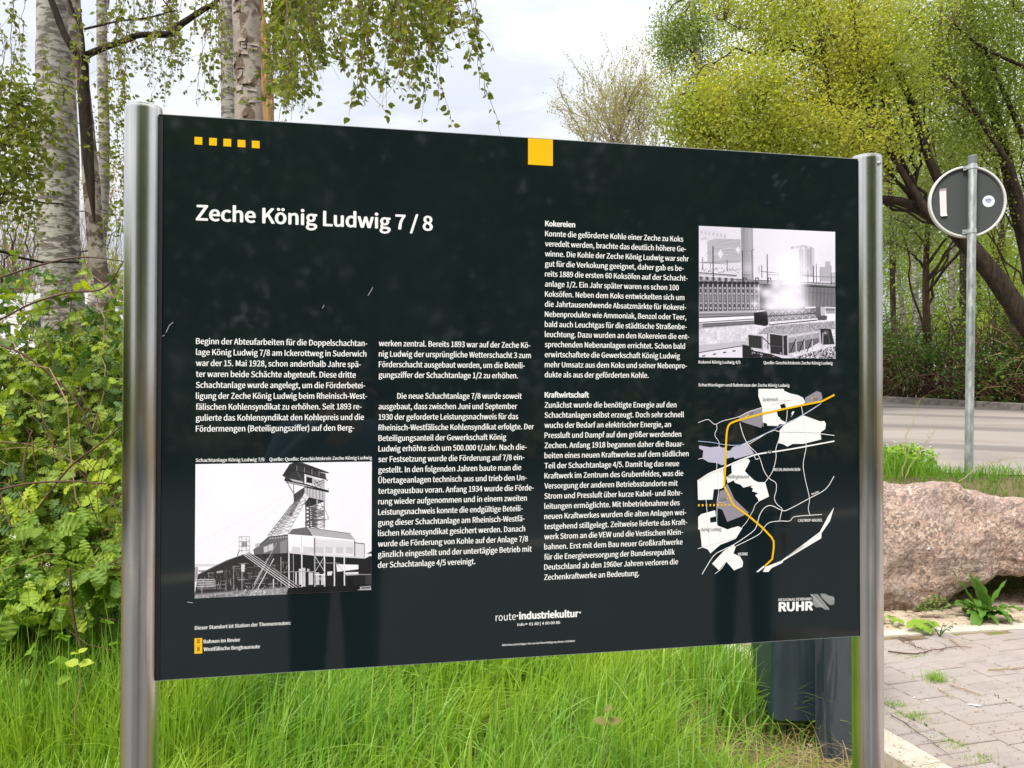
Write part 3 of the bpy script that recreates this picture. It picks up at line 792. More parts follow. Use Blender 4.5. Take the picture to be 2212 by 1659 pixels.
# lattice legs
p.line([(1165, 540), (895, 890)], .55, 5); p.line([(1215, 510), (925, 890)], .5, 4); p.line([(1290, 450), (1020, 880)], .78, 6); p.line([(1325, 485), (1110, 880)], .7, 5)
def leg(a0, a1, b0, b1, n, v):
    for k in range(n):
        t, t2 = k / n, (k + 1) / n
        A = lambda s_: (a0[0] + (a1[0] - a0[0]) * s_, a0[1] + (a1[1] - a0[1]) * s_); B = lambda s_: (b0[0] + (b1[0] - b0[0]) * s_, b0[1] + (b1[1] - b0[1]) * s_)
        p.line([A(t), B(t2)], v, 2.5); p.line([B(t), A(t2)], v, 2.5); p.line([A(t), B(t)], v, 2)
leg((1165, 540), (895, 890), (1290, 450), (1020, 880), 9, .45); leg((1215, 520), (925, 890), (1325, 485), (1110, 880), 8, .55)
p.poly([(1180, 560), (1230, 540), (1180, 640), (1130, 660)], .35, .6); p.puff(1155, 650, 9, .2, .8)
# hall
p.poly([(1115, 880), (1165, 820), (1330, 795), (1400, 895)], .38); p.line([(1330, 795), (1400, 895)], .2, 4)
p.poly([(1330, 795), (1820, 860), (1878, 935), (1405, 885)], .66); p.line([(1115, 880), (1405, 900), (1878, 942)], .97, 8); p.line([(1165, 820), (1330, 795), (1820, 860)], .3, 3)
p.poly([(730, 1070), (905, 910), (1120, 885), (1125, 1085), (1000, 1110), (740, 1110)], .36); p.line([(730, 1060), (905, 905), (1120, 882)], .15, 5)
for k in range(7): p.poly([(910 + k * 30, 912 - k * 3), (930 + k * 30, 910 - k * 3), (930 + k * 30, 930 - k * 3), (912 + k * 30, 932 - k * 3)], .6)
p.poly([(845, 1020), (955, 975), (955, 1050), (850, 1085)], .75); p.line([(895, 1000), (895, 1065)], .4, 3)
p.poly([(1030, 960), (1110, 930), (1110, 1080), (1035, 1090)], .5)
p.poly([(1125, 895), (1415, 925), (1415, 1100), (1125, 1068)], .93); p.poly([(1420, 915), (1870, 940), (1865, 1112), (1420, 1100)], .86); p.poly([(1870, 965), (1980, 978), (1975, 1130), (1868, 1118)], .82)
for x in range(1440, 1860, 14): p.line([(x, 935 + (x - 1420) * .06), (x, 1010 + (x - 1420) * .06)], .75, 1.5)
for x in range(1150, 1410, 16): p.line([(x, 930), (x, 1000)], .86, 1.2)
for x0, x1 in ((1290, 1410), (1430, 1520), (1540, 1620), (1660, 1740), (1770, 1850), (1160, 1260)): p.poly([(x0, 1010), (x1, 1015), (x1, 1085), (x0, 1080)], .68, .55)
p.line([(1420, 915), (1420, 1480)], .3, 6); p.line([(1275, 900), (1275, 1080)], .6, 2); p.line([(1870, 940), (1865, 1430)], .3, 5); p.line([(1870, 962), (1980, 975)], .2, 4); p.line([(1980, 978), (1975, 1430)], .55, 5)
# undercroft
p.poly([(1125, 1085), (1420, 1112), (1980, 1140), (2060, 1100), (2055, 1495), (65, 1605), (65, 1560), (105, 1330), (430, 1170), (610, 1105), (730, 1105), (1115, 1085)], .12)
p.line([(1125, 1072), (1420, 1100), (1980, 1130)], .8, 8); p.poly([(1980, 1085), (2060, 1095), (2060, 1112), (1980, 1108)], .9); p.poly([(2000, 1085), (2060, 1055), (2060, 1085)], .2)
p.line([(105, 1335), (430, 1175), (610, 1108)], .45, 3)
p.poly([(1660, 1205), (1910, 1210), (1910, 1260), (1670, 1290)], .92); p.poly([(1760, 1295), (1910, 1290), (1910, 1325), (1765, 1330)], .85); p.poly([(1560, 1290), (1620, 1285), (1610, 1330), (1560, 1335)], .85)
p.poly([(1640, 1330), (1860, 1340), (1860, 1440), (1640, 1440)], .10)
for x0, y0, x1, y1 in ((1240, 1260, 1268, 1440), (1285, 1250, 1315, 1460), (1335, 1260, 1360, 1290), (1200, 1300, 1218, 1440), (1350, 1300, 1400, 1440), (1430, 1300, 1470, 1440), (1490, 1330, 1525, 1440)): p.poly([(x0, y0), (x1, y0), (x1, y1), (x0, y1)], .88, .85)
for x in (1130, 1275, 1530, 1640, 1752, 1420, 1180, 1040): p.line([(x, 1090 if x > 1100 else 1130), (x, 1470 - (x - 1130) * .04)], .85 if x not in (1420, 1180, 1040) else .6, 7 if x not in (1180, 1040) else 4)
p.line([(1425, 1120), (1530, 1290)], .8, 3); p.line([(1530, 1120), (1425, 1290)], .8, 3); p.line([(1425, 1300), (1530, 1440)], .7, 4); p.line([(1530, 1300), (1425, 1440)], .7, 4); p.line([(1425, 1325), (1530, 1325)], .9, 6)
p.line([(1130, 1295), (1420, 1290)], .6, 4); p.line([(1420, 1190), (1700, 1195)], .55, 4); p.line([(1750, 1320), (2050, 1318)], .6, 4); p.line([(1630, 1160), (1750, 1290)], .5, 2)
p.poly([(1985, 1330), (2055, 1330), (2055, 1430), (1985, 1430)], .2)
# yard clutter
for k in range(260):
    x = r.uniform(90, 1110); y = r.uniform(1180 + max(0, (600 - x)) * .35, 1500); v = r.choice([.08, .3, .55, .75])
    if r.random() < .6: p.line([(x, y), (x + r.normal() * 4, y + r.uniform(20, 90))], v, r.uniform(1, 3), .8)
    else: p.line([(x, y), (x + r.uniform(30, 120), y - r.uniform(0, 6))], v, r.uniform(1, 2.5), .8)
for k in range(16):
    x = 105 + k * 13; p.line([(x, 1370 + r.uniform(0, 20)), (x, 1500)], .8, 1.6, .8)
for y in (1395, 1420, 1445, 1470): p.line([(75, y), (290, y - 6)], .85, 4, .8)
p.poly([(590, 1215), (635, 1215), (630, 1300), (592, 1300)], .8); p.poly([(310, 1300), (385, 1285), (385, 1310), (320, 1320)], .85, .7)
p.line([(505, 1240), (505, 1500)], .5, 4); p.line([(600, 1290), (600, 1500)], .6, 4); p.line([(955, 1380), (955, 1510)], .75, 6); p.line([(420, 1400), (420, 1520)], .55, 3)
# small derrick
for x in (570, 600, 650, 688): p.line([(x, 905), (x, 1080)], .55, 2.5)
for y in (905, 960, 1010, 1060): p.line([(570, y), (688, y)], .5, 2.5); p.line([(570, y), (688, y + 45)], .6, 1.5)
p.poly([(600, 960), (660, 960), (660, 1020), (600, 1020)], .45, .8); p.poly([(690, 1060), (735, 1065), (735, 1105), (690, 1105)], .9); p.poly([(750, 985), (810, 968), (800, 1010), (755, 1030)], .7); p.line([(570, 1060), (550, 1120)], .4, 5)
# inclined legs and chutes
p.line([(990, 975), (720, 1500)], .55, 5); p.line([(1010, 985), (760, 1480)], .35, 3); p.line([(960, 1150), (780, 1480)], .8, 5); p.line([(890, 1150), (735, 1440)], .7, 5)
for k, v in enumerate((.85, .15, .9, .15, .8, .15, .7)): p.line([(625 + k * 9, 1112 - k * 6), (1225 + k * 6, 1540 - k * 12)], v, 3.4)
p.line([(780, 1125), (1020, 1320)], .3, 3); p.line([(800, 1110), (1060, 1330)], .25, 3)
# foreground
gr = p.fnoise(9) * .5 + p.fnoise(3) * .5
msk = np.clip((p.yy - (H1 * .952) + (p.xx / W1) * 30 - 8 * gr) / 12, 0, 1) * (p.xx < W1 * .52)
p.a = p.a * (1 - msk) + (.25 + .55 * gr) * msk
for k in range(60):
    x = r.uniform(620, 860); y = 1600 - abs(x - 740) * .35 - r.uniform(20, 110); p.poly([(x, y), (x + r.uniform(8, 26), y - r.uniform(0, 16)), (x + r.uniform(5, 22), y + r.uniform(6, 20))], r.choice([.3, .6, .85]), .8)
for k in range(30):
    x = r.uniform(420, 1060); y = r.uniform(1490, 1550); p.poly([(x, y), (x + 14, y - 9), (x + 16, y + 12), (x + 2, y + 14)], r.choice([.5, .75]), .6)
p.poly([(1120, 1478), (2055, 1430), (2055, 1500), (1100, 1560)], .085)
p.poly([(1925, 1455), (2045, 1445), (2052, 1490), (1925, 1495)], .65); p.poly([(1940, 1465), (2040, 1458), (2040, 1472), (1945, 1478)], .2); p.line([(1900, 1490), (2052, 1482)], .7, 3)
p.a += (p.fnoise(2.2) - .5) * .05
p.a = .04 + p.a * .985
photo_object('colliery_photograph', p.image('colliery_print'), [(768.6, 1831.3), (1463.7, 1816), (1457.6, 2323), (762.5, 2361.1)])

W2, H2 = 760, 720
f2 = hom([(78, 53), (1668, 108), (1648, 1590), (62, 1578)], [(0, 0), (W2, 0), (W2, H2), (0, H2)])
p = Pic(W2, H2, f2, .88, 5); r = p.r
p.a -= .05 * p.fnoise(150); p.a += .05 * (p.xx / W2)
# far buildings
p.poly([(80, 90), (240, 90), (400, 150), (400, 210), (80, 210)], .82, .8)
for k in range(7): p.poly([(100 + k * 45, 105 + k * 8), (118 + k * 45, 106 + k * 8), (118 + k * 45, 145 + k * 8), (100 + k * 45, 143 + k * 8)], .66, .7)
p.poly([(170, 240), (260, 200), (560, 205), (560, 460), (175, 470)], .66, .85)
for k in range(26):
    x, y = r.uniform(80, 520), r.uniform(210, 460); p.line([(x, y), (x + r.uniform(40, 150), y + r.uniform(-45, 25))], r.choice([.55, .82, .6]), r.uniform(1.5, 5), .6)
for cx, cy, ww, hh in ((325, 380, 30, 60), (530, 330, 28, 45), (120, 400, 40, 60)): p.poly([(cx - ww, cy), (cx, cy - hh), (cx + ww, cy), (cx, cy + hh)], .88, .9)
p.poly([(565, 72), (705, 76), (705, 680), (570, 680)], .60); p.poly([(565, 72), (610, 74), (610, 680), (570, 680)], .52, .7); p.poly([(650, 76), (690, 77), (690, 680), (650, 680)], .68, .6)
p.line([(565, 340), (705, 345)], .5, 1.5); p.poly([(400, 480), (560, 480), (560, 690), (400, 690)], .82, .7); p.poly([(130, 470), (560, 460), (560, 475), (130, 490)], .5, .7)
p.poly([(1240, 300), (1420, 300), (1415, 640), (1245, 640)], .70, .8)
for x, v in ((1270, .82), (1300, .9), (1345, .62), (1375, .55), (1405, .8)): p.line([(x, 310), (x, 640)], v, 8, .8)
p.line([(1150, 300), (1240, 290), (1290, 280), (1390, 300)], .6, 12, .8)
for x in (1195, 1240, 1290, 1355): p.puff(x, 295, 10, .9, .8)
p.poly([(1480, 520), (1545, 520), (1545, 455), (1605, 455), (1605, 690), (1480, 690)], .66, .9); p.poly([(1600, 590), (1660, 580), (1660, 720), (1600, 720)], .72)
# battery top structures
p.poly([(75, 640), (460, 660), (1040, 700), (1040, 740), (75, 715)], .45, .8)
for k in range(60):
    x = 80 + k * 8; y = 555 + r.uniform(-15, 40); p.poly([(x, y), (x + 12, y - 6), (x + 10, y + 14)], r.choice([.25, .4, .7]), .8)
p.line([(75, 600), (510, 628)], .35, 6); p.line([(75, 480), (405, 495)], .45, 3); p.line([(75, 620), (500, 640)], .6, 4)
for k in range(12): p.poly([(85 + k * 36, 640 + k * 2), (105 + k * 36, 640 + k * 2), (105 + k * 36, 680 + k * 2), (85 + k * 36, 678 + k * 2)], .75 if k % 2 else .25, .9)
p.line([(450, 675), (1140, 690)], .3, 3)
for x, y0, y1, wd in ((238, 290, 700, 6), (577, 340, 715, 5.5), (867, 380, 730, 5), (802, 505, 650, 3.5), (117, 420, 560, 3.5), (400, 450, 580, 3.5), (205, 480, 560, 2), (770, 520, 600, 2), (690, 330, 660, 3), (1440, 485, 720, 3.5), (1405, 510, 700, 6), (1612, 505, 720, 3.5), (1340, 560, 700, 3), (1482, 560, 700, 2)):
    p.line([(x, y0), (x, y1)], .25, wd)
p.line([(690, 330), (715, 322)], .4, 3); p.line([(790, 578), (1000, 598), (1000, 620), (870, 615)], .35, 3); p.line([(1280, 620), (1480, 635), (1655, 640)], .4, 3); p.line([(585, 620), (660, 622)], .3, 3)
for x in (590, 730, 875): p.line([(x, 700), (x, 655), (x + 30, 655), (x + 30, 680)], .2, 5)
# oven battery
p.poly([(72, 700), (740, 720), (1300, 740), (1300, 1040), (740, 1030), (72, 1045)], .22)
for k in range(13):
    x = 78 + k * 58 - k * k * .35
    p.line([(x + 40, 730), (x + 42, 1040)], .66, 8); p.line([(x + 47, 730), (x + 49, 1040)], .4, 3)
    p.line([(x, 770), (x, 1010)], .48, 4); p.line([(x + 22, 770), (x + 22, 1010)], .5, 3)
    for y, v in ((765, .75), (830, .8), (940, .75), (1000, .82)): p.poly([(x + 2, y), (x + 22, y), (x + 22, y + 22), (x + 2, y + 20)], v, .85)
    p.poly([(x + 5, 860), (x + 18, 860), (x + 18, 930), (x + 5, 930)], .6, .8)
    p.poly([(x - 4, 700), (x + 30, 695), (x + 48, 712), (x + 30, 735), (x, 730)], .15, .9)
p.poly([(1250, 720), (1655, 740), (1652, 990), (1300, 975), (1240, 900)], .34)
for k in range(24):
    x = 1285 + k * 16; p.line([(x, 745), (x, 985)], .60, 4); p.line([(x + 6, 745), (x + 6, 985)], .15, 3)
p.line([(1270, 745), (1655, 760)], .15, 6); p.line([(1300, 820), (1655, 835)], .35, 4); p.line([(1270, 700), (1655, 722)], .35, 4)
for k in range(24): p.line([(1280 + k * 16, 700), (1287 + k * 16, 740)], .25, 3)
# ledges and track
p.poly([(68, 1045), (740, 1035), (740, 1110), (68, 1125)], .55); p.line([(68, 1060), (735, 1045)], .75, 6); p.line([(68, 1085), (735, 1072)], .3, 3); p.line([(68, 1118), (735, 1088)], .25, 5)
p.poly([(66, 1130), (700, 1095), (735, 1128), (66, 1175)], .92); p.line([(66, 1176), (735, 1130)], .2, 4)
p.poly([(66, 1190), (705, 1150), (705, 1240), (66, 1300)], .62)
for k in range(44):
    x = 110 + k * 13.5; y = 1190 - k * .9
    p.line([(x, y), (x + 8, y + 40)], .15, 2.5); p.line([(x + 8, y), (x, y + 40)], .2, 2)
p.poly([(66, 1250), (640, 1200), (1650, 1140), (1650, 1590), (62, 1578)], .82)
n1 = p.fnoise(7); n2 = p.fnoise(22); lo = np.clip((p.yy - H2 * .76 + p.xx * .04) / 12, 0, 1)
p.a += lo * ((n1 - .5) * .12 + (n2 - .5) * .12)
p.poly([(860, 1215), (1648, 1150), (1648, 1240), (1470, 1260), (1100, 1290), (760, 1300), (800, 1250)], .66)
p.poly([(62, 1440), (620, 1385), (640, 1440), (62, 1520)], .72); p.line([(62, 1525), (560, 1445)], .15, 4); p.poly([(62, 1530), (560, 1450), (560, 1580), (62, 1580)], .86)
for x, y in ((118, 1558), (243, 1538), (360, 1518), (468, 1500)): p.poly([(x - 20, y), (x + 18, y - 6), (x + 18, y + 8), (x - 20, y + 14)], .25)
p.line([(705, 1215), (1650, 1140)], .92, 5)
# quench car
p.poly([(705, 1060), (860, 1035), (870, 1195), (840, 1215), (705, 1195)], .12); p.poly([(865, 1040), (1430, 1010), (1430, 1120), (870, 1165)], .50)
for k in range(7):
    x = 880 + k * 78; p.line([(x, 1040 - k * 4), (x, 1160 - k * 6)], .7, 4); p.line([(x, 1095 - k * 5), (x + 38, 1045 - k * 4), (x + 78, 1092 - k * 5)], .2, 4); p.line([(x + 4, 1150 - k * 6), (x + 40, 1105 - k * 5), (x + 76, 1145 - k * 6)], .78, 3)
p.line([(865, 1100), (1430, 1062)], .12, 5); p.line([(865, 1038), (1430, 1008)], .15, 5); p.poly([(870, 1172), (1420, 1128), (1440, 1140), (900, 1198)], .88); p.line([(880, 1200), (1440, 1142)], .1, 5)
p.poly([(1425, 985), (1535, 980), (1535, 1090), (1430, 1120)], .35); p.poly([(1480, 985), (1535, 985), (1535, 1085), (1485, 1090)], .72); p.poly([(1440, 1100), (1560, 1090), (1550, 1140), (1450, 1145)], .3); p.poly([(1540, 995), (1650, 1000), (1650, 1065), (1545, 1065)], .6); p.line([(1540, 1020), (1650, 1022)], .2, 4)
p.poly([(720, 1200), (780, 1205), (760, 1222), (715, 1218)], .9, .6)
# coal heap on wagon and wagons
cl = np.zeros_like(p.a)
p.poly([(745, 1310), (800, 1255), (900, 1215), (1648, 1165), (1648, 1245), (1100, 1310)], .60)
sp_ = p.fnoise(2.5) * .6 + p.fnoise(5) * .4
c_ = f2([(745, 1310), (1648, 1150)]); reg = (p.xx > c_[0][0]) & (p.yy > c_[1][1] + (W2 - p.xx) * .045) & (p.yy < c_[0][1] + 8)
p.a = np.where(reg & (p.a > .4), p.a + (sp_ - .5) * .55, p.a)
p.poly([(635, 1312), (805, 1330), (800, 1480), (640, 1460)], .2); p.line([(635, 1312), (805, 1330)], .75, 4)
for x in (665, 700, 735, 770): p.line([(x, 1325), (x, 1465)], .1, 3)
p.line([(800, 1345), (900, 1440)], .2, 5); p.line([(862, 1295), (862, 1480)], .25, 5); p.line([(795, 1330), (795, 1490)], .6, 5)
p.poly([(885, 1305), (1085, 1320), (1088, 1555), (890, 1530)], .16); p.line([(870, 1295), (1050, 1320), (1085, 1312)], .8, 5); p.line([(1038, 1330), (1038, 1550)], .62, 6); p.line([(885, 1440), (1038, 1455)], .3, 4)
p.poly([(1085, 1312), (1465, 1255), (1462, 1400), (1330, 1470), (1088, 1530)], .60); p.poly([(1095, 1410), (1455, 1350), (1462, 1400), (1330, 1475), (1095, 1535)], .38); p.poly([(1095, 1320), (1455, 1265), (1455, 1290), (1095, 1350)], .78)
for x in (1095, 1190, 1287, 1378): p.line([(x, 1300 - (x - 1095) * .12), (x, 1555 - (x - 1095) * .25)], .72, 7); p.line([(x, 1360), (x - 65, 1515)], .1, 5) if x > 1100 else None
p.poly([(1465, 1240), (1600, 1245), (1640, 1420), (1500, 1430), (1470, 1400)], .16); p.line([(1505, 1290), (1500, 1430)], .7, 5); p.puff(1535, 1290, 9, .85, .8); p.line([(1470, 1255), (1480, 1430)], .8, 5); p.line([(1560, 1260), (1585, 1410)], .35, 4)
p.poly([(565, 1430), (630, 1440), (700, 1500), (900, 1540), (1040, 1590), (565, 1585)], .13)
for k in range(20):
    x, y = r.uniform(620, 1020), r.uniform(1480, 1570); p.poly([(x, y), (x + 22, y - 8), (x + 18, y + 10)], .8, .7)
hb = f2([(1100, 1590), (1648, 1430)]); sp_ = p.fnoise(3) * .5 + p.fnoise(6) * .5
msk = np.clip((p.yy - (hb[0][1] - (p.xx - hb[0][0]) * (hb[0][1] - hb[1][1]) / (hb[1][0] - hb[0][0]))) / 5, 0, 1) * (p.xx > hb[0][0])
p.a = p.a * (1 - msk) + np.clip(.25 + (sp_ - .35) * 1.9, .1, .92) * msk
# steam
for x, y, rr, al, sx in ((1180, 980, 36, .9, 2.2), (1000, 930, 48, .95, 1.3), (860, 830, 34, .9, 1.4), (1080, 850, 60, .95, 1.2), (1200, 820, 50, .9, 1.1), (960, 740, 28, .75, 1), (1130, 720, 60, .9, 1.1), (1250, 700, 30, .75, 1.2), (1130, 600, 56, .85, 1), (1100, 480, 48, .8, 1.1),
                         (1200, 470, 45, .6, 1.3), (1120, 380, 35, .55, 1.2), (720, 960, 24, .7, 1), (760, 780, 18, .6, 1.2), (900, 990, 28, .9, 2), (1240, 940, 28, .7, 1.2), (640, 540, 34, .35, 1), (1090, 930, 50, .9, 1.8), (1300, 560, 30, .45, 1.1)):
    p.puff(x, y, rr, .95, al, sx)
for k in range(70):
    x = r.normal(1060, 130); y = r.uniform(430, 970); p.puff(x, y, r.uniform(8, 20), r.choice([.84, .97, .99]), .25)
p.a += (p.fnoise(2.2) - .5) * .05
p.a = .04 + p.a * .99
photo_object('coking_plant_photograph', p.image('coking_print', (1, .975, 1.04)), [(2756, 888.3), (3293.8, 907.8), (3286.5, 1407.8), (2750.6, 1404.2)])
# ================================================================ terrain, road, paving
def sstep(t): t = np.clip(t, 0, 1); return t * t * (3 - 2 * t)
def kerb_x(y): return 1.57 - (y - 3.2) * 0.28          # outer edge of the paving border
def gz(x, y):
    x = np.asarray(x, float); y = np.asarray(y, float)
    road = .82 + .036 * (np.minimum(y, 60) - 6.5)
    sx_ = sstep((x - 1.0) / .9)
    y0 = 4.0 + 1.85 * sx_; y1 = 8.0 - 1.75 * sx_
    t = sstep((y - y0) / (y1 - y0))
    return -.08 * (1 - t) + road * t
def axis_pts(a, b, fine0, fine1, d0, d1):
    out = [fine0]
    v = fine0
    s_ = d0
    while v > a: v -= s_; s_ *= 1.18; out.insert(0, v)
    out += list(np.arange(fine0 + d1, fine1, d1)); v = fine1; s_ = d0; out.append(v)
    while v < b: v += s_; s_ *= 1.18; out.append(v)
    return np.array(out)
m = mat('soil', (.10, .075, .05), .95, .1)
n1 = noise(m, coords(m), 3.0, 5, .6); n2 = noise(m, coords(m), 30.0, 3, .6)
c = ramp(m, n1, [(.35, (.07, .085, .025)), (.6, (.13, .10, .06))]); L(m, mixc(m, n2, c, (.19, .155, .09)), bsdf(m).inputs['Base Color']); bump(m, n2, .6, .02)
M['soil'] = m
gx = axis_pts(-320, 320, -4, 8, .5, .16); gy = axis_pts(-320, 420, -1, 10, .5, .12)
X, Y = np.meshgrid(gx, gy); Z = gz(X, Y) + np.where(Y > 24, (Y - 24) * .02, 0) * (Y < 70)
V = np.stack([X.ravel(), Y.ravel(), Z.ravel()], -1); nx = len(gx)
i = np.arange(len(gy) - 1)[:, None] * nx + np.arange(nx - 1)[None]
link('ground', npmesh('ground', V, np.stack([i, i + 1, i + nx + 1, i + nx], -1).reshape(-1, 4), True), None, [M['soil']])['kind'] = 'structure'

# asphalt of the turning circle, rising away from the paving
m = mat('asphalt', (.2, .18, .16), .85, .25)
n1 = noise(m, coords(m, (.3, .9, 1)), 1.4, 5, .6, .6); n2 = noise(m, coords(m), 90.0, 2, .6); n3 = noise(m, coords(m), .35, 3, .5)
c = ramp(m, n1, [(.35, (.255, .222, .195)), (.62, (.335, .295, .262))]); c = mixc(m, ramp(m, n2, [(.3, (.3, .3, .3)), (.7, (0, 0, 0))]), c, (.15, .135, .12))
# curved tyre track
wv = N(m, 'ShaderNodeTexWave'); wv.wave_type = 'RINGS'; wv.rings_direction = 'Z'; wv.inputs['Scale'].default_value = .11; wv.inputs['Distortion'].default_value = 1.2; wv.inputs['Detail'].default_value = 2
L(m, coords(m), wv.inputs['Vector'])
c = mixc(m, ramp(m, wv.outputs['Fac'], [(.80, (0, 0, 0)), (.96, (.75, .75, .75))]), c, (.145, .13, .118))
L(m, c, bsdf(m).inputs['Base Color']); bump(m, n2, .5, .004)
M['asphalt'] = m
KERB = smooth_path([(60, 6), (24, 10.0), (14, 12.9), (10.6, 15.2), (9.3, 18.6), (6.5, 22.5), (0, 25.5), (-12, 27), (-40, 27)], 90)
edge_near = smooth_path([(60, 5.2), (14, 5.5), (8, 5.95), (4.6, 6.30), (3.75, 6.46), (3.35, 6.75), (2.95, 7.3), (2.3, 8.4), (1.0, 9.7), (-3, 11), (-12, 12.5), (-40, 14)], 90)
def lift(p, dz): return np.c_[p, gz(p[:, 0], p[:, 1]) + dz]
rows = [edge_near * (1 - t) + KERB * t for t in np.linspace(0, 1, 24)]
V = np.vstack([lift(r_, .01) for r_ in rows]); n = 90
i = np.arange(23)[:, None] * n + np.arange(n - 1)[None]
ro = link('road', npmesh('road', V, np.stack([i, i + 1, i + n + 1, i + n], -1).reshape(-1, 4), True), None, [M['asphalt']]); ro['kind'] = 'structure'
m = mat('kerb_concrete', (.33, .30, .27), .9, .2); n1 = noise(m, coords(m), 8, 5, .6)
L(m, ramp(m, n1, [(.35, (.16, .14, .12)), (.65, (.30, .27, .24))]), bsdf(m).inputs['Base Color']); M['kerb_concrete'] = m
m = mat('pale_concrete', (.5, .46, .4), .85, .2); n1 = noise(m, coords(m), 14, 6, .65); n2 = noise(m, coords(m), 120, 2, .5)
c = ramp(m, n1, [(.3, (.42, .375, .31)), (.68, (.60, .545, .465))]); c = mixc(m, .3, c, ramp(m, n2, [(.3, (.25, .22, .18)), (.6, (.62, .57, .5))]))
L(m, c, bsdf(m).inputs['Base Color']); bump(m, n2, .4, .002); M['pale_concrete'] = m

kg = empty('road_kerb', (0, 0, 0)); kg['kind'] = 'structure'
seg = np.cumsum(np.r_[0, np.linalg.norm(np.diff(KERB, axis=0), axis=1)])
def along(s_): return np.array([np.interp(s_, seg, KERB[:, 0]), np.interp(s_, seg, KERB[:, 1])])
s_ = np.interp(13.0, KERB[:, 1], seg); kb = None
s_ = seg[np.argmin(np.abs(KERB[:, 0] - 16))]; s_end = seg[np.argmin(np.abs(KERB[:, 1] - 25.3) + (KERB[:, 0] < -3) * 9)]
while s_ < s_end:
    a, b = along(s_), along(s_ + .985); c_ = (a + b) / 2; d = b - a
    if kb is None:
        Vb, Fb = bevel_block(.985, .15, .35, .02); kb = npmesh('kerb_stone', Vb, Fb)
        kb.materials.append(M['kerb_concrete'])
    o = bpy.data.objects.new('kerb_stone', kb); COL.objects.link(o); o.parent = kg
    o.location = (c_[0], c_[1], float(gz(c_[0], c_[1])) + .15 + random.uniform(-.004, .004)); o.rotation_euler = (0, -math.atan(.036 * d[1]), math.atan2(d[1], d[0]))
    s_ += 1.0

# paving: grey concrete blocks in columns, pale border blocks
E1 = np.array([-.2696, .9630]); E2 = np.array([.9630, .2696])   # along the columns, across them
ANG = math.atan2(E2[1], E2[0])
ORG = np.array([kerb_x(3.2), 3.2])
def pv(a, b): return ORG + E1 * a + E2 * b
m = mat('paver', (.36, .31, .28), .88, .2)
oi = N(m, 'ShaderNodeObjectInfo'); n1 = noise(m, coords(m, kind='Generated'), 3, 5, .6)
tcw = N(m, 'ShaderNodeNewGeometry'); n2 = noise(m, tcw.outputs['Position'], 160, 3, .6); n3 = noise(m, tcw.outputs['Position'], 6, 5, .6)
c = ramp(m, oi.outputs['Random'], [(0, (.285, .245, .225)), (.5, (.335, .288, .262)), (1, (.315, .285, .268))])
c = mixc(m, ramp(m, n3, [(.35, (0, 0, 0)), (.7, (.6, .6, .6))]), c, (.40, .345, .31)); c = mixc(m, ramp(m, n2, [(.3, (.5, .5, .5)), (.5, (0, 0, 0))]), c, (.18, .155, .14))
L(m, c, bsdf(m).inputs['Base Color']); bump(m, n2, .35, .0015); M['paver'] = m
m = mat('joint_sand', (.16, .12, .08), .95, .1); tcw = N(m, 'ShaderNodeNewGeometry'); n1 = noise(m, tcw.outputs['Position'], 5, 5, .6)
L(m, ramp(m, n1, [(.38, (.13, .095, .065)), (.52, (.22, .165, .11)), (.62, (.16, .17, .05))]), bsdf(m).inputs['Base Color']); M['joint_sand'] = m
pave = empty('pavement', (0, 0, 0)); pave['kind'] = 'structure'
# bedding under the blocks
mb = MB(); c4 = [pv(-4.5, .01), pv(-4.5, 9), pv(2.9, 9), pv(2.35, .01)]
def prism(mb, poly, z0, z1):
    p = np.asarray(poly, float); n = len(p)
    mb.add(np.vstack([np.c_[p, np.full(n, z0)], np.c_[p, np.full(n, z1)]]), np.array([[i, (i + 1) % n, (i + 1) % n + n, i + n] for i in range(n)]))
    if n == 4: mb.add(np.c_[p, np.full(n, z1)], [[0, 1, 2, 3]])
    return mb
prism(mb, c4, -.12, -.012); mb.build('sand_bed', M['joint_sand'], pave)
meshes = []
for k in range(6):
    Vb, Fb = bevel_block(.194, .094, .05, .0045, .0015); me = npmesh('paving_stone', Vb, Fb); me.materials.append(M['paver']); meshes.append(me)
meshk = []
for k in range(4):
    Vb, Fb = bevel_block(.160, .196, .16, .006, .001); me = npmesh('border_block', Vb, Fb); me.materials.append(M['pale_concrete']); meshk.append(me)
def place(name, me, c, ang, z=0.0, parent=pave):
    o = bpy.data.objects.new(name, me); COL.objects.link(o); o.parent = parent
    o.location = (c[0], c[1], z + random.uniform(-.0022, .0022)); o.rotation_euler = (random.uniform(-.008, .008), random.uniform(-.008, .008), ang + random.uniform(-.006, .006)); return o
a = -1.2
while a < 1.55:
    place('border_block', random.choice(meshk), pv(a, .082), ANG, .003); a += .2
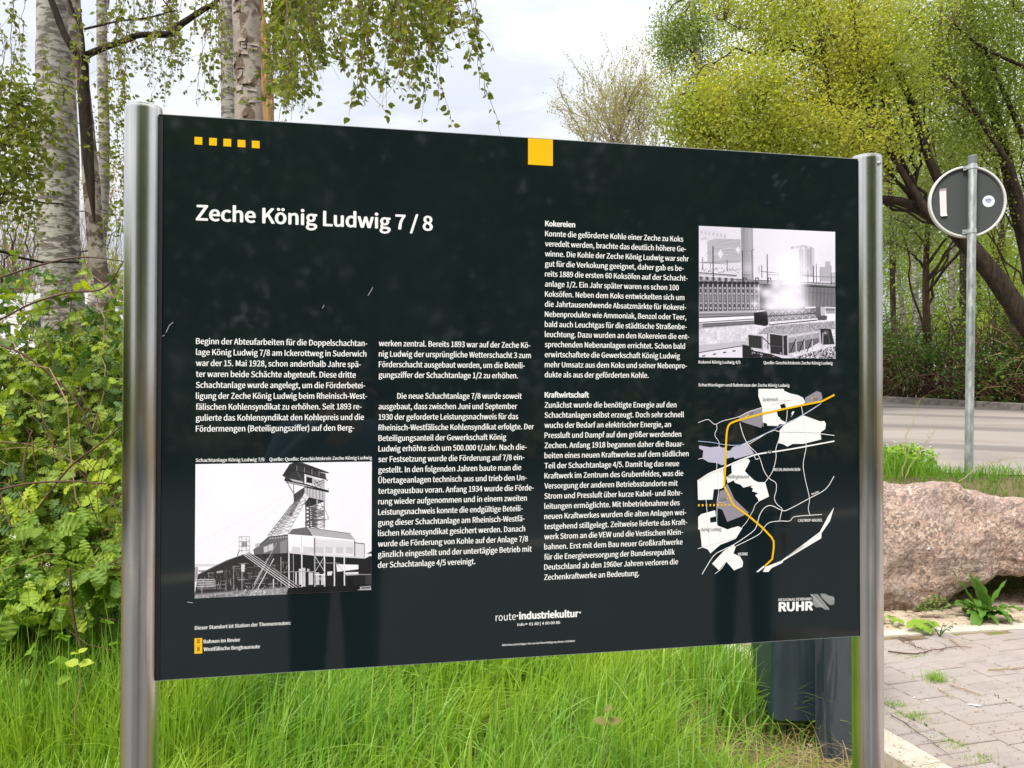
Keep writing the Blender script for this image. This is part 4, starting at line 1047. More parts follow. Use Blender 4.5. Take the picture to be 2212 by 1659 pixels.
# end border (nearly across), running right
TB0 = np.array([.95, 4.55]); TBd = norm(np.array([.9340, .119 + .03])); TBn = np.array([-TBd[1], TBd[0]])
def top_a(b):   # largest column position before the end border
    lo = -2.0
    p0 = pv(0, b); t = ((TB0 - p0) @ TBn) / (E1 @ TBn); return t
rest = MB()
cand = []
for j in range(44):
    b = .164 + .1 + j * .2
    off = .05 if j % 2 else 0.0
    a = -4.4 + off
    while a < 3.2:
        if a + .05 > top_a(b): break
        cand.append((a, b)); a += .1
def seen(c): return 1.2 < c[0] < 3.9 and 2.85 < c[1] < 5
cand.sort(key=lambda t: (not seen(pv(*t)), abs(pv(*t)[0] - 2.2) + abs(pv(*t)[1] - 3.8)))
for k, (a, b) in enumerate(cand):
    c = pv(a, b)
    if k < 292: place('paving_stone', random.choice(meshes), c, ANG)
    else:
        Vb, Fb = bevel_block(.194, .094, .02, .0045, .001); ca, sa = math.cos(ANG), math.sin(ANG)
        V_ = np.c_[Vb[:, 0] * ca - Vb[:, 1] * sa + c[0], Vb[:, 0] * sa + Vb[:, 1] * ca + c[1], Vb[:, 2] + random.uniform(-.002, .002)]
        rest.add(V_, Fb)
rest.build('paving_stones', M['paver'], pave, kind='stuff')
tb = npmesh('border_block', *bevel_block(.30, .095, .12, .006)); tb.materials.append(M['pale_concrete'])
for k in range(16):
    c = TB0 + TBd * (.16 + k * .305) + TBn * .05; o = place('border_block', tb, c, math.atan2(TBd[1], TBd[0]), .004)
# rubble strip between the border and the boulder
m = mat('rubble', (.45, .37, .28), .9, .2); oi = N(m, 'ShaderNodeNewGeometry'); n2 = noise(m, oi.outputs['Position'], 60, 4, .6)
c = ramp(m, oi.outputs['Random Per Island'], [(0, (.36, .29, .21)), (.5, (.47, .38, .28)), (1, (.55, .46, .35))]); L(m, mixc(m, .35, c, ramp(m, n2, [(.3, (.2, .15, .1)), (.65, (.6, .5, .4))])), bsdf(m).inputs['Base Color']); bump(m, n2, .5, .004); M['rubble'] = m
mb = MB(); p4 = [TB0 + TBd * 0 + TBn * .10, TB0 + TBd * 6.5 + TBn * .10, TB0 + TBd * 6.5 + TBn * 1.0, TB0 + TBn * 1.3]
prism(mb, p4, -.12, -.008); mb.build('rubble_bed', M['joint_sand'], pave)
mb = MB()
for r_ in range(13):
    k = 0; x = r_ * .03
    while x < 5.4:
        l = random.uniform(.055, .11); c = TB0 + TBd * (x + l / 2) + TBn * (.14 + r_ * .07 + random.uniform(-.008, .008)); Vb, Fb = bevel_block(l - .008, .062, .03, .010, .004)
        an = math.atan2(TBd[1], TBd[0]) + random.uniform(-.12, .12); ca, sa = math.cos(an), math.sin(an)
        mb.add(np.c_[Vb[:, 0] * ca - Vb[:, 1] * sa + c[0], Vb[:, 0] * sa + Vb[:, 1] * ca + c[1], Vb[:, 2] + random.uniform(-.004, .005)], Fb); x += l
mb.build('rubble_stones', M['rubble'], pave, kind='stuff')
# ground behind the camera: worn asphalt of the car park
mb = MB(); prism(mb, [(-9, -14), (12, -14), (12, .2), (-9, .55)], -.12, -.066)
M['car_park'] = mat('car_park', (.15, .15, .152), .9, .2); o = mb.build('car_park', M['car_park']); o['kind'] = 'structure'
mb = MB(); prism(mb, [(-9, -3.6), (-9, -3.3), (12, -5.2), (12, -5.5)][::-1], -.07, -.061); o = mb.build('pale_kerb_strip', M['pale_concrete']); o['kind'] = 'structure'
# gravel by the border's outer foot
mb = MB(); nst = 420
ys = RNG.uniform(2.7, 3.9, nst); xs = kerb_x(ys) - RNG.uniform(.0, .16, nst) ** 1.0 - .01
ico = bmesh.new(); bmesh.ops.create_icosphere(ico, subdivisions=1, radius=1); IV = np.array([v.co[:] for v in ico.verts]); IF = np.array([[v.index for v in f.verts] for f in ico.faces]); ico.free()
IV2 = IV * [1, .75, .5]
R = basis(rand_dirs(nst), np.tile([0, 0, 1.], (nst, 1)) + RNG.normal(size=(nst, 3)) * .2)
scatter(mb, IV2, IF, R, RNG.uniform(.004, .016, nst), np.c_[xs, ys, gz(xs, ys) + .004])
tag(mb.build('gravel', M['rubble'], None), 'pale gravel chips at the foot of the paving border', 'gravel', kind='stuff')

# ================================================================ boulder
bm = bmesh.new(); bmesh.ops.create_cube(bm, size=2)
bmesh.ops.subdivide_edges(bm, edges=bm.edges[:], cuts=47, use_grid_fill=True)
me = bpy.data.meshes.new('boulder'); bm.to_mesh(me); bm.free()
nv = len(me.vertices); V = np.zeros(nv * 3); me.vertices.foreach_get('co', V); V = V.reshape(-1, 3)
prof_top = [(1730, 1085), (1800, 1056), (1915, 1040), (1941, 1037), (1968, 1041), (2008, 1043), (2048, 1037), (2095, 1047), (2125, 1054), (2185, 1061), (2212, 1066), (2300, 1082), (2480, 1130)]
prof_bot = [(1730, 1330), (1800, 1345), (1918, 1342), (1940, 1342), (1975, 1336), (2015, 1328), (2060, 1308), (2106, 1290), (2140, 1270), (2180, 1262), (2300, 1262), (2480, 1290)]
Yf = 5.25
T = np.array([P(a, b, Yf) for a, b in prof_top]); Bm = np.array([P(a, b, Yf) for a, b in prof_bot])
x0, x1 = T[0][0], T[-1][0]
# superellipsoid-ish body
u_, v_, w_ = V[:, 0], V[:, 1], V[:, 2]
xx = x0 + (x1 - x0) * (u_ + 1) / 2
rnd = np.stack([np.ones(nv), np.ones(nv), np.ones(nv)], -1)
ed = 12.0
ln = (np.abs(u_) ** ed + np.abs(v_) ** ed + np.abs(w_) ** ed) ** (1 / ed)
U = V / ln[:, None]
xx = x0 + (x1 - x0) * (U[:, 0] + 1) / 2
zt = np.interp(xx, T[:, 0], T[:, 2]); zb = np.interp(xx, Bm[:, 0], Bm[:, 2])
zz = zb + (zt - zb) * (U[:, 2] + 1) / 2
fr = 1 - .08 * np.clip((U[:, 2]) * .5 + .5, 0, 1) ** 2       # front face leans back towards the top
zz = zz - .17 * np.clip((U[:, 1] + 1) / 2, 0, 1) * np.clip(U[:, 2], 0, 1)
yy = Yf + .36 + U[:, 1] * .37 * fr + .05 * (U[:, 2] > 0) * U[:, 2] * (U[:, 1] < 0)
yy = yy + np.where(U[:, 2] < -.55, .05 * (-(U[:, 2] + .55)) / .45, 0) * (U[:, 1] < 0)
from mathutils import noise as mn
D_ = np.zeros((nv, 3))
for i in range(nv):
    p_ = Vector((xx[i], yy[i], zz[i]))
    D_[i] = U[i] * (.05 * mn.noise(p_ * 2.2) - .075 * abs(mn.noise(p_ * 3.1 + Vector((3, 1, 2)))) + .03 * abs(mn.noise(p_ * 7 + Vector((1, 5, 2)))) + .010 * mn.noise(p_ * 14) + .004 * mn.noise(p_ * 40))
me.vertices.foreach_set('co', (np.stack([xx, yy, zz], -1) + D_).ravel()); me.polygons.foreach_set('use_smooth', np.ones(len(me.polygons), bool)); me.update()
m = mat('granite', (.45, .30, .24), .85, .25)
vv = coords(m); n1 = noise(m, vv, 36, 4, .7, .8); n2 = noise(m, vv, 4, 4, .6); n3 = noise(m, coords(m, (1, 1, 1.6)), 130, 2, .6); n4 = noise(m, vv, 26, 3, .7)
c = ramp(m, n1, [(.30, (.10, .08, .07)), (.42, (.29, .20, .165)), (.55, (.43, .315, .26)), (.70, (.60, .49, .43))])
vo = N(m, 'ShaderNodeTexVoronoi'); vo.inputs['Scale'].default_value = 62; vo.inputs['Randomness'].default_value = 1; L(m, mixc(m, .06, vv, noise(m, vv, 20, 2, .5)), vo.inputs['Vector'])
sv = N(m, 'ShaderNodeSeparateColor'); L(m, vo.outputs['Color'], sv.inputs[0])
c = mixc(m, .62, c, ramp(m, sv.outputs[0], [(0, (.07, .06, .055)), (.25, (.19, .135, .115)), (.5, (.42, .265, .195)), (.78, (.58, .405, .31)), (1, (.72, .60, .50))]))
c = mixc(m, ramp(m, n3, [(.33, (.8, .8, .8)), (.42, (0, 0, 0))]), c, (.10, .085, .08)); c = mixc(m, ramp(m, n2, [(.4, (0, 0, 0)), (.7, (.55, .55, .55))]), c, (.24, .20, .185))
c = mixc(m, ramp(m, n4, [(.6, (0, 0, 0)), (.72, (.5, .5, .5))]), c, (.75, .63, .55))
L(m, c, bsdf(m).inputs['Base Color']); h_ = mixc(m, .5, n1, n4); bump(m, h_, 1.0, .018); me.materials.append(m); M['granite'] = m
bo = bpy.data.objects.new('boulder', me); COL.objects.link(bo)
tag(bo, 'large pink granite boulder lying at the edge of the paving below the grass bank', 'boulder')
from mathutils.bvhtree import BVHTree
BVH = BVHTree.FromPolygons([v.co for v in me.vertices], [p_.vertices[:] for p_ in me.polygons])
for (a, b, s_) in ((2005, 1184, .013), (1973, 1083, .007), (2115, 1075, .009), (2157, 1163, .006)):
    ray = P(a, b, 1.0) - EYE; hit = BVH.ray_cast(Vector(EYE), Vector(ray)); c = (np.array(hit[0]) if hit[0] else P(a, b, Yf)) - np.array([0, .006, 0]); mb = MB()
    k_ = np.array([(-1, 0, -.8), (1, 0, -.7), (.15, 0, .9), (-.2, -.4, 0)]) * s_ + c
    mb.add(k_, [[0, 1, 3], [1, 2, 3], [2, 0, 3]]); mb.build('marker_chip', M['white_petal'], bo)

# ================================================================ litter bin behind the board
m = mat('bin_paint', (.035, .055, .07), .42, .45); n1 = noise(m, coords(m, (6, 6, .9)), 2.2, 4, .6, .4); L(m, ramp(m, n1, [(.4, (.018, .030, .041)), (.62, (.032, .046, .058))]), bsdf(m).inputs['Base Color'])
L(m, ramp(m, n1, [(.4, (.3, .3, .3)), (.6, (.55, .55, .55))]), bsdf(m).inputs['Roughness']); M['bin_paint'] = m
m = mat('bin_post_paint', (.05, .065, .08), .45, .4); n1 = noise(m, coords(m, (9, 9, 1.1)), 2.0, 4, .6, .5); L(m, ramp(m, n1, [(.46, (.026, .038, .048)), (.52, (.058, .066, .080))]), bsdf(m).inputs['Base Color']); M['bin_post_paint'] = m
bn = empty('litter_bin', (1.40, 3.45, -.08))
tag(bn, 'dark blue-grey litter bin on a flat post, half hidden behind the information board', 'litter bin')
def rbox(mb, x0, x1, y0, y1, z0, z1, r, n=6):
    pts = []
    for cx, cy, a0 in ((x1 - r, y1 - r, 0), (x0 + r, y1 - r, 90), (x0 + r, y0 + r, 180), (x1 - r, y0 + r, 270)):
        for k in range(n + 1):
            a = rad(a0 + 90 * k / n); pts.append((cx + r * math.cos(a), cy + r * math.sin(a)))
    p = np.array(pts); nn = len(p); c = p.mean(0)
    V = np.vstack([np.c_[p, np.full(nn, z0)], np.c_[p, np.full(nn, z1)], [[*c, z0], [*c, z1]]])
    i = np.arange(nn); k = (i + 1) % nn
    mb.add(V, np.stack([i, k, k + nn, i + nn], -1)); mb.add(V, np.stack([k, i, np.full(nn, 2 * nn)], -1)); mb.add(V, np.stack([i + nn, k + nn, np.full(nn, 2 * nn + 1)], -1)); return mb
mb = MB(); rbox(mb, -.245, .19, -.045, .30, .135, .90, .035); mb.build('bin_body', M['bin_paint'], bn, smooth=False)
mb = MB(); rbox(mb, -.255, .20, -.055, .31, .90, .93, .04); mb.build('bin_lid', M['bin_paint'], bn)
mb = MB(); rbox(mb, -.20, .15, -.049, -.045, .70, .80, .0019); mb.build('insert_slot', M['gasket'], bn)
mb = MB(); rbox(mb, -.072, .062, -.175, -.065, 0, .86, .008); mb.build('post', M['bin_post_paint'], bn)
mb = MB(); box(mb, -.05, .04, -.066, -.044, .30, .36); box(mb, -.05, .04, -.066, -.044, .70, .76); mb.build('bracket', M['gasket'], bn)

# ================================================================ round traffic sign seen from behind
SY = 6.3; sc_ = P(2097, 433, SY); base = P(2092, 1040, SY)
zg = float(gz(base[0], SY))
sg = empty('traffic_sign', (base[0], SY, zg)); tag(sg, 'round traffic sign seen from its grey back on a galvanised pole beside the road', 'traffic sign')
o0 = np.array([base[0], SY, zg])
top = P(2101, 336, SY)
m = mat('galvanised', (.45, .48, .47), .45, .5, .85); n1 = noise(m, coords(m, (1, 1, .35)), 24, 4, .6); L(m, ramp(m, n1, [(.35, (.34, .37, .37)), (.65, (.56, .59, .57))]), bsdf(m).inputs['Base Color']); L(m, ramp(m, n1, [(.3, (.35, .35, .35)), (.7, (.6, .6, .6))]), bsdf(m).inputs['Roughness']); M['galvanised'] = m
M['grey_cap'] = mat('grey_cap', (.16, .17, .18), .5); M['sign_back'] = mat('sign_back', (.06, .066, .066), .55, .35); M['sign_rim'] = mat('sign_rim', (.62, .62, .60), .4, .5); M['clamp'] = mat('clamp', (.62, .63, .63), .35, .5, .7)
mb = MB(); tube(mb, [np.array([0, 0, -.1]), top - o0 - [0, 0, .06]], [.0322, .0322], 24); mb.build('pole', M['galvanised'], sg, smooth=True)
mb = MB(); tt = top - o0; tube(mb, [tt - [0, 0, .065], tt - [0, 0, .008], tt], [.0345, .0345, .030], 24); mb.build('pole_cap', M['grey_cap'], sg)
disc = empty('d', (0, 0, 0)); bpy.data.objects.remove(disc)
def rotz(V, a): c, s = math.cos(a), math.sin(a); V = np.asarray(V, float); return np.c_[V[:, 0] * c - V[:, 1] * s, V[:, 0] * s + V[:, 1] * c, V[:, 2]]
dc = sc_ - o0 + [0, .055, 0]; DR = .293; dr = rad(-9)
def to_disc(mbx): 
    for q_ in range(len(mbx.V)): mbx.V[q_] = rotz(mbx.V[q_], dr) + dc
    return mbx
def disc_lathe(prof, n=64):
    mbx = MB(); th = np.arange(n) * 2 * math.pi / n; pr = np.array(prof)
    V = np.stack([pr[:, 0][:, None] * np.cos(th), np.repeat(pr[:, 1][:, None], n, 1), pr[:, 0][:, None] * np.sin(th)], -1).reshape(-1, 3)
    i = np.arange(len(pr) - 1)[:, None] * n; j = np.arange(n)[None]; k = (j + 1) % n
    mbx.add(V, np.stack([i + j, i + k, i + n + k, i + n + j], -1).reshape(-1, 4)); return to_disc(mbx)
disc_lathe([(.001, .0), (.1, 0), (.2, 0), (DR - .016, 0), (DR - .012, -.003)]).build('disc', M['sign_back'], sg)
disc_lathe([(DR - .014, .0), (DR - .014, -.018), (DR - .010, -.022), (DR, -.022), (DR + .004, -.018), (DR + .004, .016), (DR, .019), (.001, .019)]).build('rim', M['sign_rim'], sg)
for zc in (DR - .018, -DR + .040):
    mb = MB(); cz = dc[2] + zc; cx_ = dc[0] + (tt[0] - dc[0]) * .5
    th = np.linspace(math.pi, 2 * math.pi, 14); cxx = tt[0] * (cz / tt[2])
    pth = [(cxx - .055, .036)] + [(cxx + .0365 * math.cos(a), .0365 * math.sin(a)) for a in th] + [(cxx + .055, .036)]
    pth = [(cxx - .055, .034), (cxx - .037, .034)] + [(cxx + .0365 * math.cos(a), .0365 * math.sin(a)) for a in th] + [(cxx + .037, .034), (cxx + .055, .034)]
    p_ = np.array(pth); n = len(p_); V = np.vstack([np.c_[p_, np.full(n, cz - .017)], np.c_[p_, np.full(n, cz + .017)]]); i = np.arange(n - 1)
    mb.add(V, np.stack([i, i + 1, i + 1 + n, i + n], -1)); box(mb, cxx - .057, cxx - .034, .030, .036, cz - .019, cz + .019); box(mb, cxx + .034, cxx + .057, .030, .036, cz - .019, cz + .019)
    cl = mb.build('clamp', M['clamp'], sg)
    for sx_ in (-.046, .046):
        mb = MB(); tube(mb, [(cxx + sx_, .031, cz), (cxx + sx_, .024, cz)], [.006, .0055], 6); mb.build('bolt', M['screw'], cl)
mb = MB(); g_ = 12
pts = []
for k in range(g_ + 1):
    t = k / g_; z_ = -.115 + .23 * t; cu_ = .010 * max(0, (t - .93) / .07) + .014 * max(0, (.05 - t) / .05); pts.append((-.205 - t * .008, -.0035 - cu_, z_)); pts.append((-.156 - t * .004, -.0035 - cu_ * .9, z_ + .004))
V = np.array(pts); F = [[2 * k, 2 * k + 1, 2 * k + 3, 2 * k + 2] for k in range(g_)]; mb.add(V, F); to_disc(mb)
mb.build('torn_sticker', mat('sticker_paper', (.72, .66, .66), .7), sg)
mb = MB(); th = np.arange(40) * 2 * math.pi / 40; mb.add(np.vstack([np.c_[.165 + .047 * np.cos(th), np.full(40, -.0035), .000 + .048 * np.sin(th)], [[.165, -.0035, 0]]]), [[i, (i + 1) % 40, 40] for i in range(40)]); to_disc(mb)
stk = mb.build('round_sticker', mat('sticker_white', (.74, .76, .82), .5), sg)
mb = MB()
for cx_, cz_, rx, rz_ in ((.160, .014, .020, .009), (.170, .010, .016, .014), (.152, .004, .010, .010), (.168, -.006, .012, .010), (.182, .008, .008, .006)):
    mb.add(np.vstack([np.c_[cx_ + rx * np.cos(th), np.full(40, -.0040), cz_ + rz_ * np.sin(th)], [[cx_, -.0040, cz_]]]), [[i, (i + 1) % 40, 40] for i in range(40)])
to_disc(mb); mb.build('sticker_emblem', mat('emblem_blue', (.28, .32, .50), .5), stk)
mb = MB()
for q_ in range(1, 3): stroke_pts = None
for cx_ in (.158, .170):
    mb.add([(cx_, -.0044, -.006), (cx_ + .004, -.0044, -.006), (cx_ + .004, -.0044, .014), (cx_, -.0044, .014)], [[0, 1, 2, 3]])
to_disc(mb); mb.build('sticker_mark', mat('emblem_light', (.70, .72, .78), .5), stk)
# ================================================================ trees
def px_path(pts, Y):
    """pts = [(px, py, radius in view px)] -> centres and radii in metres at depth Y"""
    c = np.array([P(a, b, Y) for a, b, _ in pts]); r = np.array([k for *_, k in pts]) / FPX * Y
    return c, r
def resample(c, r, n):
    cc = smooth_path(np.c_[c, r], n); return cc[:, :3], np.abs(cc[:, 3])
def wobble_tube(mb, c, r, n=14, amt=.05, m=40):
    c, r = resample(c, r, m); f = 1 + amt * np.array([mn.noise(Vector(p) * 3.1) for p in c])
    tube(mb, c, r * f, n, wob=.015); return c, r
def curve_to(a, b, n=10, sag=.12, jit=.05):
    a, b = np.asarray(a, float), np.asarray(b, float); d = np.linalg.norm(b - a); t = np.linspace(0, 1, n)[:, None]
    mid = RNG.normal(size=3) * d * jit; mid[2] += d * sag
    p = a + (b - a) * t + mid * (4 * t * (1 - t)); w_ = RNG.normal(size=(n, 3)) * d * .012; w_[0] = w_[-1] = 0
    return p + w_
def blob(px, py, Y, rx, ry, n, dy=None):
    k = Y / FPX; return dict(c=P(px, py, Y), r=np.array([rx * k, (dy or rx * k * .8), ry * k]), n=n)
def in_blob(b, n, shell=.35):
    d = rand_dirs(n); rr = RNG.random(n) ** shell; return b['c'] + d * rr[:, None] * b['r']
def thin(pts, freq, thr, seed=0.0):
    keep = np.array([mn.noise(Vector(p) * freq + Vector((seed, seed * 2, 1))) > thr for p in pts]); return pts[keep]

def make_tree(name, label, cat, stem, stemY, bark, blobs, leafm, leaf, per=16, sigma=.22, limbs=8, limb_r=.05, twigs=True, shape=DIAMOND, group=None, lo=.2, hi=1.0,
              extra_limbs=(), thr=-.12, freq=.8, droop=0.0, foot=None, twig_mat='twig', bark_limb=None, twig_r=.008, stem_n=14, seed=1.0, leaf_up=.6, sag=.1):
    c, r = px_path(stem, stemY)
    if foot is not None:
        c = np.vstack([foot, c]); r = np.r_[r[0] * 1.25, r]
    root = empty(name, tuple(c[0])); tag(root, label, cat, group)
    o0 = c[0].copy()
    mb = MB(); cc, rr = wobble_tube(mb, c - o0, r, stem_n); tk = mb.build('trunk', M[bark], root, smooth=True)
    limb_pts = []
    for L_ in extra_limbs:
        lc, lr = px_path(L_[0], L_[1]); mb = MB(); a, b = wobble_tube(mb, lc - o0, lr, 10, .08, 30); mb.build('branch', M[bark_limb or bark], root, smooth=True); limb_pts.append(a)
    for k in range(limbs):
        b = blobs[k % len(blobs)]; tgt = in_blob(b, 1, .6)[0] - o0
        s_ = RNG.uniform(lo, hi); ii = int(s_ * (len(cc) - 1)); src = cc[ii]
        pth = curve_to(src, tgt, 14, sag, .07); mb = MB(); r0 = min(limb_r * RNG.uniform(.7, 1.2), rr[ii] * .75)
        tube(mb, pth, np.linspace(r0, r0 * .16, 14), 7); mb.build('branch', M[bark_limb or bark], root, smooth=True); limb_pts.append(pth)
    LP = np.vstack(limb_pts + [cc]) if limb_pts else cc
    cl = []
    for b in blobs:
        q_ = in_blob(b, b['n']); cl.append(thin(q_, freq, thr, seed))
    cl = np.vstack(cl) - o0
    if twigs:
        mb = MB(); sel = cl[RNG.random(len(cl)) < (twigs if isinstance(twigs, float) else .35)]
        for p_ in sel:
            dd = np.linalg.norm(LP - p_, axis=1) + (LP[:, 2] > p_[2] + .3) * .6; src = LP[np.argmin(dd)]
            tube(mb, curve_to(src, p_, 5, sag * .8, .08), np.linspace(twig_r, twig_r * .35, 5), 4, cap=False)
        mb.build('twigs', M[twig_mat], root, kind='stuff')
    n = len(cl) * per
    t = np.repeat(cl, per, 0) + RNG.normal(size=(n, 3)) * sigma * [1, 1, .8]
    if droop: t[:, 2] -= np.abs(RNG.normal(size=n)) * droop
    ax = rand_dirs(n); ax[:, 2] -= .25; nr = rand_dirs(n, leaf_up)
    mb = MB(); scatter(mb, *shape, basis(ax, nr), leaf * RNG.uniform(.6, 1.25, n), t)
    mb.build('foliage', M[leafm], root, kind='stuff')
    return root, o0, cc, rr

HW = 0
# --- right side ---------------------------------------------------------------
make_tree('maple_tree', 'yellow-green tree in young leaf, spreading over the board from the dark leaning trunk', 'tree',
          [(2420, 1000, 34), (2290, 800, 26), (2212, 690, 22), (2150, 600, 20), (2065, 500, 17), (1990, 440, 12), (1945, 350, 9), (1890, 240, 7), (1800, 80, 5), (1740, -80, 3)], 14,
          'dark_bark', [blob(1790, 90, 13.6, 200, 135, 800), blob(1640, 230, 13.2, 175, 90, 780), blob(1560, 290, 13, 115, 45, 420), blob(1870, 210, 13.8, 150, 120, 640), blob(1700, 10, 14, 170, 90, 480), blob(1850, 360, 14.2, 110, 60, 300),
                         blob(1740, 320, 13.4, 200, 55, 560), blob(1490, 240, 12.8, 60, 50, 90), blob(1960, 40, 14.5, 110, 110, 180)], 'yellow_leaf', .064, 22, .27, limbs=26, limb_r=.032, lo=.5, hi=1,
          extra_limbs=[([(2060, 500, 13), (1960, 440, 10), (1880, 425, 8), (1800, 380, 5), (1700, 318, 4), (1600, 270, 3)], 13.6), ([(2000, 455, 9), (1930, 340, 6), (1880, 250, 5), (1850, 100, 4), (1840, -20, 3)], 13.4),
                       ([(2100, 545, 12), (2010, 350, 9), (1960, 200, 7), (1920, 130, 5), (1860, 100, 3)], 13.8), ([(1880, 300, 5), (1800, 230, 4), (1790, 170, 3), (1770, 90, 2)], 13)], freq=1.1, thr=-.20, twigs=.6, foot=np.array([P(2420, 1000, 14)[0] + .5, 14.2, float(gz(12, 14))]), sag=.03)
make_tree('hornbeam_tree', 'fresh green tree behind the round sign, thin dark branches crossing its crown', 'tree',
          [(2260, 880, 20), (2230, 600, 17), (2190, 420, 14), (2150, 250, 11), (2110, 100, 9), (2080, -80, 7)], 15.5, 'dark_bark',
          [blob(2080, 100, 15, 140, 130, 620), blob(2180, 260, 15, 110, 130, 420), blob(2030, 330, 15.3, 120, 90, 480), blob(2160, 20, 15, 130, 100, 380), blob(2100, 430, 15.6, 100, 60, 260), blob(1970, 180, 15, 90, 120, 300)], 'green_leaf', .060, 20, .28, limbs=20, limb_r=.03,
          extra_limbs=[([(2212, 300, 6), (2160, 180, 4.5), (2120, 100, 3.5), (2060, 60, 2)], 14.8), ([(2230, 560, 9), (2190, 380, 6), (2130, 280, 5), (2090, 215, 4), (2050, 170, 2)], 14.6), ([(2225, 150, 4), (2120, 100, 3.5), (2060, 50, 2)], 14.2)], freq=1.1, thr=-.12, foot=np.array([P(2270, 880, 15.5)[0], 15.6, float(gz(11, 15.5))]), sag=.05, seed=4)
make_tree('willow_shrub', 'small grey-green bush with dense twigs behind the traffic sign', 'shrub', [(2010, 860, 9), (2000, 640, 7), (2005, 450, 4)], 18.5, 'brown_bark',
          [blob(2010, 420, 18, 120, 80, 330), blob(2100, 330, 18, 100, 80, 220), blob(1950, 500, 18.5, 70, 80, 200), blob(2150, 470, 18.5, 90, 80, 160)], 'grey_leaf', .065, 18, .22, limbs=12, limb_r=.035, thr=.0, seed=6)
make_tree('weeping_birch', 'green birch with a pale slender trunk and drooping sprays left of the yellow tree', 'tree',
          [(1560, 900, 13), (1535, 500, 11), (1520, 250, 9), (1500, 60, 7), (1490, -120, 4)], 21, 'birch_bark',
          [blob(1500, 60, 21, 75, 110, 420), blob(1460, 30, 21, 50, 70, 180), blob(1520, 190, 21, 60, 60, 220), blob(1490, 240, 20.6, 40, 50, 60), blob(1440, 90, 21, 28, 40, 26), blob(1540, -60, 21, 90, 90, 120)], 'birch_leaf_far', .075, 20, .22, limbs=18, limb_r=.03, droop=.55, thr=-.1, seed=9,
          foot=np.array([P(1560, 900, 21)[0], 21, float(gz(6, 21))]), bark_limb='brown_bark')
# pale budding tree: fan of upright twigs
def bud_tree():
    root, o0, cc, rr = make_tree('budding_tree', 'small pale tree just coming into bud, its fine twigs fanned against the sky', 'tree', [(1345, 900, 16), (1340, 600, 13), (1335, 400, 11), (1332, 330, 9)], 13.5, 'brown_bark',
          [blob(1290, 260, 13.5, 85, 55, 30), blob(1400, 220, 13.5, 60, 80, 40)], 'pale_bud', .03, 6, .10, limbs=4, limb_r=.018, thr=-.3, twigs=.5, foot=np.array([P(1345, 900, 13.5)[0], 13.5, float(gz(2, 13.5))]), twig_mat='thin_twig', seed=11, twig_r=.006)
    src = P(1335, 345, 13.5) - o0
    mb = MB(); lv = []; 
    for k in range(95):
        a = rad(RNG.uniform(-66, 62)); ln_ = RNG.uniform(.5, 1.0)
        ex = 1322 + 165 * math.sin(a) * ln_ + 8; ey = 360 - 262 * math.cos(a * .86) * ln_ + 20 * abs(math.sin(a))
        if ex > 1450: ex = 1450 - RNG.uniform(0, 20)
        tgt = P(ex, ey, 13.5 + RNG.normal() * .7) - o0; s2 = src + RNG.normal(size=3) * [.25, .3, .25]
        pth = curve_to(s2, tgt, 12, .04, .05); pth[:, 2] += 0; tube(mb, pth, np.linspace(.0085, .003, 12), 4, cap=False); lv.append(pth[4:])
        for q_ in range(3):
            i_ = RNG.integers(4, 11); b_ = pth[i_]; d_ = norm(pth[i_] - pth[i_ - 1]) + RNG.normal(size=3) * .35; d_[2] = abs(d_[2]) + .3; e_ = b_ + norm(d_) * RNG.uniform(.25, .6)
            p2 = curve_to(b_, e_, 6, .02, .03); tube(mb, p2, np.linspace(.004, .0025, 6), 4, cap=False); lv.append(p2[1:])
    mb.build('fan_of_twigs', M['thin_twig'], root, kind='stuff')
    pts = np.vstack(lv); pts = np.repeat(pts, 4, 0) + RNG.normal(size=(len(pts) * 4, 3)) * .035; n = len(pts)
    mb = MB(); scatter(mb, *DIAMOND, basis(rand_dirs(n, .6), rand_dirs(n)), RNG.uniform(.022, .05, n), pts); mb.build('buds', M['pale_bud'], root, kind='stuff')
bud_tree()
# thin trees of the wood, one by one
wood = [('birch_tree', 'birch_bark', 2052, 25, 7.5, -.02, 'white birch trunk just right of the pole in the wood'), ('birch_tree', 'birch_bark', 1985, 23, 7, .05, 'birch with a leaning speckled trunk left of the pole in the wood'),
        ('birch_tree', 'birch_bark', 1962, 27, 5, .10, 'thin birch leaning left beside the steel post in the wood'), ('birch_tree', 'birch_bark', 2010, 30, 4.5, -.03, 'slim pale birch far back in the wood'),
        ('young_tree', 'dark_bark', 1932, 22, 6, .02, 'dark straight stem close to the board post in the wood'), ('young_tree', 'dark_bark', 2078, 24, 7, -.01, 'dark stem right behind the sign pole in the wood'),
        ('young_tree', 'brown_bark', 2148, 26, 5, -.05, 'thin brown tree right of the pole in the wood'), ('young_tree', 'brown_bark', 2185, 29, 5, .06, 'slender brown tree at the far right of the wood'),
        ('young_tree', 'dark_bark', 2120, 31, 4, .03, 'thin dark tree deep in the wood'), ('birch_tree', 'birch_bark', 1900, 26, 6, .02, 'birch hidden behind the right board post'),
        ('young_tree', 'brown_bark', 1820, 27, 6, -.03, 'brown tree standing behind the board'), ('birch_tree', 'birch_bark', 1700, 28, 6, .04, 'birch behind the board under the yellow tree'), ('young_tree', 'brown_bark', 2240, 24, 8, .02, 'brown tree at the right edge of the wood')]
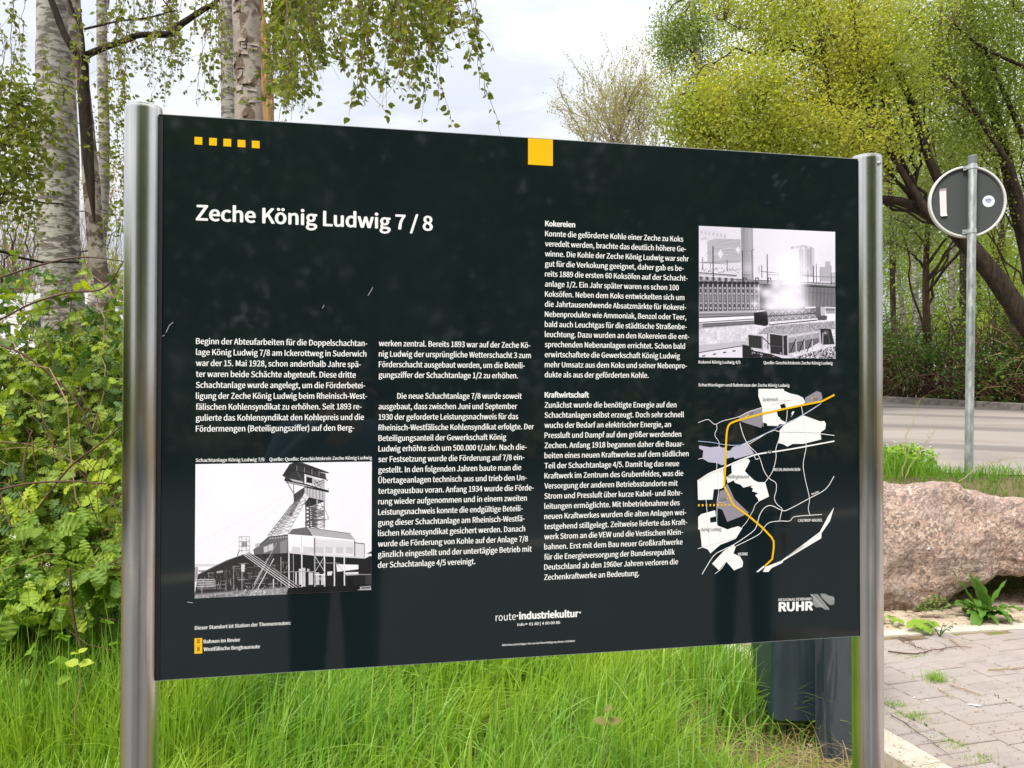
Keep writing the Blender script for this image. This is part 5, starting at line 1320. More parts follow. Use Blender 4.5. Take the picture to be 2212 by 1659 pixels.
for nm, bk, px, Yw, r_, ln_, lb in wood:
    z0 = float(gz(5, Yw)); b0 = P(px, 850, Yw); foot = np.array([b0[0], Yw, z0 + max(0, (Yw - 24) * .02)])
    st = [(px - ln_ * 0, 800, r_), (px - ln_ * 250, 560, r_ * .9), (px - ln_ * 520 + RNG.normal() * 3, 330, r_ * .75), (px - ln_ * 700, 100, r_ * .55), (px - ln_ * 800, -60, r_ * .35)]
    make_tree(nm, lb, 'tree', st, Yw, bk, [blob(px - ln_ * 500, 330, Yw, 75, 110, 100), blob(px - ln_ * 700, 120, Yw, 90, 130, 130), blob(px - ln_ * 200, 560, Yw, 75, 80, 60)], 'wood_leaf', .09, 18, .30, limbs=7, limb_r=.025, foot=foot, thr=-.05,
              group='thin trees of the wood beyond the road', seed=px * .1, stem_n=10, twig_r=.010)
# far wood reading as one mass
def mass(name, label, blobs, leafm, leaf, per, sigma, thr=-.2, freq=.45, seed=1., up=.5):
    cl = np.vstack([thin(in_blob(b, b['n'], .45), freq, thr, seed) for b in blobs]); n = len(cl) * per
    t = np.repeat(cl, per, 0) + RNG.normal(size=(n, 3)) * sigma; mb = MB()
    scatter(mb, *DIAMOND, basis(rand_dirs(n), rand_dirs(n, up)), leaf * RNG.uniform(.6, 1.3, n), t); o = mb.build(name, M[leafm]); tag(o, label, 'foliage', kind='stuff'); return o
mass('distant_wood', 'sunlit fresh green wood far beyond the road', [blob(1980, 520, 36, 140, 190, 1100), blob(2150, 560, 38, 130, 170, 700), blob(1780, 380, 36, 180, 120, 620), blob(2080, 260, 38, 200, 170, 700), blob(1600, 250, 38, 110, 90, 220), blob(1880, 120, 38, 200, 150, 420), blob(2000, 720, 33, 160, 70, 420), blob(2200, 700, 33, 120, 80, 300), blob(1500, 640, 36, 240, 150, 420), blob(1150, 700, 38, 240, 110, 320)], 'wood_leaf', .15, 22, .5, -.06)
mass('woodland_understorey', 'leafy green understorey between the thin trunks beyond the road', [blob(2020, 560, 27, 150, 110, 420), blob(2160, 600, 27, 90, 120, 240), blob(1930, 470, 26, 80, 80, 140), blob(2050, 720, 24, 170, 60, 320)], 'wood_leaf', .085, 20, .34, -.02, .8, 2.)
# bank of undergrowth on the far side of the road
mb = MB(); lv = []; hedge_seed = 5.
def kerb_at(x): return np.interp(x, KERB[::-1, 0], KERB[::-1, 1])
tw = MB()
for k in range(4400):
    x = RNG.uniform(4.5, 15.5) if k < 3000 else RNG.uniform(-9, 4.5); y = kerb_at(x) + .45 + abs(RNG.normal()) * 1.5; z = float(gz(x, y)); h = RNG.uniform(.7, 2.9) * (1 if y > kerb_at(x) + 1.0 else .6)
    a = RNG.uniform(0, 6.28); ln_ = RNG.uniform(.4, 1.6); b0 = np.array([x, y, z]); b1 = b0 + [math.cos(a) * ln_, math.sin(a) * ln_ * .5, h * .8]
    pth = curve_to(b0, b1, 7, .25, .08); tube(tw, pth, np.linspace(.016, .006, 7) * RNG.uniform(.6, 1.2), 3, cap=False); lv.append(pth[2:])
tag(tw.build('undergrowth_canes', M['cane'], None), 'tangle of brown canes on the bank beyond the road', 'undergrowth', kind='stuff')
tw = MB()
for k in range(900):
    x = RNG.uniform(4.5, 15.5); y = kerb_at(x) + .4 + abs(RNG.normal()) * .8; z = float(gz(x, y)); a = RNG.uniform(0, 6.28); ln_ = RNG.uniform(.4, 1.3)
    b0 = np.array([x, y, z + RNG.uniform(0, 1.2)]); b1 = b0 + [math.cos(a) * ln_, math.sin(a) * .3, RNG.uniform(-.3, .7)]
    tube(tw, curve_to(b0, b1, 6, .2, .1), np.linspace(.008, .003, 6), 3, cap=False)
tag(tw.build('dry_stalks', M['dry_cane'], None), 'dry pale stalks along the foot of the wood', 'undergrowth', kind='stuff')
pts = np.vstack(lv); pts = thin(pts[RNG.random(len(pts)) < .75], .9, .02, 3.); per = 11; n = len(pts) * per
t = np.repeat(pts, per, 0) + RNG.normal(size=(n, 3)) * .13; mb = MB(); scatter(mb, *DIAMOND, basis(rand_dirs(n), rand_dirs(n, 1.2)), RNG.uniform(.05, .11, n), t)
tag(mb.build('undergrowth_leaves', M['under_leaf'], None), 'dark green leaves of the thicket beyond the road', 'undergrowth', kind='stuff')
n = 5200; xs = RNG.uniform(5, 15, n); ys = kerb_at(xs) + .2 + RNG.random(n) ** 2 * 1.2; keep = np.array([mn.noise(Vector((a * .9, b * .9, 0))) > -.05 for a, b in zip(xs, ys)]); xs, ys = xs[keep], ys[keep]; n = len(xs)
t = np.c_[xs, ys, gz(xs, ys) + RNG.uniform(0, .28, n)]; mb = MB(); scatter(mb, *DIAMOND, basis(rand_dirs(n), rand_dirs(n, 1.5)), RNG.uniform(.05, .11, n), t)
tag(mb.build('nettles', M['weed_leaf'], None), 'low green nettles along the far kerb', 'weeds', kind='stuff')
# dark floor of leaf litter behind the hedge, rising as a bank
# --- left side ------------------------------------------------------------------
def foot_at(px, Y): p_ = P(px, 900, Y); return np.array([p_[0], Y, float(gz(p_[0], Y)) - .05])
r1, o1, c1, rr1 = make_tree('birch_tree', 'thick white-barked birch, the leftmost large trunk behind the brambles', 'tree',
          [(158, 1150, 50), (150, 1000, 46), (136, 650, 42), (126, 500, 41), (123, 300, 40), (119, 100, 36), (116, -60, 33), (112, -400, 28)], 7.5, 'birch_bark',
          [blob(60, -150, 7, 160, 120, 60)], 'birch_leaf', .04, 10, .16, limbs=4, limb_r=.03, lo=.85, shape=DIAMOND, foot=foot_at(160, 7.5), stem_n=28)
r2, o2, c2_, rr2 = make_tree('forked_birch', 'brown-barked slender tree with a dark fork and curving dark limbs, right of the thick birch', 'tree',
          [(262, 1150, 21), (255, 1000, 20), (248, 900, 19), (231, 720, 18), (224, 620, 17), (210, 550, 17), (198, 400, 17), (190, 300, 15), (181, 200, 13), (168, 100, 14), (160, 20, 14), (156, -80, 13), (150, -350, 9)], 7.2, 'birch_young',
          [blob(300, -120, 6.6, 200, 80, 50)], 'birch_leaf', .04, 10, .16, limbs=3, limb_r=.02, lo=.9, foot=foot_at(262, 7.2), stem_n=22,
          extra_limbs=[([(204, 480, 2), (194, 380, 9.5), (187, 290, 12), (181, 200, 12.5), (178, 125, 10.5), (160, 108, 8), (140, 75, 7.5), (122, 30, 7), (104, -20, 6.5), (80, -80, 6)], 6.95),
                       ([(180, 124, 8), (200, 113, 7), (235, 100, 6.5), (270, 88, 6.5), (300, 76, 6.5), (340, 75, 7), (370, 72, 7), (392, 52, 7), (410, 40, 6.5), (440, 20, 6), (465, 6, 5), (475, -20, 5)], 6.9),
                       ([(180, 122, 4), (178, 80, 4), (170, 50, 4), (160, 30, 3.5), (142, -20, 3)], 6.85), ([(182, 63, 2.5), (215, 55, 2.5), (260, 45, 2), (320, 38, 1.8), (380, 22, 1.5)], 6.8)], bark_limb='dark_bark')
make_tree('slim_birch', 'slim pale birch between the forked tree and the left board post', 'tree', [(200, 1100, 15), (203, 900, 14), (203, 680, 14), (212, 560, 13), (222, 450, 12), (225, 300, 11), (221, 150, 11), (219, -60, 10), (215, -300, 7)], 9, 'birch_bark',
          [blob(240, -120, 9, 160, 100, 50)], 'birch_leaf', .04, 10, .16, limbs=4, limb_r=.02, lo=.85, foot=foot_at(200, 9), stem_n=18)
make_tree('birch_tree', 'straight grey-white birch rising behind the board, left of the peeling trunk', 'tree', [(500, 1100, 20), (498, 600, 18), (496, 260, 17), (492, 100, 15), (490, -60, 14), (488, -300, 10)], 8.6, 'birch_bark',
          [blob(420, -150, 8, 200, 100, 60)], 'birch_leaf', .04, 10, .16, limbs=5, limb_r=.02, lo=.85, foot=foot_at(500, 8.6), stem_n=20)
r5, o5, c5, rr5 = make_tree('peeling_birch', 'reddish peeling birch with a strip of raw torn wood down its right side', 'tree', [(556, 1100, 44), (552, 700, 38), (543, 262, 34), (540, 160, 33), (536, 60, 32), (533, -60, 31), (530, -300, 26)], 7.8, 'birch_peel',
          [blob(700, -160, 6.5, 260, 110, 90)], 'birch_leaf', .04, 10, .16, limbs=6, limb_r=.03, lo=.85, foot=foot_at(556, 7.8), stem_n=28)
mb = MB(); c, r = px_path([(562, -60, 3), (566, 20, 5), (569, 100, 9), (573, 180, 13), (576, 270, 14), (580, 500, 12), (582, 700, 5)], 7.78); tube(mb, *resample(c - o5, r, 30), 12, wob=.12); mb.build('torn_wood', M['torn_wood'], r5)
mb = MB(); c, r = px_path([(572, 40, 1.5), (577, 70, 4), (582, 130, 5), (586, 200, 5), (588, 280, 5), (592, 500, 4)], 7.9); tube(mb, *resample(c - o5, r, 24), 8, wob=.2); mb.build('torn_wood', M['birch_peel'], r5)
for k in range(22):
    px_, py_ = RNG.uniform(510, 562), RNG.uniform(-20, 255); cen = P(px_, py_, 7.8); off = (px_ - 539) / 34; d_ = np.array([off * .9, -math.sqrt(max(0, 1 - (off * .9) ** 2)), 0]); rr_ = 33 / FPX * 7.8
    cc0 = P(539, py_, 7.8); base_ = cc0 + d_ * (rr_ + .003); t_ = np.cross(d_, [0, 0, 1.]); w0, h0 = RNG.uniform(.02, .05), RNG.uniform(.03, .09)
    g5 = []
    for a_ in (-1, 0, 1):
        for b_ in (0, 1, 2):
            g5.append(base_ + t_ * a_ * w0 * (1 + .3 * RNG.normal() * (b_ > 0)) + np.array([0, 0, -b_ * h0 / 2]) + d_ * (.002 + .012 * (b_ / 2) ** 2 * RNG.uniform(.3, 1.6)))
    mb = MB(); mb.add(np.array(g5) - o5, [[0, 1, 4, 3], [1, 2, 5, 4], [3, 4, 7, 6], [4, 5, 8, 7]]); mb.build('bark_flake', M['birch_peel'], r5)

# hanging birch sprays in front of the sky
def spray(root, o0, x, y0, y1, Y, drift=0, dens=1.0, leaf=.045, cat=.45):
    leaf = max(leaf, .042); dens *= .52
    n = max(6, int((y1 - y0) / 9)); ys = np.linspace(y0, y1, n); wv_ = np.cumsum(RNG.normal(size=n)) * 2.2
    yd = Y + np.linspace(0, RNG.normal() * .25, n)
    p_ = np.array([P(x + drift * ((a - y0) / (y1 - y0)) ** 1.3 + w__, a, d__) for a, w__, d__ in zip(ys, wv_, yd)]) - o0
    mb = MB(); tube(mb, p_, np.linspace(.0032, .0012, n), 4, cap=False); tws = [p_]
    for k in range(int((y1 - y0) / 42)):
        i_ = RNG.integers(1, n - 2); e_ = p_[i_] + np.array([RNG.normal() * .10, RNG.normal() * .10, -RNG.uniform(.08, .28)]); q_ = curve_to(p_[i_], e_, 6, .06, .05); tube(mb, q_, np.linspace(.002, .001, 6), 3, cap=False); tws.append(q_)
    pts = np.vstack([smooth_path(q_, int(len(q_) * 2.2)) for q_ in tws]); pts = pts[RNG.random(len(pts)) < .62 * dens]; pts = np.repeat(pts, 2, 0); m_ = len(pts)
    ax = rand_dirs(m_); ax[:, 2] = -np.abs(ax[:, 2]) * .8 - .15
    mbl = MB(); st = pts + norm(ax) * .012; scatter(mbl, *OVATE, basis(ax, rand_dirs(m_, .2) + [0, -.5, 0]), leaf * RNG.uniform(.45, 1.2, m_), st)
    o = mb.build('hanging_spray', [M['twig'], M['birch_leaf'], M['catkin']], root)
    # join leaves and catkins into the same spray
    nb = len(o.data.polygons); Vv = np.concatenate(mb.V + mbl.V); F6 = [np.concatenate(f) for f in mb.F.values()]; off = mb.n; Fl = [np.concatenate(f) + off for f in mbl.F.values()]
    mbc = MB(); k_ = int(m_ * .16 * cat * 2)
    for q_ in range(k_):
        b_ = pts[RNG.integers(0, m_)]; l_ = RNG.uniform(.03, .055); tube(mbc, [b_, b_ + [RNG.normal() * .004, RNG.normal() * .004, -l_ * .5], b_ + [RNG.normal() * .008, RNG.normal() * .008, -l_]], [.0018, .0030, .0015], 5, cap=False)
    off2 = off + mbl.n; Fc = [np.concatenate(f) + off2 for f in mbc.F.values()]; Vv = np.concatenate([Vv] + mbc.V)
    n1_, n2_, n3_ = sum(map(len, F6)), sum(map(len, Fl)), sum(map(len, Fc))
    me = npmesh('hanging_spray', Vv, F6 + Fl + Fc); 
    for mt in ('twig', 'birch_leaf', 'catkin'): me.materials.append(M[mt])
    idx = np.r_[np.zeros(n1_, np.int32), np.ones(n2_, np.int32), np.full(n3_, 2, np.int32)]
    if len(idx) == len(me.polygons): me.polygons.foreach_set('material_index', idx)
    old = o.data; o.data = me; bpy.data.meshes.remove(old)
for k in range(58):       # the crown in the middle, hanging from above the frame
    x = RNG.uniform(590, 975); end = np.interp(x, [590, 640, 700, 760, 830, 900, 950, 975], [245, 205, 195, 250, 205, 215, 150, 90]) * RNG.uniform(.35, 1.0)
    spray(r5, o5, x, -70, max(end, 10), RNG.uniform(4.2, 6.2), RNG.uniform(-25, 40))
spray(r5, o5, 1012, -70, 120, 4.6, 12); spray(r5, o5, 1030, -60, 208, 4.6, 40, .9); spray(r5, o5, 1000, -60, 60, 4.6, 10); spray(r5, o5, 930, -60, 228, 4.7, 28)
for k in range(24):      # leafy mass at the very top
    x = RNG.uniform(600, 960); spray(r5, o5, x, -70, RNG.uniform(20, 110), RNG.uniform(4.5, 6.5), RNG.uniform(-30, 50), 1.2)
for k in range(46):
    x = RNG.uniform(262, 505); spray(r2, o2, x, RNG.uniform(-80, 40), RNG.uniform(80, 235), RNG.uniform(5.5, 9.5), RNG.uniform(-40, 30), .75, .036, .5)
for k in range(22):
    x = RNG.uniform(580, 680); spray(r5, o5, x, RNG.uniform(-80, 40), RNG.uniform(100, 250), RNG.uniform(6, 9), RNG.uniform(-15, 30), .8, .036, .5)
for k in range(40):       # left of and across the thick birch
    x = RNG.uniform(-30, 275); spray(r1, o1, x, RNG.uniform(-60, 260), RNG.uniform(260, 600) if x < 90 or x > 225 else RNG.uniform(100, 260), RNG.uniform(5.6, 9.5), RNG.uniform(-20, 25), .8, .040, .4)
# leafy low boughs at the left edge
rl, ol, _, _ = make_tree('leafy_hazel', 'low leafy boughs in front of the thick birch at the left edge', 'tree', [(-120, 1100, 14), (-110, 800, 11), (-90, 500, 8), (-60, 330, 5)], 6.0, 'dark_bark',
          [blob(30, 330, 6.0, 75, 95, 120), blob(20, 200, 6.0, 60, 50, 50), blob(70, 250, 6.2, 50, 45, 40), blob(40, 450, 6.2, 60, 40, 22), blob(250, 330, 8.5, 22, 90, 26), blob(255, 470, 8.5, 15, 70, 18)], 'birch_leaf', .048, 8, .10, limbs=12, limb_r=.014, lo=.4, shape=OVATE, thr=-.15, freq=2.0, foot=foot_at(-120, 6.0), twig_r=.004)
# tan budding shrubs and bare twigs behind, left
for px_, Yt, lb in ((40, 13, 'tan budding shrub with bare pinkish twigs at the far left'), (215, 15, 'tan and green shrub seen between the trunks and the board post')):
    rt, ot, _, _ = make_tree('budding_shrub', lb, 'shrub', [(px_, 950, 7), (px_, 760, 6), (px_ + 3, 640, 4)], Yt, 'brown_bark', [blob(px_ - 10, 560, Yt, 75 if px_ < 100 else 50, 130, 110), blob(px_ + 10, 660, Yt, 60, 60, 90), blob(px_ + 5, 400, Yt, 35, 70, 24 if px_ < 100 else 110)],
          'tan_leaf', .055, 9, .16, limbs=14, limb_r=.02, thr=-.1, foot=foot_at(px_, Yt), twig_mat='thin_twig', seed=px_ * .3, twig_r=.007)
    mb = MB()
    for k in range(130):
        b_ = P(px_ + RNG.normal() * 22, RNG.uniform(620, 760), Yt) - ot; e_ = P(px_ + RNG.normal() * 62, RNG.uniform(330, 620), Yt + RNG.normal() * .6) - ot; tube(mb, curve_to(b_, e_, 8, .08, .08), np.linspace(.007, .0025, 8), 3, cap=False)
    mb.build('bare_twigs', M['thin_twig'], rt, kind='stuff')
mass('far_green_belt', 'green belt of trees far behind the brambles', [blob(-60, 800, 24, 200, 80, 300), blob(200, 790, 24, 180, 90, 300), blob(520, 820, 26, 260, 70, 250), blob(1000, 830, 30, 420, 60, 300), blob(238, 600, 20, 26, 130, 120)], 'wood_leaf', .14, 18, .4, -.2)
# ================================================================ bramble thicket on the left
def bramble_leaf_mesh(kind):
    """compound leaf of three toothed leaflets, about 1 across"""
    V, F = [], []
    def leaflet(ang, s_, tilt):
        nb = 9; out = []
        for k in range(nb + 1):
            t = k / nb; wdt = .36 * math.sin(math.pi * (t ** .8)) ** .75 * (1.08 if k % 2 else .90); out.append((t, wdt))
        base_ = len(V); pts = [(t * s_, 0, .03 * math.sin(t * 3) - .10 * t * t) for t, _ in out]
        L_ = [(t * s_ * (1.0 if k % 2 else .985), wd * s_, .055 * (1 if k % 2 else -.2) - .12 * t * t + .03) for k, (t, wd) in enumerate(out)]
        R_2 = [(a, -b, c) for a, b, c in L_]
        ca, sa = math.cos(ang), math.sin(ang)
        for a, b, c in pts + L_ + R_2: V.append(((a + .05) * ca - b * sa, (a + .05) * sa + b * ca, c - tilt * a))
        n = nb + 1
        for k in range(nb):
            F.append((base_ + k, base_ + k + 1, base_ + n + k + 1, base_ + n + k)); F.append((base_ + k + 1, base_ + k, base_ + 2 * n + k, base_ + 2 * n + k + 1))
    leaflet(0, .62, .15 * kind); leaflet(rad(78), .50, .25); leaflet(rad(-80), .50, .2 + .1 * kind)
    return np.array(V, float), np.array(F)
BL = [bramble_leaf_mesh(k) for k in (0, 1, 1.8)]
bush = empty('bramble_thicket', (-2.4, 4.2, -.08)); tag(bush, 'dense bramble thicket with toothed yellow-green leaves filling the left edge before the birches', 'bramble bush')
ob = np.array([-2.4, 4.2, -.08])
# front surface of the thicket in view px at depth Y: samples (px, py, Y)
def thicket_pt():
    px_ = RNG.uniform(-160, 285); t = RNG.random() ** .85
    py_ = 600 + t * 745 + RNG.normal() * 28
    if px_ > 190 and py_ > 1270: py_ -= 60
    Yd = 4.7 - 1.70 * t + abs(RNG.normal()) * .45
    return P(px_, py_, Yd), t
def add_thicket(nleaf):
    C_, Tt = [], []
    while len(C_) < nleaf:
        p_, t = thicket_pt(); q_ = Vector(p_ * 2.3)
        if mn.noise(q_) < -.22 + .30 * (t < .10): continue
        C_.append(p_); Tt.append(t)
    return np.array(C_), np.array(Tt)
C_, Tt = add_thicket(2650)
C2 = []   # deeper filler
for k in range(2600):
    p_, t = thicket_pt(); p_ = p_ + [RNG.normal() * .1, .35 + abs(RNG.normal()) * .5, -.08]; 
    if t > .22: C2.append(p_)
C2 = np.array(C2)
# a wider spread beyond the frame and behind the board so the thicket is whole
C3 = np.c_[RNG.uniform(-6.2, -2.3, 2200), RNG.uniform(3.4, 6.4, 2200), np.zeros(2200)]; C3[:, 2] = .25 + RNG.random(2200) ** .7 * 1.6 * np.clip((C3[:, 1] - 2.9) / 1.2, .3, 1)
C4 = np.c_[RNG.uniform(-1.9, -1.0, 500), RNG.uniform(4.6, 6.2, 500), RNG.uniform(.3, 1.5, 500)]
# canes
mb = MB(); dm = MB()
cane_paths = []
for k in range(120):
    b_ = P(RNG.uniform(-160, 280), 1290, RNG.uniform(3.2, 4.6)); b_[2] = float(gz(b_[0], b_[1])); e_ = C_[RNG.integers(0, len(C_))] + RNG.normal(size=3) * .1
    pth = curve_to(b_, e_, 14, .20, .14); r0 = RNG.uniform(.0028, .0055); (tube(mb, pth, np.linspace(r0, r0 * .5, 14), 5, cap=False) if k % 4 else tube(dm, pth, np.linspace(r0, r0 * .5, 14) * .8, 4, cap=False)); cane_paths.append(pth)
for k in range(360):
    i_ = RNG.integers(0, len(C_)); e_ = C_[i_] + [RNG.normal() * .35, RNG.normal() * .2 + .05, RNG.normal() * .22]; pth = curve_to(C_[i_] + [0, .08, -.03], e_, 7, .10, .10)
    (tube(dm, pth, np.linspace(.0022, .0010, 7), 4, cap=False) if k % 3 == 0 else tube(mb, pth, np.linspace(.0024, .0012, 7), 4, cap=False))
big = [([(-40, 700, 1.5), (0, 690, 2), (70, 655, 2.2), (150, 632, 2), (225, 622, 1.8), (270, 560, 1.2)], 4.1), ([(-40, 735, 1.8), (40, 760, 2.2), (110, 810, 2.4), (160, 860, 2.2), (200, 930, 1.5)], 3.7), ([(80, 1100, 2), (150, 1010, 2.2), (215, 960, 2), (280, 905, 1.6)], 3.5),
       ([(-30, 1065, 2.4), (60, 1045, 2.4), (150, 1040, 2), (230, 1045, 1.6)], 3.35), ([(0, 600, 2.2), (60, 580, 2.2), (140, 560, 2), (200, 556, 1.6), (270, 565, 1.2)], 4.3), ([(150, 1230, 3.4), (158, 1330, 3), (175, 1400, 2.4), (186, 1430, 1.8)], 3.1)]
for pts_, Yc in big:
    c, r = px_path(pts_, Yc); m_b = MB(); tube(m_b, *resample(c - ob, r, 26), 7); m_b.build('long_cane', M['cane'], bush, smooth=True)
mb.V = [v_ - ob for v_ in mb.V]; dm.V = [v_ - ob for v_ in dm.V]
mb.build('canes', M['cane'], bush, kind='stuff'); dm.build('dry_canes', M['dry_cane'], bush, kind='stuff')
def leaf_rot(n, tilt=.9):
    nr = rand_dirs(n, tilt) + np.array([.1, -.55, .35]); ax = rand_dirs(n) + np.array([0, -.2, -.15]); return basis(ax, nr)
# the largest leaves one by one
dist = np.linalg.norm(C_ - EYE, axis=1); infr = np.array([(c[0] / c[1] * FPX + 1106) for c in C_]); sel = np.where((infr > -10) & (infr < 275))[0]; sel = sel[np.argsort(dist[sel])][:290]
lm = []
for k, (Vv, Ff) in enumerate(BL):
    for mt in ('bramble_leaf', 'bramble_young', 'bramble_old'):
        me = npmesh('leaf', Vv, Ff); me.materials.append(M[mt]); lm.append(me)
m_obj = leaf_mat('bramble_leaf_single', [(.14, .25, .03)], .4)
oi = N(m_obj, 'ShaderNodeObjectInfo')
c = ramp(m_obj, oi.outputs['Random'], [(0, (.15, .26, .035)), (.35, (.25, .38, .04)), (.7, (.38, .49, .045)), (1, (.13, .23, .04))]); L(m_obj, c, bsdf(m_obj).inputs['Base Color'])
for nd in m_obj.node_tree.nodes:
    if nd.type == 'BSDF_TRANSLUCENT': L(m_obj, c, nd.inputs['Color'])
lm = []
for Vv, Ff in BL:
    me = npmesh('leaf', Vv, Ff); me.materials.append(m_obj); lm.append(me)
RR = leaf_rot(len(sel))
for k, i_ in enumerate(sel):
    o = bpy.data.objects.new('leaf', lm[k % 3]); COL.objects.link(o); o.parent = bush; s_ = RNG.uniform(.10, .17)
    mt_ = Matrix([[*RR[k][0], 0], [*RR[k][1], 0], [*RR[k][2], 0], [0, 0, 0, 1]]); o.matrix_local = Matrix.Translation(Vector(C_[i_] - ob)) @ mt_ @ Matrix.Scale(s_, 4)
rest_i = np.setdiff1d(np.arange(len(C_)), sel)
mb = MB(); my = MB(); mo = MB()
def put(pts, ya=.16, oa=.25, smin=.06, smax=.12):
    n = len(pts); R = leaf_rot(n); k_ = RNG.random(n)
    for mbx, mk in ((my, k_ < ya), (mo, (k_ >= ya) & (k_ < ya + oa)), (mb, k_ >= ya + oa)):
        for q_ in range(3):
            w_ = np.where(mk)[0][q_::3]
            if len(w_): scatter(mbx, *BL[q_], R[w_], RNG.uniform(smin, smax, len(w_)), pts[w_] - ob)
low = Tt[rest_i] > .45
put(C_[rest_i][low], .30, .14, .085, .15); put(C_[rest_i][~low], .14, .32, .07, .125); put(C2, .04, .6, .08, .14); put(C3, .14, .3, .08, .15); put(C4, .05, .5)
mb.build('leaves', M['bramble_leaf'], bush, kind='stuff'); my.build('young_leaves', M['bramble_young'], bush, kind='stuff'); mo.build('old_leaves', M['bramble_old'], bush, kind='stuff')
# litter under the thicket
n = 2500; t = np.c_[RNG.uniform(-5.5, -1.2, n), RNG.uniform(3.2, 6, n), np.zeros(n)]; t[:, 2] = gz(t[:, 0], t[:, 1]) + RNG.uniform(0, .06, n)
mb = MB(); scatter(mb, *DIAMOND, basis(rand_dirs(n), rand_dirs(n, 2)), RNG.uniform(.04, .09, n), t); tag(mb.build('leaf_litter', M['dry_cane'], None), 'brown dead leaves under the brambles', 'litter', kind='stuff')

# ================================================================ grass
def blades(mb, x, y, h, w_, lean, az, zoff=0.0, segs=5, curl=None):
    n = len(x); z0 = gz(x, y) + zoff
    t = np.linspace(0, 1, segs + 1)[None, :]
    cu = (curl if curl is not None else RNG.uniform(.9, 1.6, n))[:, None]
    hx = np.cos(az)[:, None]; hy = np.sin(az)[:, None]
    L_ = lean[:, None]
    hor = h[:, None] * L_ * t ** 2.0 * cu
    ver = h[:, None] * (t - .38 * L_ * cu * t ** 3.0)
    cx_ = x[:, None] + hx * hor; cy_ = y[:, None] + hy * hor; cz_ = z0[:, None] + ver
    a2 = RNG.uniform(0, math.pi, n)[:, None]
    sx_, sy_ = np.cos(a2), np.sin(a2)
    ww = w_[:, None] * (1 - t ** 1.7) * .5 + .0002
    A = np.stack([cx_ - sx_ * ww, cy_ - sy_ * ww, cz_], -1); B = np.stack([cx_ + sx_ * ww, cy_ + sy_ * ww, cz_], -1)
    V = np.concatenate([A, B], 1).reshape(-1, 3); k = segs + 1
    i = np.arange(segs)[None, :] + (np.arange(n) * 2 * k)[:, None]
    F = np.stack([i, i + k, i + k + 1, i + 1], -1).reshape(-1, 4); mb.add(V, F); return mb
def _vn(x, y, f, s=0.): return np.array([mn.noise(Vector((a * f + s, b * f, s))) for a, b in zip(x, y)])
vnoise = _vn
gm = MB(); dg = MB()
n = 66000; y = 1.75 + (RNG.random(n) ** 1.15) * 3.9; x = RNG.uniform(-1, 1, n) * (1.1 + y * .42); x = x - .25
cl_ = vnoise(x, y, 3.2, 9.) + .5 * vnoise(x, y, 8., 3.); ok = (x < kerb_x(y) - .02) & (RNG.random(n) < .62 + .9 * cl_) 
# short and sparse round the bin and the paving border
kd = kerb_x(y) - x
near_bin = np.where(y < 3.45, np.clip((.98 - kd) / .30, 0, 1), 0)
ok &= RNG.random(n) > near_bin * np.where(kd < .62, .96, .80)
# front edge lets the board posts stand clear
x, y, near_bin = x[ok], y[ok], near_bin[ok]; n = len(x); nz_ = vnoise(x, y, 1.3, 4.)
h = (RNG.uniform(.24, .52, n) * (1 + .5 * nz_)) * (1 - .72 * near_bin) * np.clip(.62 + (kerb_x(y) - x) / .6, .62, 1)
az = RNG.normal(.2, 1.1, n) + nz_ * 2
blades(gm, x, y, h, RNG.uniform(.006, .0135, n), np.clip(RNG.normal(.26, .26, n), .03, 1.15), az)
xt = RNG.uniform(-2.9, -1.15, 6500); yt = RNG.uniform(2.75, 3.75, 6500); blades(gm, xt, yt, RNG.uniform(.35, .72, 6500), RNG.uniform(.006, .012, 6500), np.clip(RNG.normal(.22, .2, 6500), .03, 1), RNG.uniform(0, 6.28, 6500))
k_ = RNG.random(n) < .06; blades(gm, x[k_], y[k_], h[k_] * 1.15, np.full(k_.sum(), .0095), RNG.uniform(.8, 1.25, k_.sum()), RNG.uniform(0, 6.28, k_.sum()), curl=np.full(k_.sum(), 1.5), segs=8)
tag(gm.build('grass', M['grass'], None), 'tall fresh green grass round the foot of the information board', 'grass', kind='stuff'); gm = MB()
# bank by the sign pole
n2 = 15000; y2 = RNG.uniform(5.75, 7.3, n2); x2 = RNG.uniform(1.6, 6.2, n2); ed_ = np.interp(x2, edge_near[::-1, 0], edge_near[::-1, 1]); k_ = y2 < ed_ + .06 * RNG.normal(size=n2); x2, y2 = x2[k_], y2[k_]; n2 = len(x2)
h2 = RNG.uniform(.09, .20, n2) * (1 + 1.0 * np.clip((3.65 - x2) / .5, 0, 1)) * (.8 + .5 * vnoise(x2, y2, 1.6, 2.))
blades(gm, x2, y2, h2, RNG.uniform(.005, .009, n2), np.clip(RNG.normal(.4, .2, n2), .05, 1), RNG.uniform(0, 6.28, n2))
xw = RNG.uniform(-3, 2.9, 15000); yw = RNG.uniform(5.3, 9.5, 15000); kw = yw < np.interp(xw, edge_near[::-1, 0], edge_near[::-1, 1]); xw, yw = xw[kw], yw[kw]; nw = len(xw); blades(gm, xw, yw, RNG.uniform(.12, .30, nw), RNG.uniform(.006, .012, nw), np.clip(RNG.normal(.35, .2, nw), .05, 1), RNG.uniform(0, 6.28, nw))
tag(gm.build('bank_grass', M['bank_grass'], None), 'deep green grass on the bank between the boulder and the road', 'grass', kind='stuff')
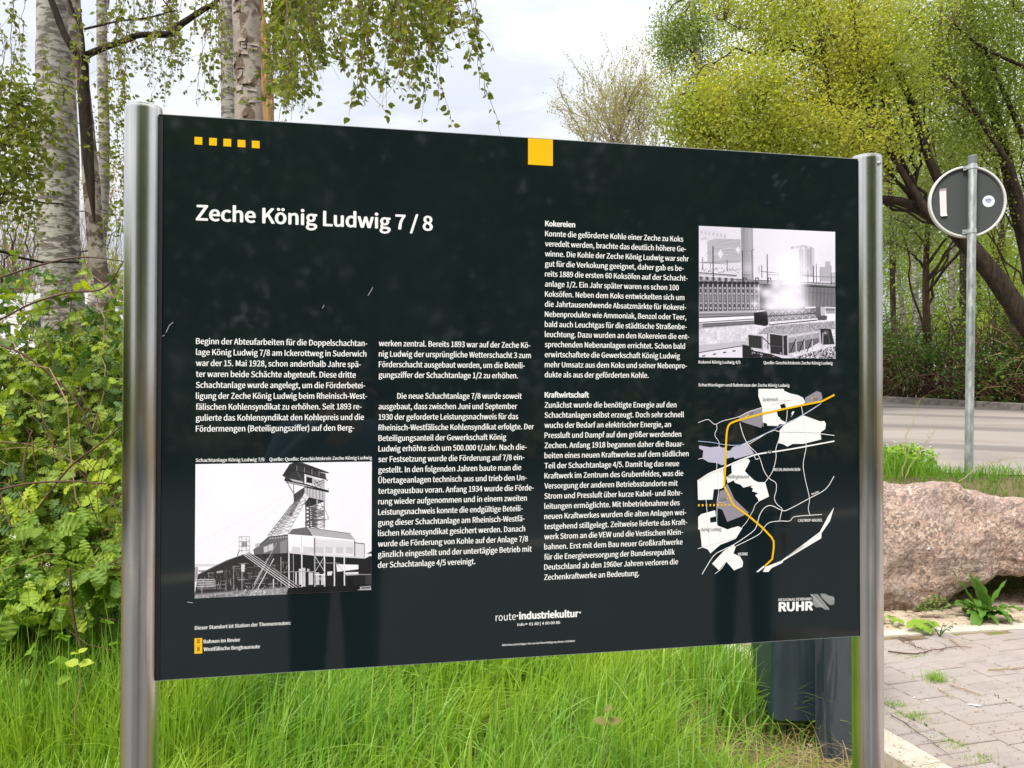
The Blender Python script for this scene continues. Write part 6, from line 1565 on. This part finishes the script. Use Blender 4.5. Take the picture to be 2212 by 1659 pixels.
# dead straw
n3 = 9000; y3 = RNG.uniform(2.0, 5.2, n3); x3 = RNG.uniform(-2.4, 1.9, n3); nb = .65 * ((kerb_x(y3) - x3) < .95) * (y3 < 3.6); k_ = (x3 < kerb_x(y3) - .01) & (RNG.random(n3) < .35 + nb + .3 * (vnoise(x3, y3, 1.7, 7.) > .1)); x3, y3 = x3[k_], y3[k_]; n3 = len(x3)
blades(dg, x3, y3, RNG.uniform(.08, .30, n3), RNG.uniform(.002, .004, n3), RNG.uniform(.5, 1.6, n3), RNG.uniform(0, 6.28, n3))
for k in range(1500):
    a_, b_ = RNG.normal(1.30, .16), RNG.normal(3.08, .16)
    if a_ > kerb_x(b_): continue
    c = np.array([a_, b_, -.075 + RNG.uniform(0, .03)]); d_ = rand_dirs(1)[0] * RNG.uniform(.03, .09); d_[2] *= .2; tube(dg, [c, c + d_ * .5 + [0, 0, .006], c + d_], [.0012, .0012, .0008], 3, cap=False)
tag(dg.build('dead_grass', M['dead_grass'], None), 'straw-coloured dead grass between the green blades and round the bin post', 'grass', kind='stuff')
# long seed stalks by the road
for k, (a, b, c_, d_, lb) in enumerate(((1950, 1030, 1990, 862, 'tall dry stalk in the grass just right of the board post'), (1955, 1032, 2020, 930, 'shorter dry stalk leaning right in the roadside grass'), (2070, 1040, 2185, 990, 'nearly flat dry stalk in front of the sign pole'))):
    p0, p1 = P(a, b, 5.9), P(c_, d_, 5.9); mb = MB(); pth = curve_to(p0, p1, 12, .05, .02); tube(mb, pth - p0, np.linspace(.0035, .0012, 12), 4)
    for q_ in pth[5:]:
        for z_ in range(3):
            e_ = q_ - p0 + np.array([RNG.normal() * .02, RNG.normal() * .01, RNG.uniform(0, .03)]); tube(mb, [q_ - p0, e_], [.001, .0015], 3, cap=False)
    o = mb.build('dry_stalk', M['dead_grass']); o.location = p0; tag(o, lb, 'stalk')

# ================================================================ weeds, flowers, twigs, tufts
def strap(mb, o, az, ln_, wd, arch, n=10, wav=.10, droop=1.0):
    t = np.linspace(0, 1, n); hor = ln_ * (t * .75) * (.5 + .5 * arch); ver = ln_ * (t * (1.05 - .3 * arch) - .75 * arch * droop * t * t)
    d_ = np.array([math.cos(az), math.sin(az), 0]); s_ = np.array([-d_[1], d_[0], 0]); c = o + d_ * hor[:, None] + np.array([0, 0, 1.]) * ver[:, None]
    w_ = wd * np.sin(np.pi * np.clip(t * .93 + .05, 0, 1)) ** .8 * (1 + wav * np.sin(t * 26 + az))
    up = np.array([0, 0, 1.]) * (wav * wd * .8 * np.cos(t * 22 + az))[:, None]
    A = c + s_ * w_[:, None] / 2 + up + [0, 0, wd * .12]; B = c - s_ * w_[:, None] / 2 - up + [0, 0, wd * .12]
    V = np.vstack([A, c, B]); i = np.arange(n - 1); mb.add(V, np.stack([i, i + 1, i + n + 1, i + n], -1)); mb.add(V, np.stack([i + n, i + n + 1, i + 2 * n + 1, i + 2 * n], -1))
dk = P(2128, 1305, 5.12); dk[2] = 0
wd_ = empty('dock_plant', tuple(dk)); tag(wd_, 'large dark green dock growing at the foot of the boulder', 'weed')
for k in range(26):
    mb = MB(); az = RNG.uniform(0, 6.28); ln_ = RNG.uniform(.18, .34); arch = RNG.uniform(.55, 1.25)
    if k < 4: arch = .25; ln_ = RNG.uniform(.28, .38)
    strap(mb, np.array([RNG.normal() * .03, RNG.normal() * .02, .01]), az, ln_, RNG.uniform(.05, .075), arch, 12, .16); mb.build('leaf', M['weed_leaf'], wd_, smooth=True)
def rosette(px_, py_, Y, lb, name, mt, n, size, kind='oval'):
    o_ = P(px_, py_, Y); o_[2] = max(0, float(0)); e = empty(name, tuple(o_)); tag(e, lb, 'weed')
    for k in range(n):
        mb = MB(); az = k / n * 6.28 + RNG.normal() * .3; st = RNG.uniform(.03, .10)
        d_ = np.array([math.cos(az), math.sin(az), 0]); tip = d_ * st * .8 + [0, 0, st]
        tube(mb, [np.zeros(3), tip * .5 + [0, 0, .01], tip], [.0016, .0013, .001], 4, cap=False); s1 = mb.build('stalk', M[mt], e)
        for a2 in ((0,) if kind == 'oval' else (0, 1.9, -1.9)):
            mb = MB(); ax = np.array([[math.cos(az + a2), math.sin(az + a2) - .3, -.35]]); scatter(mb, OVATE[0] * [1, 1.15, 1], OVATE[1], basis(ax, np.array([[0, -.4, 1.]])), [size * RNG.uniform(.8, 1.1)], [tip]); mb.build('leaf', M[mt], e)
rosette(1992, 1350, 4.85, 'small light green three-leaved weed below the boulder beside the board post', 'clover_weed', 'weed_light', 4, .075, 'tri')
rosette(1928, 1335, 5.0, 'light green weed squeezed between the board post and the boulder', 'leafy_weed', 'weed_light', 7, .06)
rosette(2030, 1372, 4.75, 'flat mossy tuft on the rubble strip in front of the boulder', 'moss_tuft', 'under_leaf', 16, .022)
e = empty('feathery_weed', tuple(P(1975, 1318, 5.15))); tag(e, 'feathery grey-green weed against the lower edge of the boulder', 'weed')
mb = MB()
for k in range(7):
    az = RNG.uniform(-.4, 1.2); d_ = np.array([math.cos(az), -.35, RNG.uniform(.1, .6)]); q_ = curve_to(np.zeros(3), d_ * RNG.uniform(.10, .2), 9, .15, .05); tube(mb, q_, [.0015] * 9, 3, cap=False)
    for p_ in q_[2:]:
        n = 6; scatter(mb, *DIAMOND, basis(rand_dirs(n, .3), rand_dirs(n)), RNG.uniform(.012, .03, n), np.repeat(p_[None], n, 0))
mb.build('fronds', M['grey_leaf'], e)
def tuft(px_, py_, lb, n=70, hh=.05, spread=.03):
    d = cF + (px_ - 1106) / FPX * cX - (py_ - 829.5) / FPX * cU; o_ = EYE + d * (-1.5 / d[2]); mb = MB(); x_ = RNG.normal(size=n) * spread; y_ = RNG.normal(size=n) * spread * .7
    save = globals()['gz']; globals()['gz'] = lambda a, b: np.zeros_like(a)
    blades(mb, x_, y_, RNG.uniform(.5, 1, n) * hh, RNG.uniform(.0015, .003, n), RNG.uniform(.2, 1.1, n), RNG.uniform(0, 6.28, n)); globals()['gz'] = save
    o = mb.build('grass_tuft', M['grass']); o.location = tuple(o_); tag(o, lb, 'grass tuft', 'grass tufts in the paving joints'); return o_
tuft(2022, 1470, 'green grass tuft in front of the boulder, the largest on the paving', 150, .075, .035)
tuft(1932, 1522, 'low moss and grass in the joint close beside the right board post', 90, .03, .04)
tuft(1970, 1548, 'moss-green tuft in a long joint of the paving, below the largest tuft', 110, .03, .04)
tuft(2060, 1608, 'thin yellow-green growth in the middle of the long paving joint', 70, .025, .04)
tuft(2118, 1640, 'sparse green growth in the joint near the lower right corner', 80, .025, .04)
tuft(1965, 1418, 'straw-yellow dry tuft on the paving near the post', 50, .02, .04)
# litter of fine moss in the joints
mb = MB()
for k in range(2600):
    j = RNG.integers(0, 9); b = .164 + j * .2 + RNG.normal() * .003; a = RNG.uniform(-1.4, 1.6)
    if mn.noise(Vector((a * 2.2, b * 7, 3))) < (.05 if j in (1, 2) else .28): continue
    c = pv(a, b)
    if (TB0 - c) @ TBn < 0: continue
    s_ = RNG.uniform(.003, .008); R = basis(rand_dirs(1), rand_dirs(1, 1.)); scatter(mb, *DIAMOND, R, [s_ * 2], [[c[0], c[1], .001 + RNG.uniform(-.004, .004)]])
tag(mb.build('joint_moss', M['under_leaf'], None), 'green and brown moss in the paving joints', 'moss', kind='stuff')
def ground_pt(px_, py_, z=.006):
    d = cF + (px_ - 1106) / FPX * cX - (py_ - 829.5) / FPX * cU; return EYE + d * ((z - 1.5) / d[2])
TW = [([(1918, 1408), (1975, 1413), (2010, 1407), (2060, 1398), (2100, 1399)], .0042, 'cane', 'long dark twig lying across the paving in front of the boulder'),
      ([(1942, 1376), (1962, 1384), (1978, 1399)], .0030, 'cane', 'short forked dark twig on the paving by the post'), ([(2050, 1380), (2068, 1392), (2082, 1404)], .0030, 'dry_cane', 'short reddish twig right of the forked one'),
      ([(2050, 1480), (2090, 1492), (2123, 1504)], .0030, 'dry_cane', 'thin orange stalk pointing right from the grass tuft'), ([(2025, 1488), (2045, 1500), (2062, 1508)], .0026, 'dead_grass', 'pale dry stem below the grass tuft'),
      ([(2135, 1448), (2180, 1445), (2215, 1441)], .0035, 'dead_grass', 'pale bare stick at the right edge of the paving'), ([(1950, 1388), (1990, 1402), (2000, 1412)], .002, 'cane', 'hair-thin side twig on the paving'),
      ([(1925, 1545), (1990, 1588), (2060, 1640)], .0022, 'cane', 'long thin root lying in the joint beside the pale border')]
for pts_, r_, mt, lb in TW:
    c = np.array([ground_pt(*q_) for q_ in pts_]); c0 = c[0].copy(); cc = smooth_path(c - c0, 22); cc[:, 2] += .002 + .003 * RNG.random(22); cc[1:-1, :2] += RNG.normal(size=(20, 2)) * .003; mb = MB(); tube(mb, cc, np.linspace(r_, r_ * .4, 22), 5)
    for q_ in range(3):
        i_ = RNG.integers(4, 18); tube(mb, [cc[i_], cc[i_] + [RNG.normal() * .03, RNG.normal() * .02, .004], cc[i_] + [RNG.normal() * .05, RNG.normal() * .05, .003]], [r_ * .5, r_ * .35, r_ * .2], 4)
    o = mb.build('fallen_twig', M[mt]); o.location = c0; tag(o, lb, 'twig')
mb = MB(); n = 500; c = np.array([ground_pt(RNG.uniform(1918, 2212), RNG.uniform(1375, 1659), .003) for _ in range(n)]); k_ = RNG.random(n) < .7
R = basis(rand_dirs(n) * [1, 1, .1], np.tile([0, 0, 1.], (n, 1)) + RNG.normal(size=(n, 3)) * .15); scatter(mb, *DIAMOND, R, RNG.uniform(.003, .014, n), c + [0, 0, .002])
tag(mb.build('plant_litter', M['dry_cane'], None), 'brown bud scales and crumbs scattered on the paving', 'litter', kind='stuff')
for px_, py_, lb in ((2003, 1514, 'small white chip on the paving left of the feather'), (1975, 1508, 'flat pale chip on the paving near the mossy joint'), (2030, 1490, 'tiny white chip beside the orange stalk')):
    c = ground_pt(px_, py_, .003); mb = MB(); scatter(mb, IV2, IF, basis(rand_dirs(1) * [1, 1, 0], np.array([[0, 0, 1.]])), [.006], [[0, 0, .003]]); o = mb.build('pebble', M['white_petal']); o.location = c; tag(o, lb, 'pebble')
c = ground_pt(2090, 1522, .003); mb = MB(); strap(mb, np.zeros(3), -.5, .06, .012, 1.6, 8, .05, .3); mb.V = [v_ * [1, 1, .15] + [0, 0, .003] for v_ in mb.V]; o = mb.build('feather', M['white_petal']); o.location = c; tag(o, 'small white feather lying on the paving', 'feather')

# white-flowered garlic mustard at the left, in the grass below the brambles
for k, (px_, py_, Yg, lb) in enumerate(((60, 1245, 3.0, 'white-flowered weed nearest the left edge below the brambles'), (140, 1262, 2.95, 'white-flowered weed with broad pale leaves, right of the leftmost ones'), (222, 1228, 3.1, 'white-flowered weed beside the hanging cane'), (100, 1222, 3.2, 'small white-flowered weed deep in the bramble edge'), (28, 1160, 3.2, 'tall white-flowered weed at the very left'), (2010, 985, 6.6, 'white-flowered weed in the roadside grass beside the sign pole'), (1935, 955, 6.6, 'white-flowered weed in the roadside grass next to the board post'))):
    tp = P(px_, py_, Yg); g0 = np.array([tp[0] + .02, tp[1], float(gz(tp[0], tp[1]))]); e = empty('garlic_mustard', tuple(g0)); tag(e, lb, 'wildflower', 'garlic mustard plants'); d_ = tp - g0
    mb = MB(); st = curve_to(np.zeros(3), d_, 10, .0, .03); tube(mb, st, np.linspace(.0022, .0014, 10), 4, cap=False); mb.build('stem', M['weed_light'], e)
    mb = MB(); n = 7; scatter(mb, OVATE[0] * [1, 1.5, 1], OVATE[1], basis(rand_dirs(n) * [1, 1, .2], rand_dirs(n, 2)), RNG.uniform(.03, .06, n), st[RNG.integers(4, 9, n)]); mb.build('leaves', M['weed_light'], e)
    mb = MB(); n = 24; scatter(mb, *DIAMOND, basis(rand_dirs(n, .6), rand_dirs(n, .5)), RNG.uniform(.004, .007, n), d_ + RNG.normal(size=(n, 3)) * [.006, .006, .004]); mb.build('blossom', M['white_petal'], e)
lc = P(1955, 1015, 6.6); lc[2] = float(gz(lc[0], lc[1])); e = empty('verge_herb_clump', tuple(lc)); tag(e, 'leafy light green clump of herbs in the verge directly right of the board post', 'weed')
mb = MB(); n = 520; pp = rand_dirs(n) * (RNG.random(n) ** .5)[:, None] * [.28, .2, .12] + [0, 0, .13]; scatter(mb, *OVATE, basis(rand_dirs(n), rand_dirs(n, 1.0)), RNG.uniform(.025, .055, n), pp); mb.build('leaves', M['weed_light'], e, kind='stuff')
mb = MB()
for k in range(26): tube(mb, curve_to(np.zeros(3) + RNG.normal(size=3) * [.05, .04, 0], pp[k], 6, .05, .06), np.linspace(.003, .0015, 6), 4, cap=False)
mb.build('stems', M['weed_light'], e)
mb = MB(); fl = pp[np.argsort(-pp[:, 2])[:40]]; fl = fl[::3]; fp = np.repeat(fl, 9, 0) + RNG.normal(size=(len(fl) * 9, 3)) * .011; scatter(mb, *DIAMOND, basis(rand_dirs(len(fp), .5), rand_dirs(len(fp))), RNG.uniform(.006, .011, len(fp)), fp + [0, 0, .02]); mb.build('blossom', M['white_petal'], e, kind='stuff')
# reddish seedling in the grass in front
for px_, py_, Ys, lb, mt in ((1312, 1560, 2.75, 'young pinkish-brown seedling standing up from the grass under the board', 'tan_leaf'), (170, 1435, 2.8, 'yellowing bramble shoot leaning over the grass at lower left', 'bramble_young')):
    tp = P(px_, py_, Ys); g0 = np.array([tp[0] - .03, tp[1], float(gz(tp[0], tp[1]))]); e = empty('seedling', tuple(g0)); tag(e, lb, 'seedling'); d_ = tp - g0
    mb = MB(); tube(mb, curve_to(np.zeros(3), d_, 8, 0, .04), np.linspace(.0028, .0018, 8), 5); mb.build('stem', M['dry_cane'], e)
    for k, az in enumerate((.1, 3.0, 1.4, 4.6)):
        mb = MB(); ax = np.array([[math.cos(az), math.sin(az) * .5, .15]]); scatter(mb, OVATE[0], OVATE[1], basis(ax, np.array([[0, -.6, 1.]])), [.055 if k < 2 else .04], [d_ + (np.zeros(3) if k < 2 else np.array([0, 0, .04]))]); mb.build('leaf', M[mt], e)

# ================================================================ pale van parked behind the thicket
M['van_paint'] = mat('van_paint', (.74, .75, .78), .25, .5); M['van_glass'] = mat('van_glass', (.03, .04, .05), .08, .5); M['tyre'] = mat('tyre', (.02, .02, .02), .9)
vz = float(gz(-7, 13.5)); van = empty('parked_van', (-8.2, 13.5, vz)); tag(van, 'white van parked behind the brambles, only its roof showing', 'van')
prof = [(-2.6, .35), (-2.6, 1.9), (-2.45, 2.02), (1.2, 2.05), (1.55, 1.95), (2.1, 1.25), (2.75, 1.05), (2.85, .75), (2.85, .35)]
n = len(prof); V = []
for sy in (-.95, .95):
    for a, b in prof: V.append((a, sy * (1 - .06 * (b > 1.2)), b))
mb = MB(); mb.add(V, [[i, (i + 1) % n, (i + 1) % n + n, i + n] for i in range(n)]); mb.add(V, [list(range(n))]); mb.add(V, [list(range(2 * n - 1, n - 1, -1))]); mb.build('body', M['van_paint'], van)
for sy in (-.915, .915): mb = MB(); mb.add([(.4, sy * 1.002, 1.25), (1.95, sy * 1.01, 1.25), (1.5, sy * 1.0, 1.85), (.4, sy * 1.0, 1.9)], [[0, 1, 2, 3]]); mb.build('side_window', M['van_glass'], van)
mb = MB(); mb.add([(2.08, -.8, 1.30), (2.08, .8, 1.30), (1.60, .78, 1.93), (1.60, -.78, 1.93)], [[0, 1, 2, 3]]); mb.V = [v_ + [.02, 0, .01] for v_ in mb.V]; mb.build('windscreen', M['van_glass'], van)
for a in (-1.75, 1.9):
    for sy in (-.9, .9):
        mb = MB(); tube(mb, [(a, sy - .1, .33), (a, sy + .1, .33)], [.33, .33], 20); wl = mb.build('wheel', M['tyre'], van); mb = MB(); tube(mb, [(a, sy - .105, .33), (a, sy + .105, .33)], [.19, .19], 16); mb.build('rim', M['clamp'], wl)

# ================================================================ what stands behind the camera and shows in the board and the posts
for k in range(14):
    a = rad(-104 + k * 8.3) if k < 9 else rad((-150, -166, 179, 165, 152)[k - 9]); rr_ = RNG.uniform(13, 18) if k < 9 else RNG.uniform(10, 12); cx_, cy_ = rr_ * math.cos(a), rr_ * math.sin(a)
    h_ = RNG.uniform(10, 13) if k < 9 else RNG.uniform(3.4, 4.4); base_ = np.array([cx_, cy_, float(gz(cx_, cy_))]); e = empty('roadside_tree', tuple(base_)); tag(e, 'leafy tree on the far side of the car park behind the viewer' if k < 9 else 'leafy tree beyond the left edge of the view, past the brambles', 'tree', 'trees across the car park' if k < 9 else 'trees past the left edge')
    mb = MB(); tube(mb, smooth_path([(0, 0, -.2), (.1, .1, 2), (.05, -.1, 4.5), (0, 0, h_ * .8)], 14), np.linspace(.2, .05, 14), 9); mb.build('trunk', M['brown_bark'], e)
    n = 2600; d_ = rand_dirs(n); p_ = d_ * (RNG.random(n) ** .4)[:, None] * [2.6 if k < 9 else 1.8, 2.6 if k < 9 else 1.8, h_ * .48] + [0, 0, h_ * .52]; mb = MB(); scatter(mb, *DIAMOND, basis(rand_dirs(n), rand_dirs(n, .5)), RNG.uniform(.25, .5, n), p_); mb.build('foliage', M['green_leaf'], e, kind='stuff')
n = 5000; xs = RNG.uniform(-16, 16, n); ys = -12.5 - RNG.random(n) * 2.5 + .02 * xs ** 2; mb = MB(); scatter(mb, *DIAMOND, basis(rand_dirs(n), rand_dirs(n, .6)), RNG.uniform(.15, .32, n), np.c_[xs, ys, RNG.random(n) * 1.9]); tag(mb.build('hedge', M['under_leaf'], None), 'dark hedge along the far side of the car park', 'hedge', kind='stuff')
# people: the photographer and a companion, seen only as reflections
def skin_mesh(name, pts, edges, radii, root_i=0, sub=2):
    me = bpy.data.meshes.new(name); me.from_pydata([tuple(p_) for p_ in pts], edges, []); o = bpy.data.objects.new(name, me); COL.objects.link(o)
    sk = o.modifiers.new('s', 'SKIN'); sk.use_smooth_shade = True
    for i_, r_ in enumerate(radii): me.skin_vertices[0].data[i_].radius = (r_ if isinstance(r_, tuple) else (r_, r_)); me.skin_vertices[0].data[i_].use_root = (i_ == root_i)
    ss = o.modifiers.new('u', 'SUBSURF'); ss.levels = ss.render_levels = sub
    dg_ = bpy.context.evaluated_depsgraph_get(); m2 = bpy.data.meshes.new_from_object(o.evaluated_get(dg_)); bpy.data.objects.remove(o); bpy.data.meshes.remove(me); m2.name = name; return m2
M['skin'] = mat('skin', (.55, .34, .25), .55, .3); M['jacket'] = mat('jacket', (.05, .06, .085), .85, .2); M['sweater'] = mat('sweater', (.16, .21, .32), .9, .2); M['jeans'] = mat('jeans', (.03, .045, .085), .9, .2); M['hair'] = mat('hair', (.06, .04, .03), .7); M['shoe'] = mat('shoe', (.04, .035, .03), .6); M['phone'] = mat('phone', (.015, .015, .018), .25)
def person(loc, rz, H_, label, top, arms):
    e = empty('person', loc, rz); tag(e, label, 'person'); s_ = H_ / 1.75
    sc = lambda p_: np.array(p_) * s_
    pel = (0, 0, .95)
    pts = [pel, (0, .01, 1.15), (0, 0, 1.36), (0, .01, 1.47), (0, .03, 1.58), (0, .035, 1.68), (.10, 0, .90), (.11, .01, .50), (.12, -.02, .09), (.13, .12, .04), (-.10, 0, .90), (-.11, .01, .50), (-.12, -.02, .09), (-.13, .12, .04), (.19, 0, 1.40), (-.19, 0, 1.40)]
    ed = [(0, 1), (1, 2), (2, 3), (3, 4), (4, 5), (0, 6), (6, 7), (7, 8), (8, 9), (0, 10), (10, 11), (11, 12), (12, 13), (2, 14), (2, 15)]
    rd = [(.15, .11), (.135, .10), (.15, .105), (.055, .055), (.078, .092), (.062, .075), (.085, .085), (.058, .058), (.042, .042), (.04, .03), (.085, .085), (.058, .058), (.042, .042), (.04, .03), (.055, .055), (.055, .055)]
    for sd_, (el, wr) in zip((14, 15), arms):
        i0 = len(pts); pts += [el, wr]; ed += [(sd_, i0), (i0, i0 + 1)]; rd += [(.042, .042), (.028, .028)]
    me = skin_mesh('body', [sc(p_) for p_ in pts], ed, [tuple(np.array(r_) * s_) for r_ in rd]); me.materials.append(M['skin']); b_ = bpy.data.objects.new('body', me); COL.objects.link(b_); b_.parent = e
    # face
    for nm, p_, r_, mt in (('eye', (.032, .118, 1.645), .012, 'white_petal'), ('eye', (-.032, .118, 1.645), .012, 'white_petal'), ('nose', (0, .135, 1.615), .014, 'skin'), ('mouth', (0, .118, 1.575), .016, 'shoe'), ('ear', (.082, .03, 1.62), .022, 'skin'), ('ear', (-.082, .03, 1.62), .022, 'skin')):
        mb = MB(); mb.add(IV * np.array([r_, r_ * (.6 if nm != 'nose' else 1.3), r_ * (1 if nm != 'mouth' else .35)]) * s_ + sc(p_), IF); mb.build(nm, M[mt], e, smooth=True)
    mb = MB(); ico = bmesh.new(); bmesh.ops.create_icosphere(ico, subdivisions=3, radius=1); hv = np.array([v.co[:] for v in ico.verts]); hf = np.array([[v.index for v in f.verts] for f in ico.faces]); ico.free()
    hv2 = hv * [.094, .108, .105]; hv2[:, 1] = np.where((hv[:, 1] > .3) & (hv[:, 2] < .45), hv2[:, 1] * .6, hv2[:, 1]); mb.add((hv2 + [0, .02, 1.665]) * s_, hf); mb.build('hair', M['hair'], e, smooth=True)
    # jacket and trousers a little larger than the body
    tp = [pel] + [pts[i_] for i_ in (1, 2)] + [(0, .005, 1.44)] + [pts[14], pts[15]]; te = [(0, 1), (1, 2), (2, 3), (2, 4), (2, 5)]; tr = [(.175, .13), (.16, .12), (.175, .125), (.075, .075), (.072, .072), (.072, .072)]
    for sd_, (el, wr) in zip((4, 5), arms):
        w2 = np.array(el) + (np.array(wr) - np.array(el)) * .9; i0 = len(tp); tp += [el, tuple(w2)]; te += [(sd_, i0), (i0, i0 + 1)]; tr += [(.056, .056), (.042, .042)]
    me = skin_mesh('jacket', [sc(p_) for p_ in tp], te, [tuple(np.array(r_) * s_) for r_ in tr]); me.materials.append(M[top]); o = bpy.data.objects.new('jacket', me); COL.objects.link(o); o.parent = e
    lp = [(0, 0, .98), (.10, 0, .90), (.11, .01, .50), (.12, -.02, .08), (-.10, 0, .90), (-.11, .01, .50), (-.12, -.02, .08)]
    me = skin_mesh('trousers', [sc(p_) for p_ in lp], [(0, 1), (1, 2), (2, 3), (0, 4), (4, 5), (5, 6)], [tuple(np.array(r_) * s_) for r_ in [(.16, .12), (.105, .105), (.078, .078), (.068, .068), (.105, .105), (.078, .078), (.068, .068)]]); me.materials.append(M['jeans']); o = bpy.data.objects.new('trousers', me); COL.objects.link(o); o.parent = e
    for sx_ in (.13, -.13):
        mb = MB(); mb.add((IV * [.05, .14, .05] + [sx_, .06, .045]) * s_, IF); mb.build('shoe', M['shoe'], e, smooth=True)
    return e, s_
def hand(e, wrist, dirv, palm_n, curl, s_, side):
    """palm with four unequal bent fingers and a thumb leaving its side"""
    d_ = norm(np.array(dirv, float)); n_ = norm(np.array(palm_n, float) - d_ * (np.array(palm_n) @ d_)); t_ = np.cross(n_, d_) * side; w_ = np.array(wrist, float)
    pts = [w_, w_ + d_ * .05, w_ + d_ * .085]; ed = [(0, 1), (1, 2)]; rd = [(.024, .016), (.036, .015), (.036, .013)]
    me = skin_mesh('hand', [p_ * s_ for p_ in pts], ed, [tuple(np.array(r_) * s_) for r_ in rd], sub=1); me.materials.append(M['skin']); h_ = bpy.data.objects.new('hand', me); COL.objects.link(h_); h_.parent = e
    for k, ln_ in enumerate((.072, .080, .075, .058)):
        b_ = w_ + d_ * .080 + t_ * (-.027 + k * .018); a1 = norm(d_ * math.cos(curl) + n_ * math.sin(curl)); a2 = norm(d_ * math.cos(curl * 2) + n_ * math.sin(curl * 2))
        q_ = [b_, b_ + d_ * ln_ * .25, b_ + d_ * ln_ * .25 + a1 * ln_ * .4, b_ + d_ * ln_ * .25 + a1 * ln_ * .4 + a2 * ln_ * .35]
        mb = MB(); tube(mb, [x_ * s_ for x_ in q_], [.009 * s_, .0088 * s_, .008 * s_, .006 * s_], 8); mb.build('finger', M['skin'], h_, smooth=True)
    b_ = w_ + d_ * .025 - t_ * .030; q_ = [b_, b_ - t_ * .022 + d_ * .022 + n_ * .006, b_ - t_ * .028 + d_ * .050 + n_ * .016]; mb = MB(); tube(mb, [x_ * s_ for x_ in q_], [.012 * s_, .0105 * s_, .008 * s_], 8); mb.build('thumb', M['skin'], h_, smooth=True)
# photographer: holds the phone at the camera's place
pe, s1 = person((-.06, -.36, -.066), 0.0, 1.74, 'photographer in a blue-grey sweater and jeans holding up a phone before the board', 'sweater', [((.30, .10, 1.22), (.125, .27, 1.50)), ((-.27, .10, 1.22), (-.035, .27, 1.50))])
hand(pe, (.135, .275, 1.51), (-.35, .5, .75), (-1, -.2, 0), .55, s1, 1); hand(pe, (-.045, .275, 1.51), (.35, .5, .75), (1, -.2, 0), .55, s1, -1)
mb = MB(); rbox(mb, -.036, .114, -.004, .004, -.036, .036, .0038); ph = mb.build('phone', M['phone']); ph.location = (0, -.018, 1.5 + 0.008); tag(ph, 'dark phone held sideways by the photographer', 'phone')
mb = MB(); lathe(mb, [(.0, 0), (.007, 0), (.008, .0015)], 20); 
pe2, s2 = person((2.36, -.85, -.066), rad(28), 1.56, 'companion in a dark jacket standing beside the photographer', 'jacket', [((.26, -.02, 1.12), (.25, .06, .88)), ((-.26, -.02, 1.12), (-.25, .06, .88))])
hand(pe2, (.25, .065, .87), (0, .1, -1), (-1, 0, 0), .25, s2, 1); hand(pe2, (-.25, .065, .87), (0, .1, -1), (1, 0, 0), .25, s2, -1)
